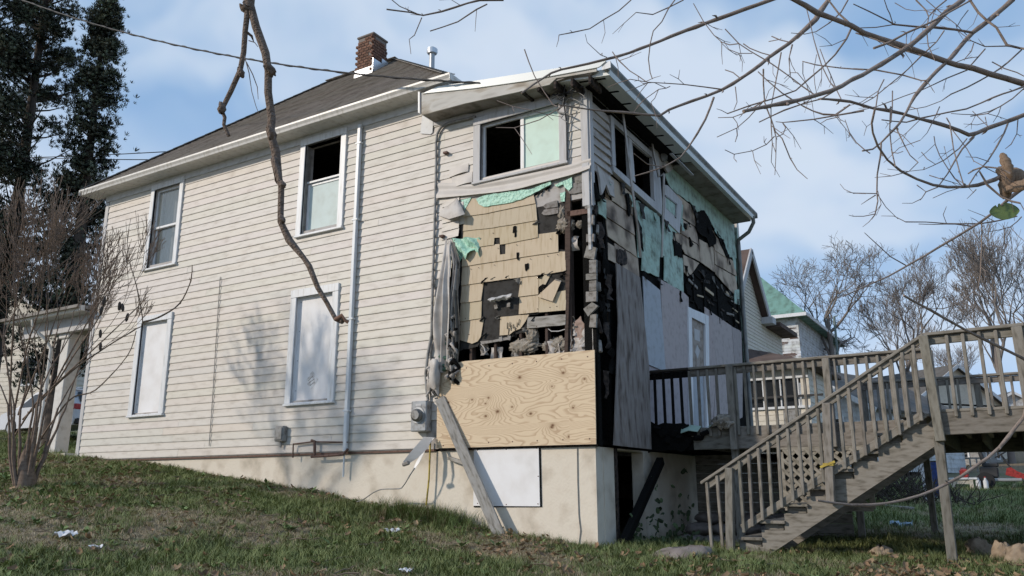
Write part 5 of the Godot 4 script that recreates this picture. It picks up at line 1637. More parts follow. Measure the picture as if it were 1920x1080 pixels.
	deck_piece("bottom_rail", la, lb, 0.034, 0.085, M.deck, deck)
	for x in [1.44, 2.6]:
		var t: float = (x - ra.x) / (rb.x - ra.x)
		var top := ra.lerp(rb, t) - Vector3(0, 0.03, 0)
		var low := -1.36 if x < 2.0 else -0.7
		deck_piece("rail_post", Vector3(x - 0.03, low, zl + 0.08), Vector3(x + 0.02, top.y, zl + 0.06), 0.09, 0.09, M.deck, deck, Vector3(0, 0, 1))
	for x in [1.17, 1.3]:
		var t: float = (x - ra.x) / (rb.x - ra.x)
		deck_piece("baluster", Vector3(x + 0.02, -1.35, zl + 0.05), Vector3(x, ra.lerp(rb, t).y - 0.03, zl + 0.05), 0.036, 0.036, M.deck, deck, Vector3(0, 0, 1))
	var x := 1.58
	while x < 3.6:
		if absf(x - 2.6) > 0.07:
			var t: float = (x - ra.x) / (rb.x - ra.x)
			var tl: float = (x - la.x) / (lb.x - la.x)
			deck_piece("baluster", Vector3(x + rng.randf_range(-0.012, 0.012), la.lerp(lb, tl).y - 0.06, zl + 0.085), Vector3(x, ra.lerp(rb, t).y - 0.035, zl + 0.06), 0.036, 0.036, M.deck, deck, Vector3(0, 0, 1))
		x += 0.117
	# yellow tape round the middle stair post
	var g := Geo.new()
	g.box(Vector3(2.585, -0.28, zl + 0.075), Vector3(0.11, 0.03, 0.11))
	g.bar(Vector3(2.5, -0.31, zl + 0.13), Vector3(2.66, -0.25, zl + 0.13), 0.01, 0.025)
	part("tape", g, M.yellow, deck)
	# lattice skirt under the deck
	var lat := Geo.new()
	var xa := 1.78
	var xb := 2.82
	var ya := -0.78
	var yb := -0.05
	lat.bar(Vector3(xa, ya, zf), Vector3(xb, ya, zf), 0.03, 0.06)
	lat.bar(Vector3(xa, yb, zf), Vector3(xb, yb, zf), 0.03, 0.06)
	lat.bar(Vector3(xa, ya, zf), Vector3(xa, yb, zf), 0.06, 0.03, Vector3(0, 0, 1))
	lat.bar(Vector3(xb, ya, zf), Vector3(xb, yb, zf), 0.06, 0.03, Vector3(0, 0, 1))
	var lp := part("lattice_panel", lat, M.lattice, deck)
	for s in 2:
		var c := -0.8
		while c < 1.5:
			# a slat at 45 degrees, cut to the frame
			var p0 := Vector2(c, 0)
			var p1 := Vector2(c + (yb - ya), yb - ya)
			var w := xb - xa
			if p0.x < 0: p0 = Vector2(0, -c)
			if p1.x > w: p1 = Vector2(w, w - c)
			if p1.x - p0.x > 0.05:
				var q0 := Vector3(xa + p0.x, ya + p0.y, zf + 0.012 * s)
				var q1 := Vector3(xa + p1.x, ya + p1.y, zf + 0.012 * s)
				if s == 1:
					q0.x = xb - p0.x
					q1.x = xb - p1.x
				var sg := Geo.new()
				sg.tint = tone(0.85, 1.1)
				sg.bar(q0, q1, 0.01, 0.04, Vector3(0, 0, 1).cross((q1 - q0).normalized()))
				part("slat", sg, M.lattice, lp)
			c += 0.135
	# rough boards added at the back to keep the space behind the lattice dark
	for k in 10:
		var y := -0.04 - k * 0.142
		deck_piece("added_skirt_board", Vector3(0.06, y - 0.06, -3.42), Vector3(2.3, y - 0.06, -3.42), 0.024, 0.138, M.deck, deck)
	# charred mass and scraps that hang at the burnt end
	var nz := noise(92, 1.0, 4)
	slab("charred_mass", ragged([Vector2(-0.003,0.378), Vector2(0.111,0.343), Vector2(0.221,0.348), Vector2(0.393,0.317), Vector2(0.511,0.332), Vector2(0.614,0.281), Vector2(0.624,0.191), Vector2(0.64,0.1), Vector2(0.568,0.023), Vector2(0.518,-0.045), Vector2(0.289,-0.032), Vector2(0.114,-0.046), Vector2(-0.021,-0.028)], 0.022, 0.06), M.char, deck, "A", zf + 0.022, zf + 0.05)
	for k in 9:
		g = Geo.new()
		g.box(Vector3(0.12 + k * 0.085, rng.randf_range(0.1, 0.28), zf + 0.06), Vector3(rng.randf_range(0.05, 0.16), rng.randf_range(0.03, 0.1), 0.05), Basis.from_euler(Vector3(rng.randf(), rng.randf(), rng.randf_range(-0.6, 0.6))), 0.008)
		part("charred_scrap", g, M.char, deck)
	# debris that lies on the deck edge
	g = Geo.new()
	g.sheet([[Vector3(0.5, 0.2, zf + 0.16), Vector3(0.62, 0.23, zf + 0.18), Vector3(0.74, 0.21, zf + 0.16)], [Vector3(0.48, 0.29, zf + 0.05), Vector3(0.62, 0.31, zf + 0.08), Vector3(0.76, 0.29, zf + 0.05)]], 0.008)
	whole("foam_scrap", g, M.mint_dirty, "small mint foam scrap on the charred end of the deck", "scrap", "scraps on the deck edge")
	g = Geo.new()
	g.sheet([[Vector3(0.86, 0.28, zf + 0.1), Vector3(1.0, 0.3, zf + 0.11), Vector3(1.12, 0.29, zf + 0.09)], [Vector3(0.9, 0.31, zf - 0.1), Vector3(1.0, 0.33, zf - 0.1), Vector3(1.15, 0.32, zf - 0.1)]], 0.008)
	whole("foam_scrap", g, M.mint_dirty, "flat mint foam strip on the deck edge beside a fluffy clump", "scrap", "scraps on the deck edge")
	g = Geo.new()
	g.blob(Vector3(1.08, 0.33, zf + 0.1), Vector3(0.13, 0.09, 0.1), 0.9, nz, Basis.IDENTITY, 12)
	whole("insulation_clump", g, M.fluff, "pale fluffy clump of insulation on the deck edge", "insulation")
	g = Geo.new()
	g.prism([Vector2(1.42, -1.9), Vector2(2.02, -1.95), Vector2(2.2, -2.25), Vector2(1.55, -2.3)], Vector3(0, fl + 0.1, 0), Vector3.RIGHT, Vector3(0, 0.25, 1).normalized(), Vector3(0, 1, -0.25).normalized(), 0.0, 0.02)
	whole("siding_scrap", g, M.cream_siding, "bright cream piece of siding lying tilted on the deck", "siding scrap")

func build_yard() -> void:
	# leaning board
	var g := Geo.new()
	g.uo = Vector2(1, 1)
	g.bar([Vector3(-1.304,-1.121,0.17)][0], [Vector3(-2.35,0.683,0.08)][0], 0.15, 0.045, Vector3(0.4, 0, 1), 0.008)
	whole("leaning_board", g, M.old_board, "long grey weathered board leaning on the wall by the plywood", "board")
	g = Geo.new()
	g.bar([Vector3(-2.225,-0.124,0.03)][0], [Vector3(-1.889,-0.21,0.1)][0], 0.05, 0.05, Vector3.UP, 0.008)
	whole("wood_stub", g, M.old_board, "short grey stub of wood behind the leaning board", "wood stub")
	# stones
	var nz := noise(93, 0.9, 3)
	var st := [[[Vector3(2.932,-1.3,-1.163)][0], Vector3(0.14, 0.09, 0.12), "rounded tan stone in the grass left of the tall deck post"], [[Vector3(3.32,-1.31,-1.533)][0], Vector3(0.07, 0.035, 0.06), "smallest flat stone close to the tall deck post"], [[Vector3(3.868,-1.3,-2.229)][0], Vector3(0.15, 0.16, 0.14), "upright notched stone right of the tall deck post"], [[Vector3(4.126,-1.3,-1.683)][0], Vector3(0.13, 0.15, 0.14), "pointed brown stone between two larger stones"], [[Vector3(4.284,-1.3,-1.017)][0], Vector3(0.14, 0.18, 0.15), "largest tan stone at the end of the row of stones"]]
	for s in st:
		g = Geo.new()
		var p: Vector3 = s[0]
		p.y = ground_at(p.x, p.z) + s[1].y * 0.35
		g.blob(p, s[1], 0.55, nz, Basis.from_euler(Vector3(0.2, rng.randf() * 3.0, 0.15)), 9)
		whole("stone", g, M.stone, s[2], "stone", "stones by the deck posts")
	g = Geo.new()
	var sp: Vector3 = [Vector3(1.071,-1.26,0.163)][0]
	g.blob(Vector3(sp.x, ground_at(sp.x, sp.z) + 0.03, sp.z), Vector3(0.36, 0.1, 0.28), 0.25, nz, Basis.from_euler(Vector3(0, 0.5, 0.1)), 10)
	whole("stone_slab", g, M.stone_grey, "broad grey stone slab at the foot of the stair", "stone slab")
	# stone steps in the shade under the deck
	for k in 3:
		g = Geo.new()
		for i in 4:
			var x := 0.35 + i * 0.34 + rng.randf() * 0.08
			g.blob(Vector3(x, -1.24 + k * 0.14, -2.1 - k * 0.45), Vector3(0.22, 0.09, 0.2), 0.3, nz, Basis.IDENTITY, 7)
		whole("stone_step", g, M.stone_grey, ["lowest row of dark stones under the deck", "middle row of dark stones under the deck", "highest row of dark stones under the deck"][k], "stone step", "stone steps under the deck")
	# litter in the grass
	var li := [[[Vector3(-4.016,-0.984,4.2)][0], 0.11, M.litter, "crumpled white bag in the grass, largest of the litter"], [[Vector3(-3.466,-0.949,4.2)][0], 0.07, M.litter, "thin white paper strip right of the crumpled bag"], [[Vector3(-2.204,-1.026,1.2)][0], 0.08, M.litter, "white paper scrap beside the tall grass by the foundation"], [[Vector3(-0.863,-1.132,2.6)][0], 0.06, M.litter, "pale wrapper in the straw below the leaning board"], [[Vector3(-1.235,-1.112,4)][0], 0.06, M.mint, "mint green scrap low in the grass"], [[Vector3(2.605,-0.801,-6)][0], 0.16, M.litter_blue, "pale blue scrap on the lawn behind the deck"]]
	for s in li:
		var p: Vector3 = s[0]
		p.y = ground_at(p.x, p.z) + 0.045
		g = Geo.new()
		var gr := []
		for i in 6:
			var row := []
			for j in 8: row.append(p + Vector3((j - 3.5) * s[1] * 0.3, rng.randf_range(-0.25, 0.45) * s[1], (i - 2.5) * s[1] * 0.25))
			gr.append(row)
		gr.reverse()
		g.sheet(gr, 0.003)
		whole("litter_scrap", g, s[2], s[3], "litter", "litter in the grass")
	# overhead service line and its companions
	g = Geo.new()
	var a := Vector3(-0.62, 4.92, 0.2)
	var b: Vector3 = [Vector3(-13.068,9.855,2.37)][0]
	var pts := []
	for i in 25:
		var t := i / 24.0
		pts.append(a.lerp(b, t) - Vector3(0, 0.55 * 4.0 * t * (1 - t), 0))
	g.tube(pts, [0.014], 6)
	var g2 := Geo.new()
	var pts2 := []
	for i in 300:
		var t := i / 299.0
		var c := a.lerp(b, t) - Vector3(0, 0.55 * 4.0 * t * (1 - t), 0)
		pts2.append(c + Vector3(0, sin(t * 160.0), cos(t * 160.0)) * 0.016)
	g2.tube(pts2, [0.008], 5)
	var line := thing("service_line", "twisted black service cable strung from the burnt corner across the sky", "cable", Vector3(-0.62, 4.92, 0.2))
	part("messenger_wire", g, M.cable, line)
	part("twisted_wire", g2, M.cable, line)
	for k in 2:
		g = Geo.new()
		var s: Vector3 = ([Vector3(-14.316,9.247,-5.488), Vector3(-14.628,8.912,-5.395)])[k]
		var e: Vector3 = ([Vector3(-29.965,12.931,-6.95), Vector3(-29.96,12.975,-6.941)])[k]
		pts = []
		for i in 16:
			var t := i / 15.0
			pts.append(s.lerp(e, t) - Vector3(0, 0.05 * 4.0 * t * (1 - t), 0))
		g.tube(pts, [0.016], 5)
		whole("phone_wire", g, M.cable, ["upper thin wire behind the roof, running to the evergreens", "lower thin wire behind the roof, running to the evergreens"][k], "wire", "wires at the eave")

# ---- trees
func smooth(p: Array, step: float, wob := 0.0) -> Array:
	# a rounded line through the points
	var out := []
	for i in p.size() - 1:
		var a: Vector3 = p[maxi(i - 1, 0)]
		var b: Vector3 = p[i]
		var c: Vector3 = p[i + 1]
		var d: Vector3 = p[mini(i + 2, p.size() - 1)]
		var k := clampi(int(b.distance_to(c) / step), 1, 12)
		for j in k:
			var q := b.cubic_interpolate(c, a, d, float(j) / k)
			if wob > 0.0 and not (i == 0 and j == 0): q += Vector3(rng.randf_range(-wob, wob), rng.randf_range(-wob, wob), rng.randf_range(-wob, wob))
			out.append(q)
	out.append(p[-1])
	return out

func limb(tree: Node3D, p: Array, r0: float, r1: float, m: Material, called := "branch", sides := 7) -> void:
	var q := smooth(p, 0.09, r1 * 0.2)
	r0 *= 0.62 if called == "branch" and sides == 8 else 0.74
	r1 *= 0.74
	var r := []
	for i in q.size():
		var k := lerpf(r0, r1, float(i) / (q.size() - 1))
		k *= rng.randf_range(0.9, 1.1)
		if rng.randf() < 0.16 and i > 0: k *= rng.randf_range(1.1, 1.35)
		r.append(k)
	var g := Geo.new()
	g.tube(q, r, sides)
	# buds and short spurs
	for i in range(1, q.size() - 1):
		if rng.randf() < 0.2:
			var d: Vector3 = (q[i + 1] - q[i]).normalized()
			var side := d.cross(Vector3(rng.randf_range(-1, 1), rng.randf_range(-1, 1), rng.randf_range(-1, 1))).normalized()
			var l := rng.randf_range(1.5, 3.2) * minf(r[i], 0.012)
			g.tube([q[i], q[i] + side * (r[i] + l * 0.6) + d * l * 0.6, q[i] + side * (r[i] + l) + d * l * 1.5], [r[i] * 0.55, r[i] * 0.5, r[i] * 0.12], 5)
	part(called, g, m, tree)

func twig(t: Node3D, p: Array, r0: float, r1: float) -> void:
	limb(t, p, r0, r1, M.bark if r0 > 0.0055 else M.bark_twig, "twig", 5)
	# fine side shoots
	var q := smooth(p, 0.12)
	var shoots := Geo.new()
	for i in range(1, q.size()):
		if rng.randf() > 0.3: continue
		var d: Vector3 = (q[i] - q[i - 1]).normalized()
		var sd := d.cross(Vector3(rng.randf_range(-1, 1), rng.randf_range(-1, 1), rng.randf_range(-1, 1))).normalized()
		var l := rng.randf_range(0.07, 0.26)
		var m := (d * 0.7 + sd * 0.8 + Vector3(0, -0.1, 0)).normalized()
		var p1: Vector3 = q[i] + m * l * 0.5
		var p2: Vector3 = p1 + (m + Vector3(rng.randf_range(-0.5, 0.5), rng.randf_range(-0.5, 0.4), rng.randf_range(-0.5, 0.5))).normalized() * l * 0.5
		shoots.tube([q[i], p1, p2], [0.0026, 0.0022, 0.0014], 4)
		if rng.randf() < 0.5: shoots.tube([p1, p1 + (sd + d * 0.2 + Vector3(0, rng.randf_range(-0.5, 0.5), 0)).normalized() * l * 0.35], [0.002, 0.0012], 4)
	if shoots.v.size() > 0: part("shoots", shoots, M.bark_twig, t, "", "stuff")

func build_near_tree() -> void:
	var foot: Vector3 = [Vector3(6.043,-1.272,0.537)][0]
	foot.y = ground_at(foot.x, foot.z) - 0.1
	var t := thing("bare_tree", "bare tree whose long twiggy branches reach in over the deck and roof", "tree", foot)
	var g := Geo.new()
	var tp := [foot, foot + Vector3(0.05, 1.2, 0.0), foot + Vector3(-0.03, 2.6, 0.1), foot + Vector3(0.06, 4.0, 0.05), foot + Vector3(0.0, 5.6, -0.05), foot + Vector3(0.1, 7.2, 0.1)]
	g.tube(smooth(tp, 0.25), [0.17, 0.15, 0.15, 0.14, 0.13, 0.12, 0.12, 0.11, 0.1, 0.1, 0.09, 0.09, 0.08, 0.08, 0.07, 0.07, 0.06, 0.06, 0.05, 0.05, 0.045, 0.04, 0.03, 0.03, 0.025], 10)
	part("trunk", g, M.bark, t)
	var hub := func(h: float) -> Vector3: return foot + Vector3(0, h, 0)
	# main limbs: from the trunk outside the picture to the tips
	var mains := [
		[[hub.call(4.6)] + [Vector3(4.17,3.236,3.343), Vector3(3.318,2.856,3.858), Vector3(2.784,2.592,4.212), Vector3(2.585,2.448,4.397), Vector3(2.41,2.324,4.574), Vector3(2.186,2.213,4.784), Vector3(2.083,2.129,4.927), Vector3(2.014,2.015,5.042), Vector3(1.982,1.917,5.139)], 0.04, 0.008],
		[[hub.call(4.9)] + [Vector3(3.954,3.168,3.455), Vector3(3.652,2.851,3.647), Vector3(3.569,2.671,3.747), Vector3(3.401,2.461,3.889), Vector3(3.284,2.324,4.021), Vector3(3.202,2.198,4.135), Vector3(3.03,2.033,4.293), Vector3(2.871,1.921,4.458), Vector3(2.761,1.827,4.598), Vector3(2.735,1.755,4.694), Vector3(2.567,1.737,4.891), Vector3(2.439,1.715,5.064), Vector3(2.305,1.708,5.244)], 0.042, 0.006],
		[[hub.call(3.4)] + [Vector3(4.935,2.128,2.798), Vector3(4.758,2.179,2.981), Vector3(4.656,2.201,3.11), Vector3(4.468,2.236,3.295), Vector3(4.298,2.271,3.468), Vector3(4.132,2.312,3.642), Vector3(3.956,2.36,3.823), Vector3(3.813,2.415,3.987), Vector3(3.645,2.472,4.166), Vector3(3.529,2.529,4.313), Vector3(3.389,2.587,4.476)], 0.04, 0.022],
		[[hub.call(5.2)] + [Vector3(4.617,2.964,3.113), Vector3(4.467,2.756,3.316), Vector3(4.37,2.598,3.502), Vector3(4.247,2.401,3.692), Vector3(4.132,2.217,3.882), Vector3(3.98,2.038,4.095), Vector3(3.832,1.873,4.309), Vector3(3.726,1.738,4.507)] + [Vector3(3.627,1.679,4.611), Vector3(3.46,1.575,4.833), Vector3(3.342,1.487,5.031)], 0.042, 0.014],
		[[hub.call(4.5)] + [Vector3(4.959,3.178,2.604), Vector3(4.785,2.949,2.777), Vector3(4.604,2.734,2.957), Vector3(4.501,2.595,3.113), Vector3(4.405,2.435,3.258), Vector3(4.35,2.31,3.388), Vector3(4.263,2.173,3.534), Vector3(4.184,2.032,3.674), Vector3(4.123,1.901,3.806), Vector3(4.074,1.76,3.928), Vector3(4.037,1.643,4.049)] + [Vector3(4.019,1.595,4.106), Vector3(3.929,1.48,4.188), Vector3(3.889,1.424,4.257), Vector3(3.841,1.394,4.338)], 0.05, 0.005],
		[[hub.call(2.9)] + [Vector3(4.847,2.076,2.716), Vector3(4.742,2.017,2.839), Vector3(4.609,1.935,2.973), Vector3(4.509,1.873,3.093), Vector3(4.437,1.812,3.196), Vector3(4.389,1.771,3.29), Vector3(4.335,1.773,3.401), Vector3(4.257,1.779,3.527), Vector3(4.138,1.791,3.679), Vector3(4.04,1.799,3.818), Vector3(3.967,1.792,3.937), Vector3(3.901,1.773,4.049)] + [Vector3(3.785,1.792,4.185), Vector3(3.654,1.739,4.431)], 0.038, 0.009],
		[[hub.call(2.2)] + [Vector3(4.783,1.433,3.293), Vector3(4.66,1.396,3.408), Vector3(4.561,1.383,3.517), Vector3(4.494,1.33,3.594), Vector3(4.399,1.28,3.689), Vector3(4.326,1.254,3.778), Vector3(4.238,1.236,3.878), Vector3(4.166,1.234,3.973), Vector3(4.091,1.252,4.075), Vector3(4.019,1.282,4.179), Vector3(3.963,1.33,4.28), Vector3(3.929,1.391,4.369), Vector3(3.918,1.449,4.445), Vector3(3.924,1.488,4.504), Vector3(3.955,1.544,4.553)], 0.03, 0.006],
		[[hub.call(2.4)] + [Vector3(4.877,1.471,3.005), Vector3(4.654,1.38,3.169), Vector3(4.459,1.206,3.291), Vector3(4.379,1.131,3.371), Vector3(4.259,1.041,3.472), Vector3(4.055,0.9,3.609), Vector3(3.968,0.835,3.697), Vector3(3.845,0.749,3.8), Vector3(3.715,0.674,3.912), Vector3(3.601,0.606,4.015)], 0.026, 0.005],
		[[hub.call(1.6)] + [Vector3(4.731,0.153,2.834), Vector3(4.508,0.266,3.098), Vector3(4.374,0.335,3.297), Vector3(4.242,0.4,3.492), Vector3(4.059,0.515,3.734), Vector3(3.931,0.589,3.93)], 0.026, 0.009],
		[[hub.call(1.7)] + [Vector3(4.674,0.073,3.328), Vector3(4.456,-0.13,3.522), Vector3(4.312,-0.311,3.678), Vector3(4.108,-0.471,3.877), Vector3(3.907,-0.575,4.09), Vector3(3.674,-0.627,4.338), Vector3(3.462,-0.599,4.596)], 0.023, 0.008]]
	for q in mains: limb(t, q[0], q[1], q[2], M.bark, "branch", 8)
	# lesser branches and twigs
	var r5 := 0.0065
	twig(t, [Vector3(2.812,2.675,4.491), Vector3(2.769,2.594,4.528), Vector3(2.73,2.494,4.557), Vector3(2.683,2.418,4.598), Vector3(2.664,2.323,4.617), Vector3(2.65,2.207,4.626), Vector3(2.658,2.107,4.627), Vector3(2.675,2.053,4.636)], r5, 0.004)
	twig(t, [Vector3(2.828,2.726,4.375), Vector3(2.755,2.639,4.475), Vector3(2.678,2.554,4.578), Vector3(2.606,2.531,4.695)], r5, 0.004)
	twig(t, [Vector3(2.454,2.844,4.396), Vector3(2.397,2.723,4.492), Vector3(2.327,2.618,4.601), Vector3(2.267,2.513,4.703), Vector3(2.196,2.445,4.824), Vector3(2.15,2.386,4.931)], r5, 0.004)
	twig(t, [Vector3(2.421,2.216,4.777), Vector3(2.406,2.206,4.844), Vector3(2.362,2.258,4.946), Vector3(2.377,2.283,5.004)], 0.004, 0.002)
	twig(t, [Vector3(2.475,2.225,4.807), Vector3(2.502,2.176,4.825), Vector3(2.534,2.128,4.839), Vector3(2.597,2.046,4.826), Vector3(2.652,1.993,4.825), Vector3(2.703,1.94,4.827)], 0.005, 0.004)
	twig(t, [Vector3(3.106,1.891,4.567), Vector3(2.915,1.906,4.728), Vector3(2.738,1.903,4.876), Vector3(2.657,1.905,4.965)], r5, 0.003)
	twig(t, [Vector3(2.844,1.886,4.786), Vector3(2.834,1.857,4.829), Vector3(2.805,1.832,4.885), Vector3(2.79,1.761,4.918), Vector3(2.78,1.722,4.958)], 0.004, 0.003)
	twig(t, [Vector3(2.741,1.882,4.908), Vector3(2.694,1.828,4.981), Vector3(2.656,1.782,5.051)], 0.004, 0.002)
	twig(t, [Vector3(3.054,1.842,4.585), Vector3(3.014,1.676,4.657), Vector3(2.927,1.475,4.749), Vector3(2.9,1.382,4.835), Vector3(2.838,1.297,4.945), Vector3(2.709,1.215,5.096)], 0.010, 0.004)
	twig(t, [Vector3(2.84,1.3,4.92), Vector3(2.783,1.283,5.071), Vector3(2.761,1.301,5.21)], 0.005, 0.003)
	twig(t, [Vector3(3.32,2.064,4.366), Vector3(3.311,1.835,4.366), Vector3(3.347,1.688,4.362), Vector3(3.365,1.574,4.378), Vector3(3.34,1.332,4.384)], 0.008, 0.003)
	twig(t, [Vector3(3.306,1.842,4.311), Vector3(3.315,1.804,4.346), Vector3(3.341,1.712,4.355), Vector3(3.362,1.621,4.368), Vector3(3.401,1.562,4.378), Vector3(3.436,1.426,4.37), Vector3(3.471,1.342,4.376), Vector3(3.526,1.271,4.374)], 0.007, 0.003)
	twig(t, [Vector3(3.367,1.562,4.434), Vector3(3.33,1.494,4.497), Vector3(3.265,1.436,4.58), Vector3(3.181,1.396,4.68), Vector3(3.15,1.402,4.761)], 0.005, 0.003)
	twig(t, [Vector3(3.483,2.267,4.205), Vector3(3.459,2.153,4.247), Vector3(3.463,2.032,4.27)], 0.005, 0.003)
	twig(t, [Vector3(3.177,1.906,4.529), Vector3(3.186,1.79,4.549), Vector3(3.176,1.721,4.596)], 0.005, 0.003)
	twig(t, [Vector3(3.413,2.219,4.234), Vector3(3.364,1.965,4.281), Vector3(3.342,1.804,4.338), Vector3(3.336,1.553,4.36), Vector3(3.363,1.461,4.407)], 0.006, 0.003)
	twig(t, [Vector3(3.883,1.921,4.223), Vector3(3.786,1.854,4.311), Vector3(3.657,1.749,4.408), Vector3(3.572,1.704,4.495), Vector3(3.47,1.646,4.588), Vector3(3.343,1.56,4.689)], 0.007, 0.005)
	twig(t, [Vector3(4.5,2.56,3.188), Vector3(4.401,2.564,3.284), Vector3(4.282,2.564,3.391), Vector3(4.176,2.553,3.486), Vector3(4.046,2.552,3.6), Vector3(4.012,2.563,3.659), Vector3(3.916,2.607,3.764), Vector3(3.833,2.64,3.858)], 0.012, 0.005)
	twig(t, [Vector3(4.045,2.56,3.586), Vector3(3.939,2.523,3.68), Vector3(3.849,2.501,3.769), Vector3(3.762,2.495,3.86)], 0.006, 0.003)
	twig(t, [Vector3(4.043,2.516,3.695), Vector3(4.037,2.557,3.751), Vector3(4.03,2.568,3.798), Vector3(4.021,2.614,3.857)], 0.005, 0.004)
	twig(t, [Vector3(4.513,2.905,3.038), Vector3(4.556,2.785,3.029), Vector3(4.603,2.701,3.028), Vector3(4.65,2.634,3.031), Vector3(4.694,2.49,3.015), Vector3(4.77,2.444,3.007), Vector3(4.807,2.418,3.028), Vector3(4.863,2.388,3.037)], 0.012, 0.01)
	twig(t, [Vector3(4.759,2.459,3.001), Vector3(4.691,2.454,3.071), Vector3(4.561,2.437,3.176), Vector3(4.485,2.463,3.259), Vector3(4.431,2.449,3.318)], 0.008, 0.003)
	twig(t, [Vector3(4.558,2.396,3.226), Vector3(4.51,2.33,3.266), Vector3(4.455,2.257,3.308), Vector3(4.432,2.215,3.341), Vector3(4.307,2.15,3.428), Vector3(4.16,2.064,3.523), Vector3(4.045,2.008,3.607), Vector3(3.883,1.931,3.713), Vector3(3.753,1.887,3.81)], 0.007, 0.004)
	twig(t, [Vector3(4.777,2.44,2.985), Vector3(4.681,2.326,3.079), Vector3(4.575,2.222,3.182), Vector3(4.417,2.104,3.313), Vector3(4.32,2.033,3.421), Vector3(4.257,1.962,3.508), Vector3(4.171,1.899,3.611), Vector3(4.069,1.852,3.728)], 0.008, 0.003)
	twig(t, [Vector3(4.794,2.16,3.014), Vector3(4.678,2.088,3.132), Vector3(4.558,2.016,3.254), Vector3(4.398,1.917,3.391), Vector3(4.287,1.869,3.514), Vector3(4.138,1.808,3.656), Vector3(4.056,1.758,3.761), Vector3(3.925,1.748,3.906)], 0.009, 0.005)
	twig(t, [Vector3(4.75,2.13,3.032), Vector3(4.672,2.043,3.102), Vector3(4.591,1.973,3.18), Vector3(4.527,1.925,3.253), Vector3(4.445,1.885,3.339), Vector3(4.305,1.875,3.471)], 0.006, 0.003)
	twig(t, [Vector3(4.413,1.68,3.469), Vector3(4.341,1.583,3.56), Vector3(4.289,1.48,3.638), Vector3(4.244,1.38,3.711), Vector3(4.181,1.274,3.795), Vector3(4.12,1.225,3.893), Vector3(4.095,1.163,3.965), Vector3(4.049,1.115,4.055), Vector3(4.002,1.094,4.153)], 0.009, 0.002)
	twig(t, [Vector3(4.374,1.672,3.49), Vector3(4.322,1.588,3.558), Vector3(4.233,1.497,3.646), Vector3(4.169,1.443,3.73), Vector3(4.12,1.4,3.808), Vector3(4.037,1.371,3.91), Vector3(3.935,1.366,4.031)], 0.006, 0.002)
	twig(t, [Vector3(3.941,1.439,4.29), Vector3(3.932,1.367,4.295), Vector3(3.901,1.245,4.298), Vector3(3.887,1.135,4.295), Vector3(3.888,1.085,4.3), Vector3(3.866,1.002,4.31), Vector3(3.848,0.971,4.332)], 0.008, 0.004)
	twig(t, [Vector3(3.886,1.132,4.295), Vector3(3.774,1.127,4.392), Vector3(3.745,1.125,4.439)], 0.004, 0.002)
	twig(t, [Vector3(3.879,1.123,4.296), Vector3(3.842,1.088,4.339), Vector3(3.808,1.054,4.38)], 0.005, 0.002)
	twig(t, [Vector3(3.868,1,4.328), Vector3(3.811,0.987,4.359), Vector3(3.76,0.988,4.39), Vector3(3.739,0.994,4.405)], 0.004, 0.002)
	twig(t, [Vector3(3.894,1.148,4.295), Vector3(3.904,1.063,4.294), Vector3(3.873,0.991,4.322)], 0.003, 0.002)
	twig(t, [Vector3(4.001,1.738,4.098), Vector3(3.986,1.56,4.177), Vector3(3.989,1.387,4.245), Vector3(4.004,1.264,4.322)], 0.006, 0.005)
	twig(t, [Vector3(4.014,1.609,4.053), Vector3(4.046,1.487,4.059), Vector3(4.071,1.407,4.081), Vector3(4.11,1.348,4.1), Vector3(4.06,1.276,4.17)], 0.006, 0.003)
	twig(t, [Vector3(4.28,1.758,3.693), Vector3(4.296,1.679,3.781), Vector3(4.296,1.487,3.846), Vector3(4.311,1.32,3.909), Vector3(4.325,1.198,3.986)], 0.006, 0.005)
	twig(t, [Vector3(4.301,1.687,3.66), Vector3(4.367,1.527,3.694), Vector3(4.394,1.412,3.765), Vector3(4.437,1.346,3.84)], 0.004, 0.003)
	twig(t, [Vector3(4.618,1.809,3.261), Vector3(4.587,1.708,3.371), Vector3(4.536,1.588,3.488), Vector3(4.467,1.451,3.611), Vector3(4.396,1.337,3.742), Vector3(4.346,1.227,3.861)], 0.009, 0.005)
	twig(t, [Vector3(4.679,1.838,3.232), Vector3(4.659,1.729,3.253), Vector3(4.617,1.65,3.296), Vector3(4.58,1.607,3.346)], 0.005, 0.003)
	twig(t, [Vector3(4.354,1.337,3.767), Vector3(4.387,1.348,3.781), Vector3(4.442,1.359,3.78), Vector3(4.523,1.339,3.755), Vector3(4.571,1.299,3.745)], 0.006, 0.008)
	twig(t, [Vector3(4.416,1.351,3.734), Vector3(4.446,1.26,3.719), Vector3(4.508,1.184,3.69), Vector3(4.557,1.145,3.679), Vector3(4.601,1.127,3.677)], 0.007, 0.009)
	twig(t, [Vector3(3.947,0.819,3.745), Vector3(3.876,0.862,3.841), Vector3(3.82,0.925,3.934), Vector3(3.765,0.987,4.025)], 0.006, 0.003)
	twig(t, [Vector3(4.388,1.145,3.33), Vector3(4.368,0.971,3.388), Vector3(4.318,0.695,3.435), Vector3(4.234,0.597,3.554), Vector3(4.117,0.528,3.702), Vector3(4.011,0.518,3.86)], 0.006, 0.003)
	twig(t, [Vector3(4.325,1.087,3.472), Vector3(4.246,1.079,3.598), Vector3(4.132,1.056,3.741), Vector3(4.056,1.038,3.862)], 0.006, 0.003)
	twig(t, [Vector3(4.595,1.245,2.991), Vector3(4.465,1.192,3.127), Vector3(4.38,1.159,3.242), Vector3(4.19,1.141,3.425), Vector3(4.081,1.133,3.561), Vector3(3.973,1.114,3.694)], 0.007, 0.004)
	twig(t, [Vector3(4.386,1.165,3.216), Vector3(4.381,1.06,3.43)], 0.007, 0.006)
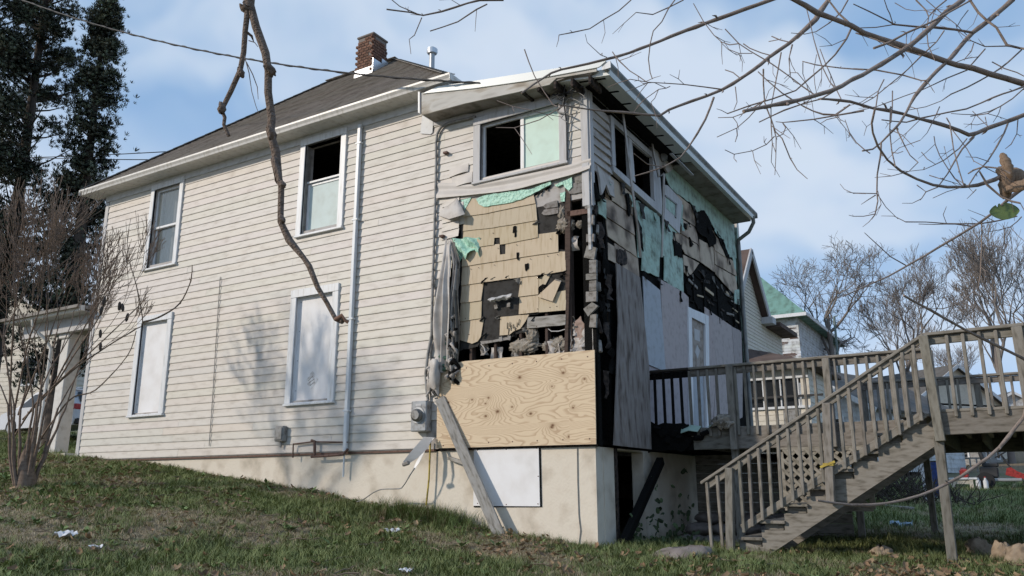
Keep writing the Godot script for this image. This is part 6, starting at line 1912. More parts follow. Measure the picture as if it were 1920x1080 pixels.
	twig(t, [Vector3(4.621,1.241,2.974), Vector3(4.544,1.143,3.113), Vector3(4.424,1.083,3.29)], 0.006, 0.003)
	twig(t, [Vector3(4.079,1.92,3.621), Vector3(4.121,1.86,3.699), Vector3(4.132,1.765,3.785)], 0.004, 0.002)
	twig(t, [Vector3(4.249,1.874,3.625), Vector3(4.224,1.813,3.652), Vector3(4.193,1.745,3.682), Vector3(4.161,1.677,3.712), Vector3(4.119,1.621,3.751)], 0.005, 0.002)
	twig(t, [Vector3(4.429,1.89,3.399), Vector3(4.466,1.816,3.415), Vector3(4.504,1.744,3.432)], 0.004, 0.003)
	twig(t, [Vector3(4.412,1.857,3.4), Vector3(4.509,1.852,3.4), Vector3(4.583,1.873,3.421)], 0.005, 0.004)
	twig(t, [Vector3(4.495,1.853,3.348), Vector3(4.496,1.795,3.391), Vector3(4.498,1.751,3.438)], 0.004, 0.003)
	twig(t, [Vector3(4.593,1.919,3.307), Vector3(4.573,1.852,3.361), Vector3(4.533,1.773,3.423)], 0.004, 0.002)
	twig(t, [Vector3(4.197,1.645,3.711), Vector3(4.197,1.588,3.718), Vector3(4.214,1.51,3.71), Vector3(4.247,1.425,3.689), Vector3(4.276,1.355,3.675), Vector3(4.308,1.306,3.666)], 0.004, 0.004)
	twig(t, [Vector3(4.116,1.547,3.732), Vector3(4.144,1.485,3.757), Vector3(4.185,1.434,3.778)], 0.004, 0.003)
	twig(t, [Vector3(4.244,1.582,3.664), Vector3(4.251,1.506,3.698), Vector3(4.267,1.41,3.721)], 0.003, 0.002)
	twig(t, [Vector3(4.15,1.328,3.889), Vector3(4.209,1.289,3.902), Vector3(4.223,1.274,3.949)], 0.004, 0.003)
	twig(t, [Vector3(4.084,1.234,4.023), Vector3(4.131,1.159,4.093)], 0.004, 0.003)
	twig(t, [Vector3(4.31,1.22,3.881), Vector3(4.232,1.176,3.976), Vector3(4.161,1.123,4.065)], 0.004, 0.003)
	twig(t, [Vector3(4.384,1.207,3.832), Vector3(4.332,1.119,3.959)], 0.004, 0.002)
	twig(t, [Vector3(3.008,1.807,4.362), Vector3(3.103,1.788,4.358), Vector3(3.183,1.793,4.371), Vector3(3.265,1.813,4.388), Vector3(3.328,1.826,4.413)], 0.003, 0.006)
	twig(t, [Vector3(3.302,1.872,4.322), Vector3(3.262,1.795,4.384), Vector3(3.224,1.718,4.445), Vector3(3.165,1.634,4.518), Vector3(3.066,1.559,4.616)], 0.006, 0.003)
	twig(t, [Vector3(3.152,1.652,4.47), Vector3(3.161,1.589,4.507), Vector3(3.158,1.53,4.552)], 0.005, 0.003)
	twig(t, [Vector3(3.366,1.694,4.352), Vector3(3.406,1.679,4.347), Vector3(3.461,1.676,4.337), Vector3(3.581,1.682,4.29), Vector3(3.723,1.699,4.232), Vector3(3.857,1.714,4.179)], 0.003, 0.008)
	twig(t, [Vector3(3.402,1.685,4.327), Vector3(3.421,1.643,4.344), Vector3(3.409,1.59,4.376), Vector3(3.38,1.559,4.425)], 0.004, 0.004)
	twig(t, [Vector3(3.602,1.681,4.204), Vector3(3.647,1.683,4.238), Vector3(3.724,1.679,4.25)], 0.003, 0.004)
	twig(t, [Vector3(3.404,1.943,4.159), Vector3(3.497,1.867,4.101), Vector3(3.551,1.828,4.077), Vector3(3.605,1.802,4.057), Vector3(3.667,1.794,4.037), Vector3(3.723,1.824,4.031), Vector3(3.766,1.841,4.03)], 0.005, 0.005)
	twig(t, [Vector3(3.764,1.617,4.329), Vector3(3.78,1.531,4.324), Vector3(3.811,1.463,4.316), Vector3(3.848,1.413,4.309), Vector3(3.878,1.38,4.311)], 0.003, 0.005)
	twig(t, [Vector3(3.704,1.205,4.367), Vector3(3.727,1.162,4.381), Vector3(3.773,1.128,4.383), Vector3(3.84,1.114,4.378)], 0.002, 0.003)
	twig(t, [Vector3(2.938,2.588,4.509), Vector3(2.991,2.448,4.485), Vector3(3.047,2.339,4.468), Vector3(3.096,2.275,4.467), Vector3(3.147,2.236,4.473), Vector3(3.204,2.221,4.483)], 0.004, 0.004)
	twig(t, [Vector3(3.12,2.368,4.455), Vector3(3.191,2.259,4.416), Vector3(3.254,2.198,4.394), Vector3(3.339,2.126,4.355), Vector3(3.379,2.083,4.353), Vector3(3.472,1.992,4.304), Vector3(3.531,1.922,4.283), Vector3(3.591,1.86,4.263)], 0.005, 0.006)
	twig(t, [Vector3(3.084,2.286,4.453), Vector3(3.125,2.225,4.451), Vector3(3.191,2.179,4.438), Vector3(3.273,2.161,4.423)], 0.003, 0.004)
	twig(t, [Vector3(3.232,2.221,4.466), Vector3(3.272,2.176,4.468), Vector3(3.337,2.13,4.455), Vector3(3.397,2.095,4.449)], 0.005, 0.005)
	twig(t, [Vector3(3.373,2.321,4.288), Vector3(3.424,2.272,4.303), Vector3(3.481,2.231,4.317)], 0.005, 0.005)
	twig(t, [Vector3(3.353,2.288,4.29), Vector3(3.427,2.246,4.354)], 0.004, 0.004)
	twig(t, [Vector3(3.111,2.06,4.492), Vector3(3.165,2.017,4.508), Vector3(3.214,1.954,4.52)], 0.004, 0.005)
	twig(t, [Vector3(3.8,2.48,3.832), Vector3(3.769,2.392,3.871), Vector3(3.696,2.27,3.926), Vector3(3.619,2.17,3.988), Vector3(3.524,2.065,4.061), Vector3(3.459,1.985,4.123), Vector3(3.333,1.914,4.225), Vector3(3.21,1.855,4.327), Vector3(3.089,1.788,4.428)], 0.009, 0.006)
	twig(t, [Vector3(3.77,2.355,3.935), Vector3(3.694,2.289,4.023), Vector3(3.63,2.255,4.112)], 0.004, 0.002)
	twig(t, [Vector3(3.574,2.557,4.113), Vector3(3.591,2.434,4.127), Vector3(3.605,2.306,4.142), Vector3(3.621,2.201,4.162), Vector3(3.641,2.083,4.176), Vector3(3.679,1.96,4.178), Vector3(3.706,1.908,4.206)], 0.004, 0.005)
	twig(t, [Vector3(3.631,2.241,4.107), Vector3(3.655,2.129,4.121), Vector3(3.683,2.027,4.134), Vector3(3.709,1.911,4.145), Vector3(3.733,1.832,4.168)], 0.004, 0.005)
	twig(t, [Vector3(3.507,2.213,4.055), Vector3(3.591,2.157,4.067), Vector3(3.73,2.102,4.047), Vector3(3.867,2.058,4.031)], 0.004, 0.006)
	twig(t, [Vector3(3.525,2.155,4.147), Vector3(3.524,2.059,4.18), Vector3(3.545,1.96,4.199)], 0.004, 0.002)
	twig(t, [Vector3(3.608,2.205,4.111), Vector3(3.584,2.088,4.132), Vector3(3.584,1.986,4.143), Vector3(3.591,1.914,4.158)], 0.003, 0.003)
	twig(t, [Vector3(3.794,2.724,3.786), Vector3(3.747,2.618,3.832), Vector3(3.678,2.528,3.897), Vector3(3.597,2.447,3.971), Vector3(3.536,2.41,4.045), Vector3(3.466,2.396,4.132)], 0.007, 0.003)
	twig(t, [Vector3(3.693,2.666,3.951), Vector3(3.746,2.548,3.945), Vector3(3.814,2.447,3.935)], 0.008, 0.01)
	twig(t, [Vector3(3.268,2.098,4.287), Vector3(3.312,2.034,4.276), Vector3(3.394,1.935,4.232), Vector3(3.49,1.85,4.184), Vector3(3.558,1.798,4.162), Vector3(3.615,1.764,4.152), Vector3(3.692,1.748,4.134), Vector3(3.777,1.797,4.131)], 0.005, 0.006)
	twig(t, [Vector3(3.48,2.27,4.208), Vector3(3.46,2.174,4.232), Vector3(3.456,2.058,4.241), Vector3(3.503,2.041,4.248)], 0.005, 0.003)
	twig(t, [Vector3(3.468,2.041,4.269), Vector3(3.445,1.954,4.379)], 0.003, 0.002)
	twig(t, [Vector3(4.197,2.665,3.644), Vector3(4.248,2.579,3.628), Vector3(4.259,2.516,3.643), Vector3(4.237,2.416,3.668), Vector3(4.234,2.296,3.676), Vector3(4.252,2.214,3.681), Vector3(4.262,2.161,3.7)], 0.007, 0.003)
	twig(t, [Vector3(4.374,2.665,3.536), Vector3(4.301,2.577,3.615), Vector3(4.264,2.504,3.677)], 0.007, 0.006)
	twig(t, [Vector3(4.073,2.647,3.714), Vector3(4.132,2.586,3.701), Vector3(4.184,2.556,3.701), Vector3(4.237,2.541,3.704)], 0.004, 0.003)
	twig(t, [Vector3(4.333,2.518,3.398), Vector3(4.277,2.424,3.445), Vector3(4.181,2.317,3.513), Vector3(4.092,2.211,3.577), Vector3(3.962,2.083,3.659), Vector3(3.877,1.994,3.725), Vector3(3.811,1.938,3.79)], 0.006, 0.004)
	twig(t, [Vector3(4.253,2.723,3.506), Vector3(4.335,2.613,3.464), Vector3(4.406,2.526,3.436), Vector3(4.462,2.433,3.416)], 0.004, 0.004)
	twig(t, [Vector3(4.491,2.654,3.341), Vector3(4.443,2.566,3.405), Vector3(4.409,2.486,3.463)], 0.005, 0.004)
	twig(t, [Vector3(4.514,2.548,3.658), Vector3(4.377,2.446,3.76), Vector3(4.27,2.364,3.85), Vector3(4.133,2.275,3.956), Vector3(4.036,2.198,4.041), Vector3(3.948,2.139,4.126)], 0.008, 0.011)
	twig(t, [Vector3(4.496,2.434,3.275), Vector3(4.475,2.364,3.307), Vector3(4.428,2.294,3.356), Vector3(4.373,2.255,3.418)], 0.005, 0.003)
	twig(t, [Vector3(4.583,2.258,3.291), Vector3(4.648,2.196,3.274), Vector3(4.714,2.154,3.262), Vector3(4.772,2.1,3.251)], 0.006, 0.004)
	twig(t, [Vector3(3.832,2.395,3.909), Vector3(3.948,2.316,3.896), Vector3(4.095,2.215,3.857), Vector3(4.194,2.145,3.857)], 0.006, 0.006)
	twig(t, [Vector3(3.778,2.215,3.769), Vector3(3.912,2.179,3.737), Vector3(4.06,2.124,3.691), Vector3(4.167,2.063,3.669), Vector3(4.195,2.039,3.706)], 0.006, 0.006)
	twig(t, [Vector3(3.97,1.998,3.951), Vector3(3.933,1.911,3.989), Vector3(3.912,1.805,4.011), Vector3(3.883,1.687,4.035)], 0.005, 0.005)
	twig(t, [Vector3(4.007,1.927,3.908), Vector3(3.998,1.806,3.939), Vector3(3.981,1.686,3.975)], 0.005, 0.005)
	twig(t, [Vector3(1.631,2.904,4.794), Vector3(1.505,2.881,4.912), Vector3(1.279,2.779,5.069), Vector3(1.184,2.728,5.16), Vector3(1.134,2.727,5.239), Vector3(1.017,2.726,5.358)], 0.011, 0.006)
	twig(t, [Vector3(1.165,2.725,5.207), Vector3(1.085,2.761,5.296), Vector3(1.045,2.803,5.363)], 0.006, 0.004)
	twig(t, [Vector3(1.192,2.697,5.182), Vector3(1.161,2.549,5.219), Vector3(1.155,2.494,5.267), Vector3(1.181,2.37,5.276)], 0.006, 0.003)
	twig(t, [Vector3(1.574,2.817,4.924), Vector3(1.523,2.762,4.98), Vector3(1.416,2.659,5.055), Vector3(1.258,2.577,5.168)], 0.007, 0.006)
	twig(t, [Vector3(2.125,2.084,5.342), Vector3(2.172,1.908,5.302), Vector3(2.26,1.723,5.235), Vector3(2.295,1.698,5.247)], 0.005, 0.005)
	twig(t, [Vector3(1.964,1.576,5.413), Vector3(2.075,1.559,5.381), Vector3(2.224,1.59,5.339), Vector3(2.368,1.654,5.31)], 0.003, 0.005)
	twig(t, [Vector3(1.989,1.733,5.443), Vector3(2.09,1.676,5.425), Vector3(2.2,1.632,5.406)], 0.003, 0.003)
	# dead curled leaves and one green leaf that still hang
	for q in [[[Vector3(4.565,1.408,3.599)][0], 0.055, 0.62, 0.18], [[Vector3(4.552,1.315,3.544)][0], 0.075, 0.55, -0.2], [[Vector3(4.631,1.341,3.479)][0], 0.10, 0.5, 0.9], [[Vector3(4.633,1.266,3.577)][0], 0.07, 0.6, 1.7]]:
		var lg := Geo.new()
		var gr := []
		for i in 11:
			var row := []
			var tt := i / 10.0
			for j in 9:
				var k := j / 8.0 - 0.5
				var wdt: float = q[1] * sqrt(maxf(0.02, sin(PI * clampf(tt * 0.95 + 0.03, 0, 1)))) * (1.0 + 0.12 * sin(i * 2.3))
				var curl := k * 3.6
				var off := Vector3(sin(curl) * wdt * 0.62, (tt - 0.5) * -q[1] * 3.0, cos(curl) * wdt * 0.45)
				row.append(q[0] + Basis(Vector3(0, 0, 1), q[3]) * Basis(Vector3.UP, q[2]) * off)
			gr.append(row)
		lg.sheet(gr, 0.0012)
		part("dead_leaf", lg, M.dead_leaf, t)
	var lg := Geo.new()
	var c: Vector3 = [Vector3(4.515,1.097,3.66)][0]
	var gr := []
	var side := Basis(Vector3(0.85372, -0.00207, -0.52072), Vector3(0.12650, 0.97086, 0.20353), Vector3(0.50513, -0.23963, 0.82911)).x
	for i in 7:
		var row := []
		for j in 22:
			var k := j / 21.0
			var w := 0.125 * pow(maxf(0.003, sin(PI * clampf(k * 0.96 + 0.02, 0, 1))), 0.55)
			var bite := 0.02 if i == 6 and (j == 6 or j == 9 or j == 10) else 0.0
			row.append(c + side * (k - 0.5) * 0.185 + Vector3(0, (i / 6.0 - 0.5) * w + 0.015 * (k - 0.5) - bite, 0.03 * cos(i * 0.6)))
		gr.append(row)
	gr.reverse()
	lg.sheet(gr, 0.001)
	part("green_leaf", lg, M.green_leaf, t)

func build_hanging_branch() -> void:
	var foot := Vector3(1.2, ground_at(1.2, 13.2) - 0.1, 13.2)
	var t := thing("bare_tree", "bare tree with a thick knotted branch hanging down before the siding", "tree", foot)
	var g := Geo.new()
	g.tube([foot, foot + Vector3(0, 1.5, 0), foot + Vector3(0.05, 4.4, 0.05), foot + Vector3(0, 6.5, 0)], [0.2, 0.17, 0.14, 0.09], 10)
	part("trunk", g, M.bark_knotty, t)
	limb(t, [foot + Vector3(0.05, 4.4, 0.05), Vector3(1.6, 3.3, 10.5)] + [Vector3(2.114,2.124,7.41), Vector3(2.032,1.664,7.347), Vector3(2.01,1.419,7.31), Vector3(2,1.329,7.31)], 0.06, 0.022, M.bark_knotty, "branch", 9)
	limb(t, [Vector3(2.004,1.361,7.317), Vector3(1.993,1.285,7.308), Vector3(1.987,1.234,7.304), Vector3(1.973,1.151,7.295), Vector3(1.958,1.076,7.289), Vector3(1.92,0.994,7.295), Vector3(1.884,0.92,7.303), Vector3(1.895,0.889,7.294), Vector3(1.894,0.859,7.293), Vector3(1.908,0.813,7.277)], 0.019, 0.0095, M.bark_knotty, "branch", 8)
	limb(t, [Vector3(2.009,1.345,7.309), Vector3(2.026,1.249,7.286), Vector3(2.053,1.139,7.253), Vector3(2.066,1.064,7.239), Vector3(2.062,0.975,7.23), Vector3(2.072,0.875,7.21), Vector3(2.067,0.806,7.209), Vector3(2.085,0.738,7.193), Vector3(2.091,0.616,7.169)] + [Vector3(2.09,0.697,7.205), Vector3(2.114,0.592,7.178), Vector3(2.106,0.458,7.163), Vector3(2.136,0.384,7.141), Vector3(2.186,0.311,7.108), Vector3(2.21,0.277,7.101), Vector3(2.24,0.196,7.077)] + [Vector3(2.265,0.143,7.059), Vector3(2.302,0.077,7.042), Vector3(2.335,0.063,7.042)], 0.0225, 0.0115, M.bark_knotty, "branch", 9)
	limb(t, [Vector3(2.312,0.069,7.057), Vector3(2.334,0.084,7.048), Vector3(2.342,0.069,7.039), Vector3(2.353,0.061,7.03)], 0.012, 0.008, M.bud, "bud", 7)
	for q in [[[Vector3(1.898,0.92,7.314)][0], 0.026], [[Vector3(1.981,1.055,7.303)][0], 0.024], [[Vector3(2.079,1.066,7.247)][0], 0.033], [[Vector3(2.066,0.816,7.206)][0], 0.032], [[Vector3(1.997,1.325,7.311)][0], 0.036], [[Vector3(2.118,0.464,7.169)][0], 0.02], [[Vector3(2.138,0.592,7.194)][0], 0.018], [[Vector3(2.124,0.78,7.257)][0], 0.025]]:
		g = Geo.new()
		g.blob(q[0], Vector3(0.55, 0.9, 0.55) * q[1], 0.6, noise(5, 1.0, 3), Basis.from_euler(Vector3(rng.randf(), rng.randf(), rng.randf())), 7)
		part("knot", g, M.bark_knotty, t)
	for q in [[Vector3(2,1.118,7.309), Vector3(2.007,1.054,7.286), Vector3(2.007,0.983,7.266), Vector3(2.014,0.928,7.246), Vector3(2.025,0.872,7.223)], [Vector3(2.004,1.094,7.3), Vector3(2.019,1.047,7.277), Vector3(2.028,0.999,7.258), Vector3(2.025,0.952,7.246)], [Vector3(2.022,1.177,7.313), Vector3(2.042,1.169,7.299), Vector3(2.05,1.153,7.289)]]: limb(t, q, 0.003, 0.0015, M.bark_twig, "fibre", 4)
	# a light shoot on the right of the roof
	
func grow(segs: Array, p: Vector3, d: Vector3, l: float, r: float, lev: int, rr: RandomNumberGenerator, spread: float, up: float, rmin: float) -> void:
	# one limb and what grows from it: each entry is [points, radii, level]
	var pts := [p]
	var rad := [r]
	var n := 3 if lev > 0 else 2
	var dir := d
	for i in n:
		dir = (dir + Vector3(rr.randf_range(-0.22, 0.22), rr.randf_range(-0.12, 0.2) + up, rr.randf_range(-0.22, 0.22))).normalized()
		p += dir * l / n
		pts.append(p)
		rad.append(maxf(rmin, lerpf(r, r * 0.62, float(i + 1) / n)))
	segs.append([pts, rad, lev])
	if lev <= 0: return
	var kids := rr.randi_range(2, 3) if lev > 2 else rr.randi_range(3, 4)
	for k in kids:
		var ax := dir.cross(Vector3(rr.randf_range(-1, 1), rr.randf_range(-1, 1), rr.randf_range(-1, 1))).normalized()
		var nd := dir.rotated(ax, rr.randf_range(0.35, 1.0) * spread)
		var at: Vector3 = pts[-1] if k < 2 else pts[rr.randi_range(1, n - 1)]
		grow(segs, at, nd, l * rr.randf_range(0.66, 0.86), maxf(rmin, r * rr.randf_range(0.5, 0.68)), lev - 1, rr, spread, up, rmin)

func bare_tree(label: String, at: Vector3, fork: float, r: float, l: float, sd: int, spread: float, up: float, lev: int, group: String, lean := Vector3.ZERO) -> Node3D:
	# a trunk up to its fork, limbs that spread from it and fine twigs at their ends
	at.y = ground_at(at.x, at.z) - 0.1
	var t := thing("bare_tree", label, "tree", at, group)
	var rr := RandomNumberGenerator.new()
	rr.seed = sd
	var segs := []
	var dir := (Vector3.UP + lean).normalized()
	var top := at + dir * fork
	var n := 5
	for k in n:
		var az := TAU * (k + rr.randf() * 0.5) / n
		var tilt := rr.randf_range(0.25, 0.75) * spread
		var d := (dir * cos(tilt) + Vector3(cos(az), 0, sin(az)) * sin(tilt)).normalized()
		grow(segs, top - dir * fork * rr.randf_range(0.0, 0.3), d, l * rr.randf_range(0.85, 1.2), r * 0.55, lev, rr, spread * 0.8, up, 0.011)
	var g := Geo.new()
	g.tube(smooth([at, at + dir * fork * 0.5 + Vector3(0.1, 0, 0), top, top + dir * l * 0.6], 0.8, 0.04), [r * 1.15, r, r * 0.95, r * 0.9, r * 0.85, r * 0.8, r * 0.78, r * 0.75, r * 0.7, r * 0.65, r * 0.6, r * 0.5, r * 0.4], 9, false)
	var tw := Geo.new()
	for s in segs: tw.tube(s[0], s[1], 5 if s[2] > 2 else 3, false)
	part("trunk", g, M.bark_far, t)
	part("crown", tw, M.bark_far, t, "", "stuff")
	return t

func cedar(label: String, at: Vector3, h: float, w: float, sd: int, n_clumps: int) -> void:
	at.y = ground_at(at.x, at.z) - 0.2
	var t := thing("evergreen_tree", label, "tree", at, "evergreens at the end of the house")
	var rr := RandomNumberGenerator.new()
	rr.seed = sd
	var g := Geo.new()
	g.tube([at, at + Vector3(0.1, h * 0.4, 0), at + Vector3(0, h * 0.97, 0.1)], [0.28, 0.17, 0.03], 8)
	part("trunk", g, M.bark_dark, t)
	var br := Geo.new()
	var where: Array[Transform3D] = []
	var tint := []
	for i in n_clumps:
		var k := pow(rr.randf(), 0.8)
		var y := h * (0.12 + 0.87 * k)
		var reach := w * pow(1.0 - k, 0.62) * rr.randf_range(0.45, 1.08) + 0.12
		var az := rr.randf() * TAU
		var out := Vector3(cos(az), 0, sin(az))
		var tip := at + Vector3(0, y + reach * 0.25, 0) + out * reach
		br.tube([at + Vector3(0, y - reach * 0.35, 0), at + Vector3(0, y - reach * 0.1, 0) + out * reach * 0.5, tip], [0.04, 0.025, 0.008], 4, false)
		var cs := rr.randf_range(0.3, 0.62) * (0.6 + 0.5 * (1.0 - k))
		var shade := rr.randf_range(0.55, 1.5)
		for j in int(60 * cs / 0.4):
			var o := Vector3(rr.randfn(), rr.randfn() * 0.8, rr.randfn()) * cs * 0.5
			var q := tip - out * reach * 0.3 * rr.randf() + o
			var bs := Basis.from_euler(Vector3(rr.randf_range(-0.6, 0.6), rr.randf() * TAU, rr.randf_range(-0.6, 0.6))) * Basis.from_scale(Vector3.ONE * rr.randf_range(0.7, 1.4))
			where.append(Transform3D(bs, q - at))
			tint.append(Color(shade, shade * rr.randf_range(0.9, 1.1), shade))
	part("branch", br, M.bark_dark, t, "", "stuff")
	var sp := Geo.new()
	for i in 9:
		var az := TAU * i / 9.0
		var d := Vector3(cos(az) * 0.7, 0.35 + 0.5 * (i % 3), sin(az) * 0.7).normalized()
		var s := d.cross(Vector3.UP).normalized() * 0.013
		var a := d * 0.02
		var b := d * 0.13
		sp.quad(a - s * 0.4, a + s * 0.4, b * 0.6 + s, b * 0.6 - s)
		sp.tri(b * 0.6 - s, b * 0.6 + s, b + Vector3(0.01, 0.02, 0), d.cross(s).normalized(), d.cross(s).normalized(), d.cross(s).normalized())
	var mm := MultiMesh.new()
	mm.transform_format = MultiMesh.TRANSFORM_3D
	mm.use_colors = true
	mm.mesh = mesh_of(sp)
	mm.mesh.surface_set_material(0, M.cedar)
	mm.instance_count = where.size()
	for i in where.size():
		mm.set_instance_transform(i, where[i])
		mm.set_instance_color(i, tint[i])
	var mi := MultiMeshInstance3D.new()
	mi.multimesh = mm
	mi.name = "foliage"
	mi.set_meta("kind", "stuff")
	t.add_child(mi)

func build_sapling() -> void:
	var at := Vector3(-7.3, 0, 2.9)
	at.y = ground_at(at.x, at.z) - 0.05
	var t := thing("sapling", "leafless many stemmed sapling in the grass left of the house", "sapling", at)
	var rr := RandomNumberGenerator.new()
	rr.seed = 4
	var segs := []
	var stems := []
	for i in 11:
		var az := TAU * i / 11.0 + rr.randf() * 0.4
		var tilt := rr.randf_range(0.02, 0.26)
		var d := Vector3(cos(az) * tilt, 1.0, sin(az) * tilt).normalized()
		var st := at + Vector3(cos(az), 0, sin(az)) * 0.09
		stems.append([[st, st + d * 0.5 + Vector3(rr.randf_range(-0.08, 0.08), 0, 0), st + d * 1.2], [rr.randf_range(0.02, 0.042), 0.022, 0.015]])
		grow(segs, st + d * 1.2, d, rr.randf_range(0.72, 1.0), 0.013, 5, rr, 0.42, 0.06, 0.0035)
	for s in stems:
		var sg := Geo.new()
		sg.tube(smooth(s[0], 0.15, 0.01), [s[1][0], s[1][0] * 0.9, s[1][1], s[1][1], s[1][1], s[1][2], s[1][2]], 7)
		part("stem", sg, M.bark_sapling, t)
	var tw := Geo.new()
	for s in segs: tw.tube(s[0], s[1], 4, false)
	part("crown", tw, M.bark_sapling, t, "", "stuff")
	var g := Geo.new()
	g.tube([at - Vector3(0, 0.1, 0), at + Vector3(0.04, 0.2, 0), at + Vector3(0.0, 0.45, 0.03), at + Vector3(-0.05, 0.75, 0)], [0.15, 0.12, 0.08, 0.02], 10)
	part("trunk", g, M.bark_sapling, t)
	for q in [[Vector3(-8.004,0.199,2.766), Vector3(-7.569,0.634,2.772), Vector3(-7.13,0.934,2.736), Vector3(-6.608,1.29,2.665), Vector3(-6.063,1.669,2.587), Vector3(-5.554,2.039,2.529)], [Vector3(-7.858,0.454,2.751), Vector3(-7.114,1.078,2.599), Vector3(-6.497,1.441,2.448), Vector3(-6.014,1.672,2.341), Vector3(-5.835,1.745,2.374), Vector3(-5.757,2.215,2.583), Vector3(-5.723,2.586,2.79)], [Vector3(-6.016,1.779,2.253), Vector3(-5.72,1.827,2.207), Vector3(-5.363,1.991,2.158), Vector3(-5.103,2.275,2.202), Vector3(-4.975,2.462,2.299)], [Vector3(-7.84,-0.058,2.592), Vector3(-7.139,0.695,2.533), Vector3(-6.665,0.838,2.436), Vector3(-6.103,1.286,2.375), Vector3(-5.837,1.603,2.455)], [Vector3(-7.442,0.699,2.689), Vector3(-6.896,1.347,2.664), Vector3(-6.428,1.86,2.648), Vector3(-6.036,2.456,2.702)], [Vector3(-7.298,0.952,2.674), Vector3(-6.704,1.755,2.665), Vector3(-6.301,2.202,2.669), Vector3(-5.969,2.765,2.75)], [Vector3(-7.849,-0.122,2.579), Vector3(-7.593,-0.001,2.639), Vector3(-7.264,0.179,2.671)], [Vector3(-7.962,0.518,2.833), Vector3(-7.532,1.454,3.002), Vector3(-7.149,2.056,3.104), Vector3(-6.841,2.953,3.336)], [Vector3(-8.018,0.518,2.867), Vector3(-7.658,1.771,3.17), Vector3(-7.315,2.682,3.386), Vector3(-7.005,3.571,3.614)], [Vector3(-7.906,0.518,2.798), Vector3(-7.31,1.454,2.866), Vector3(-6.827,2.212,2.952), Vector3(-6.65,2.334,3.041)]]:
		limb(t, q, 0.02, 0.0075, M.bark_sapling, "twig", 5)
	for q in [Vector3(-6.167,2.002,2.771), Vector3(-5.992,1.94,2.647), Vector3(-6.216,1.879,2.765), Vector3(-5.957,1.922,2.62), Vector3(-5.921,1.787,2.559), Vector3(-6.267,1.567,2.706), Vector3(-6.289,1.396,2.67), Vector3(-6.331,2.048,2.884)]:
		var pg := Geo.new()
		pg.blob(q, Vector3(0.022, 0.065, 0.022), 0.2, noise(3, 1.0, 2), Basis(Vector3(0, 0, 1), rr.randf_range(-0.4, 0.4)), 6)
		part("seed_pod", pg, M.bark_dark, t)

func build_trees() -> void:
	build_near_tree()
	build_hanging_branch()
	build_sapling()
	var a: Vector3 = [Vector3(-22.668,1.353,-3.887)][0]
	cedar("tall dark evergreen that rises out of the picture", a, 21.5, 1.9, 11, 205)
	a = [Vector3(-19.283,1.235,-4.175)][0]
	cedar("narrower dark evergreen beside the eave, its tip in view", a, 15.4, 0.8, 12, 120)
	a = [Vector3(-21.995,1.205,-1.927)][0]
	cedar("dark evergreen at the edge, mostly hidden by the sapling", a, 17.0, 2.6, 13, 220)
	var gname := "bare trees behind the deck"
	a = [Vector3(-5.186,3.28,-46.546)][0]
	bare_tree("broad bare tree rising behind the green roofed house", a, 8.0, 0.2, 2.1, 31, 1.25, 0.02, 6, gname)
	a = [Vector3(-3.793,3.569,-52.136)][0]
	bare_tree("leaning bare tree right of the broad one", a, 7.2, 0.17, 2.2, 36, 0.9, 0.05, 6, gname, Vector3(0.42, 0, -0.1))
	a = [Vector3(4.052,2.82,-45.07)][0]
	bare_tree("tall bare tree behind the upper right railing", a, 6.5, 0.19, 2.2, 33, 0.8, 0.1, 6, gname)
	a = [Vector3(6.734,3.105,-51.447)][0]
	bare_tree("bare tree at the picture's edge behind the railing", a, 6.5, 0.18, 2.2, 34, 0.95, 0.06, 5, gname)
	a = [Vector3(-3.426,4.954,-74.875)][0]
	bare_tree("small far bare tree between the leaning and the tall one", a, 7.5, 0.14, 1.9, 35, 0.8, 0.08, 5, gname)
	a = [Vector3(-0.208,6.04,-94.613)][0]
	bare_tree("farthest bare tree low over the landing railing", a, 6.0, 0.14, 2.2, 39, 0.9, 0.05, 5, gname)

# ---- grass, weeds and fallen leaves
func scatter(called: String, mesh: Mesh, where: Array, tint: Array, category := "") -> void:
	var mm := MultiMesh.new()
	mm.transform_format = MultiMesh.TRANSFORM_3D
	mm.use_colors = true
	mm.mesh = mesh
	mm.instance_count = where.size()
	for i in where.size():
		mm.set_instance_transform(i, where[i])
		mm.set_instance_color(i, tint[i])
	var mi := MultiMeshInstance3D.new()
	mi.multimesh = mm
	mi.name = called
	mi.set_meta("kind", "stuff")
	add_child(mi, true)

func tuft(blades: int, h: float, wide: float, rr: RandomNumberGenerator, bend := 0.5) -> ArrayMesh:
	var g := Geo.new()
	for i in blades:
		var az := rr.randf() * TAU
		var d := Vector3(cos(az), 0, sin(az))
		var s := d.cross(Vector3.UP) * rr.randf_range(0.0016, 0.003)
		var o := Vector3(rr.randf_range(-wide, wide), 0, rr.randf_range(-wide, wide))
		var hh := h * rr.randf_range(0.45, 1.15)
		var p1 := o + Vector3(0, hh * 0.55, 0) + d * hh * bend * 0.3
		var p2 := o + Vector3(0, hh * 0.92, 0) + d * hh * bend
		var k := rr.randf_range(0.75, 1.25)
		g.tint = Color(k * rr.randf_range(0.9, 1.15), k, k * 0.9)
		g.quad(o - s, o + s, p1 + s * 0.8, p1 - s * 0.8)
		var nn := (p2 - p1).cross(s).normalized()
		g.tri(p1 - s * 0.8, p1 + s * 0.8, p2, nn, nn, nn)
	for i in g.n.size(): g.n[i] = (g.n[i] * (1.0 if g.n[i].y > 0.0 else -1.0) * 0.35 + Vector3.UP).normalized()
	var m := mesh_of(g)
	m.surface_set_material(0, M.grass)
	return m

func in_house(x: float, z: float) -> bool:
	return x > -11.1 and x < 0.03 and z < 0.05 and z > -7.2

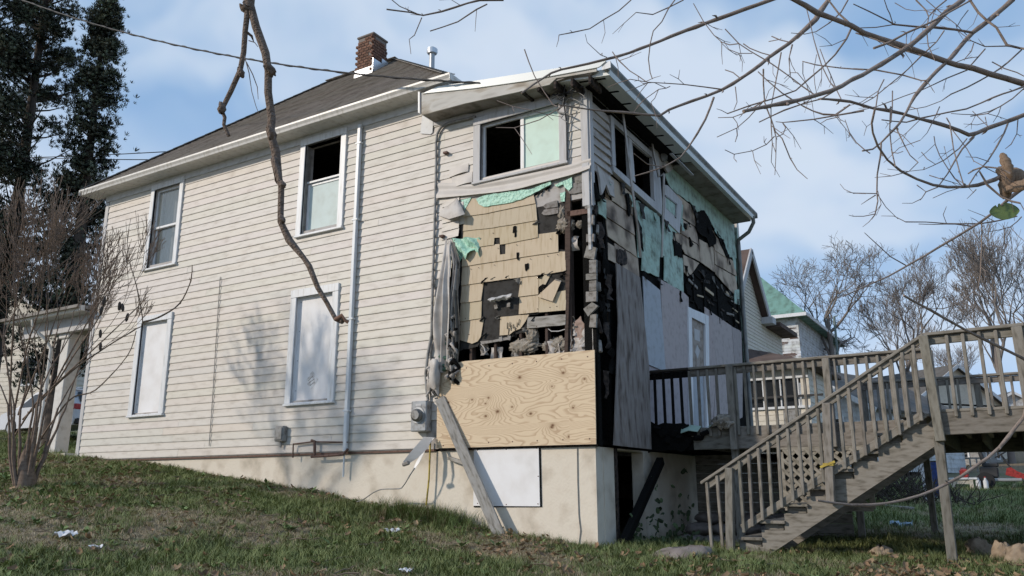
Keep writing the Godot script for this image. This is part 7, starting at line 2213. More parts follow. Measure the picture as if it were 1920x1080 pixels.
func build_grass() -> void:
	var rr := RandomNumberGenerator.new()
	rr.seed = 77
	var meshes := [tuft(24, 0.06, 0.085, rr, 0.9), tuft(26, 0.05, 0.09, rr, 1.3), tuft(18, 0.09, 0.07, rr, 0.7)]
	var where := [[], [], []]
	var tint := [[], [], []]
	var zones := [[-13.0, 6.5, 0.0, 6.6, 56000, 1.0], [0.0, 8.0, -4.0, 0.2, 9000, 1.0], [0.0, 16.0, -26.0, -4.0, 16000, 1.7], [-26.0, -10.0, -14.0, 3.0, 9000, 1.6]]
	for zn in zones:
		for i in zn[4]:
			var x := rr.randf_range(zn[0], zn[1])
			var z := rr.randf_range(zn[2], zn[3])
			if in_house(x, z): continue
			if x < 1.6 and x > 0.0 and z < -1.7 and z > -5.0: continue
			var l := lushness(x, z)
			if l < 0.35 and rr.randf() < 0.25: continue
			var w := rr.randi_range(0, 2)
			var s: float = rr.randf_range(0.65, 1.25) * zn[5] * (0.75 + 0.5 * l)
			var dead := rr.randf() > l * 1.1 + 0.12
			var c := Color(0.45, 0.37, 0.26) if dead else Color(0.22, 0.262, 0.105)
			c = c * rr.randf_range(0.7, 1.3)
			where[w].append(Transform3D(Basis(Vector3.UP, rr.randf() * TAU) * Basis.from_scale(Vector3(s, s * (0.7 if dead else 1.0), s)), Vector3(x, ground_at(x, z) - 0.005, z)))
			tint[w].append(c)
	for w in 3: scatter("grass", meshes[w], where[w], tint[w])
	# rank grass along the foundation
	var tall := tuft(22, 0.3, 0.07, rr, 0.55)
	var tw := []
	var tt := []
	for i in 520:
		var x := -2.5 + rr.randfn() * 0.42
		if i % 4 == 0: x = rr.randf_range(-11.0, 0.3)
		if i % 9 == 0: x = rr.randf_range(-0.9, 0.1)
		var z := 0.06 + absf(rr.randfn()) * 0.2
		var s := rr.randf_range(0.45, 1.1) * (1.0 if absf(x + 2.5) < 0.9 else 0.5)
		tw.append(Transform3D(Basis(Vector3.UP, rr.randf() * TAU) * Basis.from_scale(Vector3(s, s, s)), Vector3(x, ground_at(x, z) - 0.01, z)))
		tt.append(Color(0.16, 0.22, 0.075) * rr.randf_range(0.7, 1.2) if rr.randf() < 0.8 else Color(0.26, 0.2, 0.12))
	scatter("tall_grass", tall, tw, tt)
	# fallen leaves
	var lg := Geo.new()
	var gr := []
	for i in 4:
		var row := []
		for j in 4:
			var u := i / 3.0 - 0.5
			var v := j / 3.0 - 0.5
			row.append(Vector3(u * 0.075 * (1.0 - absf(v) * 0.9), 0.02 * (absf(u) * 2.0 + v * v * 3.0), v * 0.1))
		gr.append(row)
	lg.sheet(gr)
	var lm := mesh_of(lg)
	lm.surface_set_material(0, M.grass)
	var lw := []
	var lt := []
	var drift := noise(83, 0.5, 3)
	for i in 6000:
		var x := rr.randf_range(-11.0, 6.5)
		var z := rr.randf_range(0.05, 6.0)
		if i % 5 == 0:
			x = rr.randf_range(1.0, 6.0)
			z = rr.randf_range(-1.0, 1.5)
		if in_house(x, z): continue
		if drift.get_noise_2d(x, z) < rr.randf_range(-0.25, 0.3): continue
		var s := rr.randf_range(0.35, 0.95)
		lw.append(Transform3D(Basis.from_euler(Vector3(rr.randf_range(-0.7, 0.7), rr.randf() * TAU, rr.randf_range(-0.7, 0.7))) * Basis.from_scale(Vector3(s, s, s)), Vector3(x, ground_at(x, z) + rr.randf_range(0.015, 0.06), z)))
		lt.append(Color(0.21, 0.125, 0.07).lerp(Color(0.33, 0.24, 0.15), rr.randf()) * rr.randf_range(0.6, 1.25))
	scatter("fallen_leaves", lm, lw, lt)
	# ivy and weeds in the shade by the cellar opening
	var iv := []
	var it := []
	for i in 110:
		var z := -0.6 - rr.randf() * 2.2
		var x := 0.06 + absf(rr.randfn()) * 0.12
		var y := ground_at(0.3, z) + absf(rr.randfn()) * 0.4 * (0.4 + 0.6 * sin(z * 3.0) ** 2)
		if rr.randf() < 0.3:
			x = rr.randf_range(0.1, 1.6)
			y = ground_at(x, z) + rr.randf() * 0.15
		var s := rr.randf_range(0.5, 1.0)
		iv.append(Transform3D(Basis.from_euler(Vector3(rr.randf() * 3.0, rr.randf() * TAU, rr.randf() * 3.0)) * Basis.from_scale(Vector3(s, s, s)), Vector3(x, y, z)))
		it.append(Color(0.07, 0.10, 0.045) * rr.randf_range(0.6, 1.4))
	scatter("undergrowth", lm, iv, it)
	# broad leaved weeds and dropped twigs
	var wg := Geo.new()
	for i in 8:
		var az := TAU * i / 8.0 + 0.3 * (i % 2)
		var d := Vector3(cos(az), 0.35 + 0.25 * (i % 3), sin(az))
		var sd := Vector3(-sin(az), 0, cos(az)) * 0.018
		var l := 0.06 + 0.03 * (i % 2)
		wg.quad(d * 0.005, d * l * 0.5 + sd, d * l - Vector3(0, 0.012, 0), d * l * 0.5 - sd)
	var wm := mesh_of(wg)
	wm.surface_set_material(0, M.grass)
	var ww := []
	var wt := []
	for i in 1500:
		var x := rr.randf_range(-11.5, 6.0)
		var z := rr.randf_range(0.1, 6.2)
		if in_house(x, z) or drift.get_noise_2d(x * 1.7 + 40.0, z * 1.7) < 0.05: continue
		var s := rr.randf_range(0.5, 1.5)
		ww.append(Transform3D(Basis(Vector3.UP, rr.randf() * TAU) * Basis.from_scale(Vector3(s, s, s)), Vector3(x, ground_at(x, z) + 0.01, z)))
		wt.append(Color(0.14, 0.2, 0.075) * rr.randf_range(0.7, 1.3))
	scatter("weeds", wm, ww, wt)
	var sg := Geo.new()
	sg.tube([Vector3(-0.12, 0, 0), Vector3(-0.03, 0.012, 0.015), Vector3(0.05, 0.0, 0.0), Vector3(0.14, 0.015, -0.02)], [0.005, 0.005, 0.004, 0.002], 5)
	sg.tube([Vector3(0.02, 0.003, 0.004), Vector3(0.07, 0.02, 0.05)], [0.003, 0.0015], 4)
	var sm := mesh_of(sg)
	sm.surface_set_material(0, M.grass)
	var sw := []
	var stt := []
	for i in 260:
		var x := rr.randf_range(-11.0, 6.0)
		var z := rr.randf_range(0.2, 6.2)
		var s := rr.randf_range(0.5, 1.6)
		sw.append(Transform3D(Basis.from_euler(Vector3(rr.randf_range(-0.15, 0.15), rr.randf() * TAU, rr.randf_range(-0.15, 0.15))) * Basis.from_scale(Vector3(s, s, s)), Vector3(x, ground_at(x, z) + 0.045, z)))
		stt.append(Color(0.2, 0.155, 0.115) * rr.randf_range(0.6, 1.3))
	scatter("fallen_twigs", sm, sw, stt)

# ---- the neighbourhood
func lap_wall(g: Geo, a: Vector3, b: Vector3, h: float, e := 0.14) -> void:
	# a run of lap siding from a to b, its face to the right hand of the way walked
	var out := (b - a).normalized().cross(Vector3.UP)
	var n := int(h / e)
	for k in n:
		var y := k * e
		g.tint = tone(0.94, 1.04)
		var lo := out * 0.022
		var hi := out * 0.006
		var p := a + Vector3.UP * y
		var q := b + Vector3.UP * y
		g.quad(p + lo, q + lo, q + hi + Vector3.UP * e, p + hi + Vector3.UP * e)
		g.quad(p, q, q + lo, p + lo)

func far_window(parent: Node3D, p: Vector3, b: Basis, w: float, h: float) -> void:
	# b.z faces out of the wall
	var g := Geo.new()
	for s in [-1, 1]:
		g.box(p + b * Vector3(s * w * 0.5, 0, 0.02), Vector3(0.09, h + 0.16, 0.06), b)
		g.box(p + b * Vector3(0, s * h * 0.5 + s * 0.035, 0.02), Vector3(w - 0.09, 0.09, 0.05), b)
	g.box(p + b * Vector3(0, 0, 0.02), Vector3(w - 0.09, 0.05, 0.04), b)
	var f := part("window", g, M.trim, parent)
	g = Geo.new()
	g.box(p + b * Vector3(0, 0, 0.004), Vector3(w - 0.08, h, 0.012), b)
	part("pane", g, M.dark_glass, f)

func gable_house(called: String, label: String, at: Vector3, turn: float, w: float, d: float, h: float, rh: float, wall: Material, roof: Material, base := -1.0) -> void:
	at.y = ground_at(at.x, at.z) - 0.2
	var t := thing(called, label, "house", at, "houses beyond the deck")
	var b := Basis(Vector3.UP, turn)
	var g := Geo.new()
	var c := []
	for k in [[-1, 1], [1, 1], [1, -1], [-1, -1]]: c.append(at + b * Vector3(k[0] * w * 0.5, 0, k[1] * d * 0.5))
	for i in 4: lap_wall(g, c[i], c[(i + 1) % 4], h, 0.2)
	for s in [1, -1]:
		var l := at + b * Vector3(-w * 0.5, h, s * d * 0.5)
		var r := at + b * Vector3(w * 0.5, h, s * d * 0.5)
		var k := at + b * Vector3(0, h + rh, s * d * 0.5)
		var nn := b * Vector3(0, 0, s)
		if s > 0: g.tri(l, r, k, nn, nn, nn)
		else: g.tri(r, l, k, nn, nn, nn)
	part("wall", g, wall, t)
	g = Geo.new()
	var ov := 0.4
	for s in [-1, 1]:
		var e0 := Vector3(s * (w * 0.5 + ov), h - ov * rh / (w * 0.5), 0)
		var k0 := Vector3(0, h + rh, 0)
		var mid := (e0 + k0) * 0.5 + Vector3(0, 0.06, 0)
		var dir := (k0 - e0).normalized()
		var bb := b * Basis(dir, Vector3(0, 0, 1).cross(dir) * (1 if s < 0 else -1), Vector3(0, 0, 1) * (1 if s < 0 else -1))
		g.box(at + b * mid, Vector3((k0 - e0).length(), 0.1, d + 0.7), bb)
	part("roof", g, roof, t)
	g = Geo.new()
	for s in [-1, 1]:
		var e0 := Vector3(s * (w * 0.5 + ov), h - ov * rh / (w * 0.5), d * 0.5 + 0.37)
		g.bar(at + b * e0, at + b * Vector3(0, h + rh, d * 0.5 + 0.37), 0.04, 0.2)
	part("rake_board", g, M.trim, t)
	for x in [-0.25, 0.25]:
		far_window(t, at + b * Vector3(x * w, h * 0.6, d * 0.5 + 0.01), b, 0.8, 1.2)
	for z in [-0.25, 0.25]:
		far_window(t, at + b * Vector3(w * 0.5 + 0.01, h * 0.6, z * d), b * Basis(Vector3.UP, PI / 2), 0.8, 1.2)
	g = Geo.new()
	g.box(at + b * Vector3(0, 1.05, d * 0.5 + 0.02), Vector3(0.9, 2.0, 0.06), b)
	part("door", g, M.conduit, t)

func build_neighbours() -> void:
	# cream gabled house right behind the burnt one
	var t := thing("neighbour_house", "cream gabled house with a windowed rear porch behind the deck", "house", Vector3(-6.5, -0.6, -18.5))
	var g := Geo.new()
	lap_wall(g, Vector3(-3.0, -0.7, -16.2), Vector3(-3.0, -0.7, -23.3), 6.1, 0.127)
	lap_wall(g, Vector3(-10.0, -0.7, -16.2), Vector3(-3.0, -0.7, -16.2), 6.1, 0.127)
	lap_wall(g, Vector3(-3.0, -0.7, -23.3), Vector3(-10.0, -0.7, -23.3), 6.1, 0.127)
	part("wall", g, M.cream_siding, t)
	g = Geo.new()
	for k in 15:
		var y := 5.4 + k * 0.127
		var hw := 1.85 * (1.0 - k / 16.5)
		g.quad(Vector3(-2.978, y, -18.7 + hw), Vector3(-2.978, y, -18.7 - hw), Vector3(-2.994, y + 0.13, -18.7 - hw + 0.13), Vector3(-2.994, y + 0.13, -18.7 + hw - 0.13))
	part("gable_wall", g, M.cream_siding, t)
	g = Geo.new()
	for s in [-1, 1]:
		var e := Vector3(-5.5, 5.5, -18.7 + s * 1.95)
		var k := Vector3(-5.5, 7.62, -18.7)
		g.bar(e, k, 5.6, 0.12, Vector3(0, 0, -s))
	var roof := part("roof", g, M.brown_roof, t)
	g = Geo.new()
	g.bar(Vector3(-2.72, 5.45, -20.65), Vector3(-2.72, 7.6, -18.7), 0.05, 0.24, Vector3(0, 0, 1))
	g.bar(Vector3(-2.72, 5.45, -16.75), Vector3(-2.72, 7.6, -18.7), 0.05, 0.24, Vector3(0, 0, 1))
	g.box(Vector3(-2.78, 5.4, -20.6), Vector3(0.4, 0.24, 0.5))
	part("rake_board", g, M.trim_dirty, roof)
	g = Geo.new()
	g.box(Vector3(-2.9, 5.32, -22.3), Vector3(0.9, 0.16, 2.7))
	g.box(Vector3(-6.6, 5.5, -19.8), Vector3(6.9, 0.2, 7.4))
	part("eave", g, M.brown_roof, t)
	# its rear porch with a row of dark windows
	g = Geo.new()
	lap_wall(g, Vector3(-3.0, -0.6, -16.0), Vector3(-0.66, -0.6, -16.0), 2.4, 0.17)
	lap_wall(g, Vector3(-0.66, -0.6, -16.0), Vector3(-0.66, -0.6, -19.2), 3.6, 0.17)
	g.box(Vector3(-1.83, 2.88, -16.02), Vector3(2.34, 0.3, 0.06))
	g.box(Vector3(-0.76, 2.2, -16.02), Vector3(0.24, 1.1, 0.08))
	var pw := part("porch_wall", g, M.cream_siding, t)
	for k in 4:
		var x := -2.78 + k * 0.52
		g = Geo.new()
		g.box(Vector3(x, 2.26, -16.06), Vector3(0.48, 0.94, 0.03))
		part("pane", g, M.dark_glass, pw)
		g = Geo.new()
		g.box(Vector3(x + 0.26, 2.26, -16.0), Vector3(0.035, 0.96, 0.06))
		part("mullion", g, M.trim, pw)
	g = Geo.new()
	g.box(Vector3(-1.83, 2.71, -15.98), Vector3(2.36, 0.07, 0.08))
	g.box(Vector3(-1.83, 1.81, -15.97), Vector3(2.36, 0.07, 0.1))
	part("window_trim", g, M.trim, pw)
	g = Geo.new()
	g.box(Vector3(-1.2, 0.9, -15.99), Vector3(0.5, 1.7, 0.05))
	part("door", g, M.conduit, pw)
	g = Geo.new()
	g.box(Vector3(-1.7, 2.13, -15.9), Vector3(2.9, 0.06, 0.06))
	part("hand_rail", g, M.cable, pw)
	g = Geo.new()
	var pe := [Vector3(-3.0, 3.06, -15.6), Vector3(-0.3, 3.06, -15.6), Vector3(-0.3, 3.06, -19.5), Vector3(-3.0, 3.9, -16.6), Vector3(-2.2, 3.8, -17.6), Vector3(-2.2, 3.8, -19.5)]
	g.quad(pe[0], pe[1], pe[4], pe[3])
	g.quad(pe[1], pe[2], pe[5], pe[4])
	g.box(Vector3(-1.65, 3.0, -17.55), Vector3(2.7, 0.1, 3.9))
	part("porch_roof", g, M.brown_roof, t)
	# white house with a green hip roof
	t = thing("neighbour_house", "white house with peeling siding and a green hip roof", "house", Vector3(-11.0, 0.8, -46.0))
	g = Geo.new()
	lap_wall(g, Vector3(-16.0, 0.5, -40.0), Vector3(-5.75, 0.5, -40.0), 9.0, 0.18)
	lap_wall(g, Vector3(-5.75, 0.5, -40.0), Vector3(-5.75, 0.5, -52.0), 9.0, 0.18)
	part("wall", g, M.white_siding, t)
	for k in 26:
		g = Geo.new()
		g.box(Vector3(-6.9 + rng.randf_range(-0.9, 0.9), 5.5 + rng.randf() * 3.2, -39.968), Vector3(rng.randf_range(0.3, 1.2), 0.05, 0.012))
		part("peeled_patch", g, M.rust, t)
	g = Geo.new()
	var hr := [Vector3(-16.6, 9.45, -39.4), Vector3(-5.15, 9.45, -39.4), Vector3(-5.15, 9.45, -52.6), Vector3(-16.6, 9.45, -52.6), Vector3(-10.2, 14.6, -45.5), Vector3(-10.2, 14.6, -46.5)]
	g.quad(hr[0], hr[1], hr[4], hr[4])
	g.quad(hr[1], hr[2], hr[5], hr[4])
	g.quad(hr[2], hr[3], hr[5], hr[5])
	g.quad(hr[3], hr[0], hr[4], hr[5])
	g.box(Vector3(-10.87, 9.38, -46.0), Vector3(11.4, 0.14, 13.1))
	var nr := part("roof", g, M.green_roof, t)
	g = Geo.new()
	g.box(Vector3(-10.87, 9.36, -39.36), Vector3(11.5, 0.2, 0.06))
	g.box(Vector3(-5.11, 9.36, -46.0), Vector3(0.06, 0.2, 13.2))
	part("gutter", g, M.trim, nr)
	far_window(t, Vector3(-5.73, 7.2, -47.5), Basis(Vector3.UP, PI / 2), 0.9, 1.7)
	# farther houses between the railings
	gable_house("far_house", "far white trimmed gable house seen low between the railings", [Vector3(-2.159,2.735,-31.662)][0], -0.35, 6.5, 8.0, 2.6, 1.9, M.white_siding, M.grey_roof)
	gable_house("far_house", "long pale far house beyond the stair railing", [Vector3(-2.148,4.266,-48.112)][0], 0.9, 7.0, 10.0, 3.1, 2.2, M.cream_siding, M.grey_roof)
	gable_house("far_house", "dark roofed far shed under the landing railing", [Vector3(1.083,2.973,-45.63)][0], -0.2, 4.2, 4.5, 1.7, 1.3, M.conduit, M.grey_roof)
	gable_house("far_house", "small pale far house by the upper right post", [Vector3(2.993,4.938,-78.79)][0], 0.4, 7.0, 8.0, 2.6, 2.0, M.white_siding, M.grey_roof)
	gable_house("far_house", "dark roofed house peeping over the porch", [Vector3(-37.178,4.766,-14.565)][0], 0.3, 9.0, 9.0, 4.4, 2.6, M.cream_siding, M.brown_roof)
	# utility pole
	g = Geo.new()
	var pp: Vector3 = [Vector3(-4.481,3.133,-44.606)][0]
	pp.y = ground_at(pp.x, pp.z)
	g.tube([pp, pp + Vector3(0, 8.5, 0)], [0.1, 0.07], 7)
	var pole := thing("utility_pole", "thin greenish pole before the broad bare tree", "pole", pp)
	part("shaft", g, M.pole, pole)
	g = Geo.new()
	g.tube([pp + Vector3(0, 8.4, 0), pp + Vector3(0, 8.55, 0), pp + Vector3(0.25, 8.6, 0)], [0.05, 0.05, 0.03], 6)
	part("bracket", g, M.pole, pole)
	build_porch()
	build_car()
	build_mower()
	build_back_yard()

func build_porch() -> void:
	# the front porch shows past the end of the house
	var g := Geo.new()
	g.box(Vector3(-12.45, 2.98, -0.75), Vector3(2.9, 0.06, 2.2))
	part("porch_roof", g, M.roof, house)
	g = Geo.new()
	gutter(g, Vector3(-13.75, 2.9, 0.2), Vector3(-11.0, 2.9, 0.2), Vector3(0, 0, 1))
	part("porch_gutter", g, M.gutter, house)
	g = Geo.new()
	g.box(Vector3(-12.4, 2.76, -0.1), Vector3(2.4, 0.3, 0.12))
	g.box(Vector3(-12.4, 2.915, -0.4), Vector3(2.7, 0.02, 1.2))
	part("porch_beam", g, M.trim_dirty, house)
	g = Geo.new()
	g.box(Vector3(-12.17, 1.32, -0.3), Vector3(0.28, 2.6, 0.28), Basis.IDENTITY, 0.012)
	var col := part("porch_column", g, M.soffit, house)
	g = Geo.new()
	g.box(Vector3(-12.17, 0.12, -0.3), Vector3(0.38, 0.14, 0.38), Basis.IDENTITY, 0.015)
	g.box(Vector3(-12.17, 2.56, -0.3), Vector3(0.37, 0.1, 0.37), Basis.IDENTITY, 0.015)
	part("column_base", g, M.soffit, col)
	g = Geo.new()
	g.tube([Vector3(-12.75, 2.9, 0.24), Vector3(-12.75, 2.72, 0.22), Vector3(-12.6, 2.5, 0.0), Vector3(-12.5, 2.3, -0.08), Vector3(-12.5, 0.15, -0.08)], [0.04], 8)
	part("porch_downspout", g, M.gutter, house)
	g = Geo.new()
	g.box(Vector3(-12.4, 0.04, -1.0), Vector3(2.7, 0.2, 2.4))
	part("porch_floor", g, M.foundation, house)

func build_car() -> void:
	var at: Vector3 = [Vector3(-22.148,1.016,-6.714)][0]
	at = Vector3(at.x - 1.3, ground_at(at.x - 1.3, at.z), at.z)
	var car := thing("parked_car", "silver white hatchback parked behind the porch column", "car", at)
	# side profile, rear at +x
	var low := [Vector2(-2.25, 0.3), Vector2(-2.3, 0.62), Vector2(-2.15, 0.82), Vector2(-1.3, 0.98), Vector2(2.12, 1.0), Vector2(2.24, 0.85), Vector2(2.28, 0.5), Vector2(2.2, 0.3)]
	var rows := []
	var st := [[-0.86, 0.93], [-0.84, 0.97], [-0.6, 1.0], [0.6, 1.0], [0.84, 0.97], [0.86, 0.93]]
	var g := Geo.new()
	g.prism(low, at, Vector3.RIGHT, Vector3.UP, Vector3(0, 0, 1), -0.84, 0.84)
	part("body", g, M.car_paint, car)
	g = Geo.new()
	var cab := [Vector2(-1.35, 0.96), Vector2(-0.5, 1.5), Vector2(0.2, 1.58), Vector2(1.5, 1.54), Vector2(1.78, 1.42), Vector2(2.14, 0.98)]
	for s in [0]:
		var q0 := []
		var q1 := []
		for p in cab:
			var inset := 0.82 - 0.2 * clampf((p.y - 0.96) / 0.6, 0, 1)
			q0.append(at + Vector3(p.x, p.y, inset))
			q1.append(at + Vector3(p.x, p.y, -inset))
		for i in cab.size() - 1: g.quad(q1[i], q0[i], q0[i + 1], q1[i + 1])
		for i in range(1, cab.size() - 1):
			g.quad(q0[0], q0[i + 1], q0[i], q0[0])
			g.quad(q1[0], q1[i], q1[i + 1], q1[0])
	part("cabin", g, M.car_paint, car)
	for q in [[[-1.12, 1.0], [-0.48, 1.42], [0.3, 1.48], [0.35, 1.0]], [[0.42, 1.0], [0.38, 1.48], [1.25, 1.46], [1.5, 1.02]], [[1.56, 1.03], [1.32, 1.45], [1.55, 1.42], [1.86, 1.04]]]:
		g = Geo.new()
		var v := []
		for p in q: v.append(at + Vector3(p[0], p[1], 0.835 - 0.2 * clampf((p[1] - 0.96) / 0.6, 0, 1)))
		g.quad(v[0], v[3], v[2], v[1])
		part("side_window", g, M.dark_glass, car)
	g = Geo.new()
	g.box(at + Vector3(2.0, 1.22, 0), Vector3(0.02, 0.42, 1.15), Basis(Vector3(0, 0, 1), 0.68))
	part("rear_window", g, M.dark_glass, car)
	for x in [-1.4, 1.42]:
		for s in [-1, 1]:
			g = Geo.new()
			g.tube([at + Vector3(x, 0.32, s * 0.7), at + Vector3(x, 0.32, s * 0.86)], [0.32], 18)
			var wh := part("wheel", g, M.rubber, car)
			g = Geo.new()
			g.tube([at + Vector3(x, 0.32, s * 0.85), at + Vector3(x, 0.32, s * 0.875)], [0.2], 12)
			part("rim", g, M.metal, wh)
	for s in [-1, 1]:
		g = Geo.new()
		g.box(at + Vector3(2.16, 0.88, s * 0.74), Vector3(0.2, 0.2, 0.24), Basis.IDENTITY, 0.03)
		part("tail_light", g, M.red_lens, car)
	g = Geo.new()
	g.box(at + Vector3(2.24, 0.42, 0), Vector3(0.14, 0.2, 1.6), Basis.IDENTITY, 0.04)
	part("bumper", g, M.black_plastic, car)
	g = Geo.new()
	g.box(at + Vector3(1.72, 1.54, 0), Vector3(0.34, 0.04, 1.1), Basis(Vector3(0, 0, 1), -0.15), 0.015)
	part("spoiler", g, M.car_paint, car)

func build_mower() -> void:
	var at: Vector3 = [Vector3(3.866,-0.493,-20.587)][0]
	at.y = ground_at(at.x, at.z)
	var t := thing("riding_mower", "red riding mower with a black seat on the lawn behind the deck", "mower", at)
	var g := Geo.new()
	g.prism([Vector2(0.12, 0.42), Vector2(0.18, 0.62), Vector2(0.3, 0.64), Vector2(0.44, 0.52), Vector2(0.7, 0.4), Vector2(0.86, 0.36), Vector2(0.9, 0.27), Vector2(0.5, 0.3), Vector2(0.3, 0.36)], at, Vector3.RIGHT, Vector3.UP, Vector3(0, 0, 1), -0.25, 0.25)
	part("hood", g, M.red_paint, t)
	g = Geo.new()
	g.box(at + Vector3(-0.05, 0.27, 0), Vector3(1.2, 0.09, 0.6), Basis.IDENTITY, 0.02)
	part("chassis", g, M.metal, t)
	g = Geo.new()
	g.box(at + Vector3(-0.25, 0.72, 0), Vector3(0.45, 0.12, 0.46), Basis.IDENTITY, 0.04)
	g.box(at + Vector3(-0.44, 0.92, 0), Vector3(0.12, 0.42, 0.46), Basis(Vector3(0, 0, 1), 0.2), 0.04)
	part("seat", g, M.black_plastic, t)
	g = Geo.new()
	g.box(at + Vector3(-0.3, 0.5, 0), Vector3(0.5, 0.34, 0.5), Basis.IDENTITY, 0.04)
	part("seat_base", g, M.black_plastic, t)
	g = Geo.new()
	g.tube([at + Vector3(0.3, 0.6, 0), at + Vector3(0.08, 1.02, 0)], [0.03], 7)
	part("steering_column", g, M.black_plastic, t)
	g = Geo.new()
	var ring := []
	for i in 17:
		var a := TAU * i / 16.0
		ring.append(at + Vector3(0.06, 1.03, 0) + Basis(Vector3(0, 0, 1), 0.5) * Vector3(cos(a) * 0.17, 0, sin(a) * 0.17))
	g.tube(ring, [0.018], 6, false)
	part("steering_wheel", g, M.black_plastic, t)
	for q in [[-0.42, 0.25, 0.34], [0.72, 0.17, 0.3]]:
		for s in [-1, 1]:
			g = Geo.new()
			g.tube([at + Vector3(q[0], q[1], s * (q[2] - 0.1)), at + Vector3(q[0], q[1], s * (q[2] + 0.08))], [q[1]], 16)
			part("wheel", g, M.rubber, t)
	# pale bench with a red can and white jugs on it
	var b := at + Vector3(-1.05, 0, 0.5)
	b.y = ground_at(b.x, b.z)
	t = thing("low_bench", "low pale bench standing beside the red mower", "bench", b)
	g = Geo.new()
	g.box(b + Vector3(0, 0.3, 0), Vector3(0.85, 0.06, 0.4), Basis.IDENTITY, 0.01)
	part("seat", g, M.trim, t)
	for s in [-0.25, 0.25]:
		g = Geo.new()
		g.box(b + Vector3(s, 0.13, 0), Vector3(0.1, 0.28, 0.34))
		part("leg", g, M.cream_siding, t)
	g = Geo.new()
	g.box(b + Vector3(0, 0.2, 0.12), Vector3(0.6, 0.12, 0.03))
	part("apron", g, M.cream_siding, t)
	var c := b + Vector3(0.08, 0.33, 0)
	t = thing("fuel_can", "red fuel can on the low bench", "fuel can", c)
	g = Geo.new()
	g.box(c + Vector3(0, 0.13, 0), Vector3(0.24, 0.26, 0.17), Basis.IDENTITY, 0.035)
	part("can", g, M.red_paint, t)
	g = Geo.new()
	g.tube([c + Vector3(0.06, 0.25, 0), c + Vector3(0.1, 0.34, 0), c + Vector3(0.16, 0.38, 0)], [0.025, 0.02, 0.015], 7)
	part("spout", g, M.black_plastic, t)
	g = Geo.new()
	g.bar(c + Vector3(-0.08, 0.29, 0), c + Vector3(0.04, 0.29, 0), 0.03, 0.025)
	part("handle", g, M.red_paint, t)
	for k in 2:
		var p := at + Vector3(-0.62 + k * 0.2, 0, 0.62)
		p.y = ground_at(p.x, p.z)
		t = thing("jug", ["white plastic jug left of the other beside the mower", "white plastic jug close to the mower's chassis"][k], "jug", p, "jugs by the mower")
		g = Geo.new()
		g.tube([p, p + Vector3(0, 0.02, 0), p + Vector3(0, 0.24, 0), p + Vector3(0, 0.31, 0), p + Vector3(0, 0.35, 0)], [0.06, 0.07, 0.07, 0.03, 0.026], 12)
		part("bottle", g, M.litter, t)
		g = Geo.new()
		g.tube([p + Vector3(0, 0.34, 0), p + Vector3(0, 0.375, 0)], [0.03], 9)
		part("cap", g, M.red_paint if k else M.black_plastic, t)

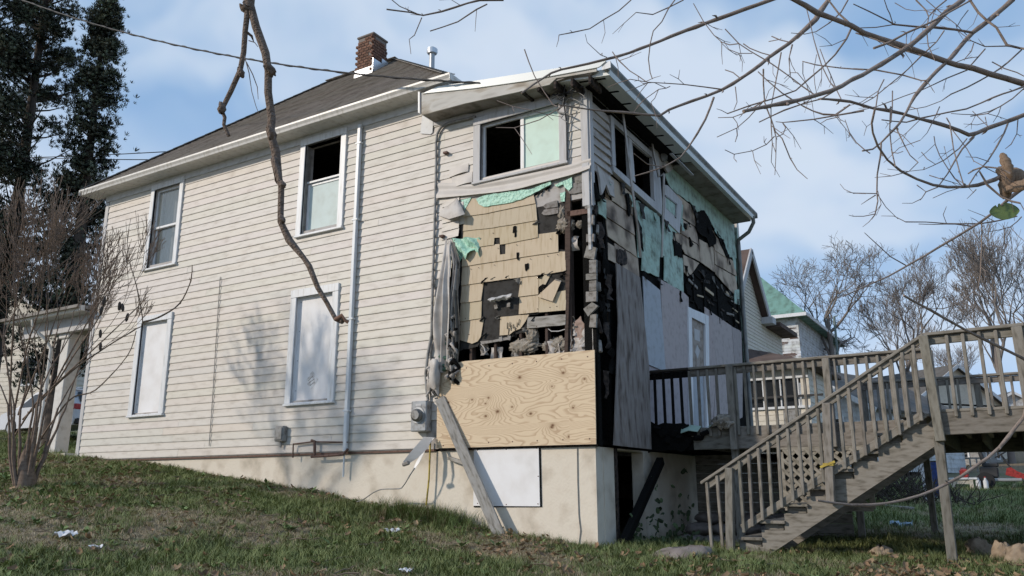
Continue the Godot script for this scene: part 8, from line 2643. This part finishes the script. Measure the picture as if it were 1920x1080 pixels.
func build_back_yard() -> void:
	# low rail fence on the slope behind
	var a: Vector3 = [Vector3(1.664,0.743,-34.567)][0]
	var b: Vector3 = [Vector3(3.261,0.659,-34.358)][0]
	a.y = ground_at(a.x, a.z)
	b.y = ground_at(b.x, b.z)
	var t := thing("low_fence", "low pale rail fence on the brown slope", "fence", (a + b) * 0.5)
	var g := Geo.new()
	g.bar(a + Vector3(0, 0.62, 0), b + Vector3(0, 0.62, 0), 0.06, 0.07)
	part("rail", g, M.old_board, t)
	for k in 7:
		g = Geo.new()
		var p := a.lerp(b, k / 6.0)
		g.box(p + Vector3(0, 0.3, 0), Vector3(0.07, 0.64, 0.07))
		part("post", g, M.old_board, t)
	# white post and blue barrel
	var p: Vector3 = [Vector3(2.385,-0.409,-13.629)][0]
	p.y = ground_at(p.x, p.z)
	t = thing("white_post", "square white post standing on the lawn under the deck", "post", p)
	g = Geo.new()
	g.box(p + Vector3(0, 0.45, 0), Vector3(0.17, 0.95, 0.14), Basis(Vector3(0, 0, 1), 0.04), 0.012)
	part("shaft", g, M.white_board, t)
	g = Geo.new()
	g.box(p + Vector3(-0.02, 0.94, 0), Vector3(0.21, 0.04, 0.18), Basis(Vector3(0, 0, 1), 0.04), 0.01)
	part("cap", g, M.white_board, t)
	p = [Vector3(2.584,-0.176,-14.889)][0]
	p.y = ground_at(p.x, p.z)
	t = thing("barrel", "blue barrel behind the tall deck post", "barrel", p)
	g = Geo.new()
	g.tube([p, p + Vector3(0, 0.04, 0), p + Vector3(0, 0.28, 0), p + Vector3(0, 0.32, 0), p + Vector3(0, 0.6, 0), p + Vector3(0, 0.64, 0), p + Vector3(0, 0.86, 0), p + Vector3(0, 0.9, 0)], [0.17, 0.19, 0.19, 0.2, 0.2, 0.19, 0.19, 0.17], 18)
	part("drum", g, M.blue_paint, t)
	g = Geo.new()
	g.tube([p + Vector3(0, 0.885, 0), p + Vector3(0, 0.93, 0)], [0.175], 18)
	part("lid", g, M.black_plastic, t)
	# brush pile and boards on the lawn
	p = [Vector3(1.81,-0.293,-12.039)][0]
	p.y = ground_at(p.x, p.z)
	t = thing("brush_pile", "dark heap of dry brush behind the lattice", "brush pile", p)
	var rr := RandomNumberGenerator.new()
	rr.seed = 8
	g = Geo.new()
	for k in 420:
		var o := Vector3(rr.randfn() * 0.75, 0, rr.randfn() * 0.5)
		var d := Vector3(rr.randf_range(-1, 1), rr.randf_range(0.1, 1.2), rr.randf_range(-1, 1)).normalized() * rr.randf_range(0.25, 0.75)
		var q := p + o + Vector3(0, rr.randf() * 0.6 * exp(-o.x * o.x), 0)
		g.tube([q, q + d * 0.5 + Vector3(0.03, 0, 0), q + d], [0.012, 0.009, 0.004], 4, false)
	part("twigs", g, M.bark_dark, t, "", "stuff")
	g = Geo.new()
	var q0: Vector3 = [Vector3(1.695,-0.534,-10.833)][0]
	var q1: Vector3 = [Vector3(2.367,-0.622,-10.061)][0]
	q0.y = ground_at(q0.x, q0.z) + 0.05
	q1.y = ground_at(q1.x, q1.z) + 0.05
	g.bar(q0, q1, 0.14, 0.05, Vector3.UP, 0.008)
	whole("fallen_board", g, M.old_board, "pale board lying on the lawn below the brush pile", "board")

func _ready() -> void:
	rng.seed = 7
	make_materials()
	make_world()
	make_ground()
	build_house()
	build_deck()
	build_yard()
	build_trees()
	build_neighbours()
	build_grass()

func build_house() -> void:
	house = thing("house", "two storey house with cream lap siding and a burnt open corner", "house", Vector3(-5.5, -1.3, -3.5))
	build_shell()
	build_siding()
	build_windows()
	build_eaves()
	build_addition_roof()
	build_foundation()
	build_fittings()
	build_burn_front()
	build_burn_side()
	build_tatters()
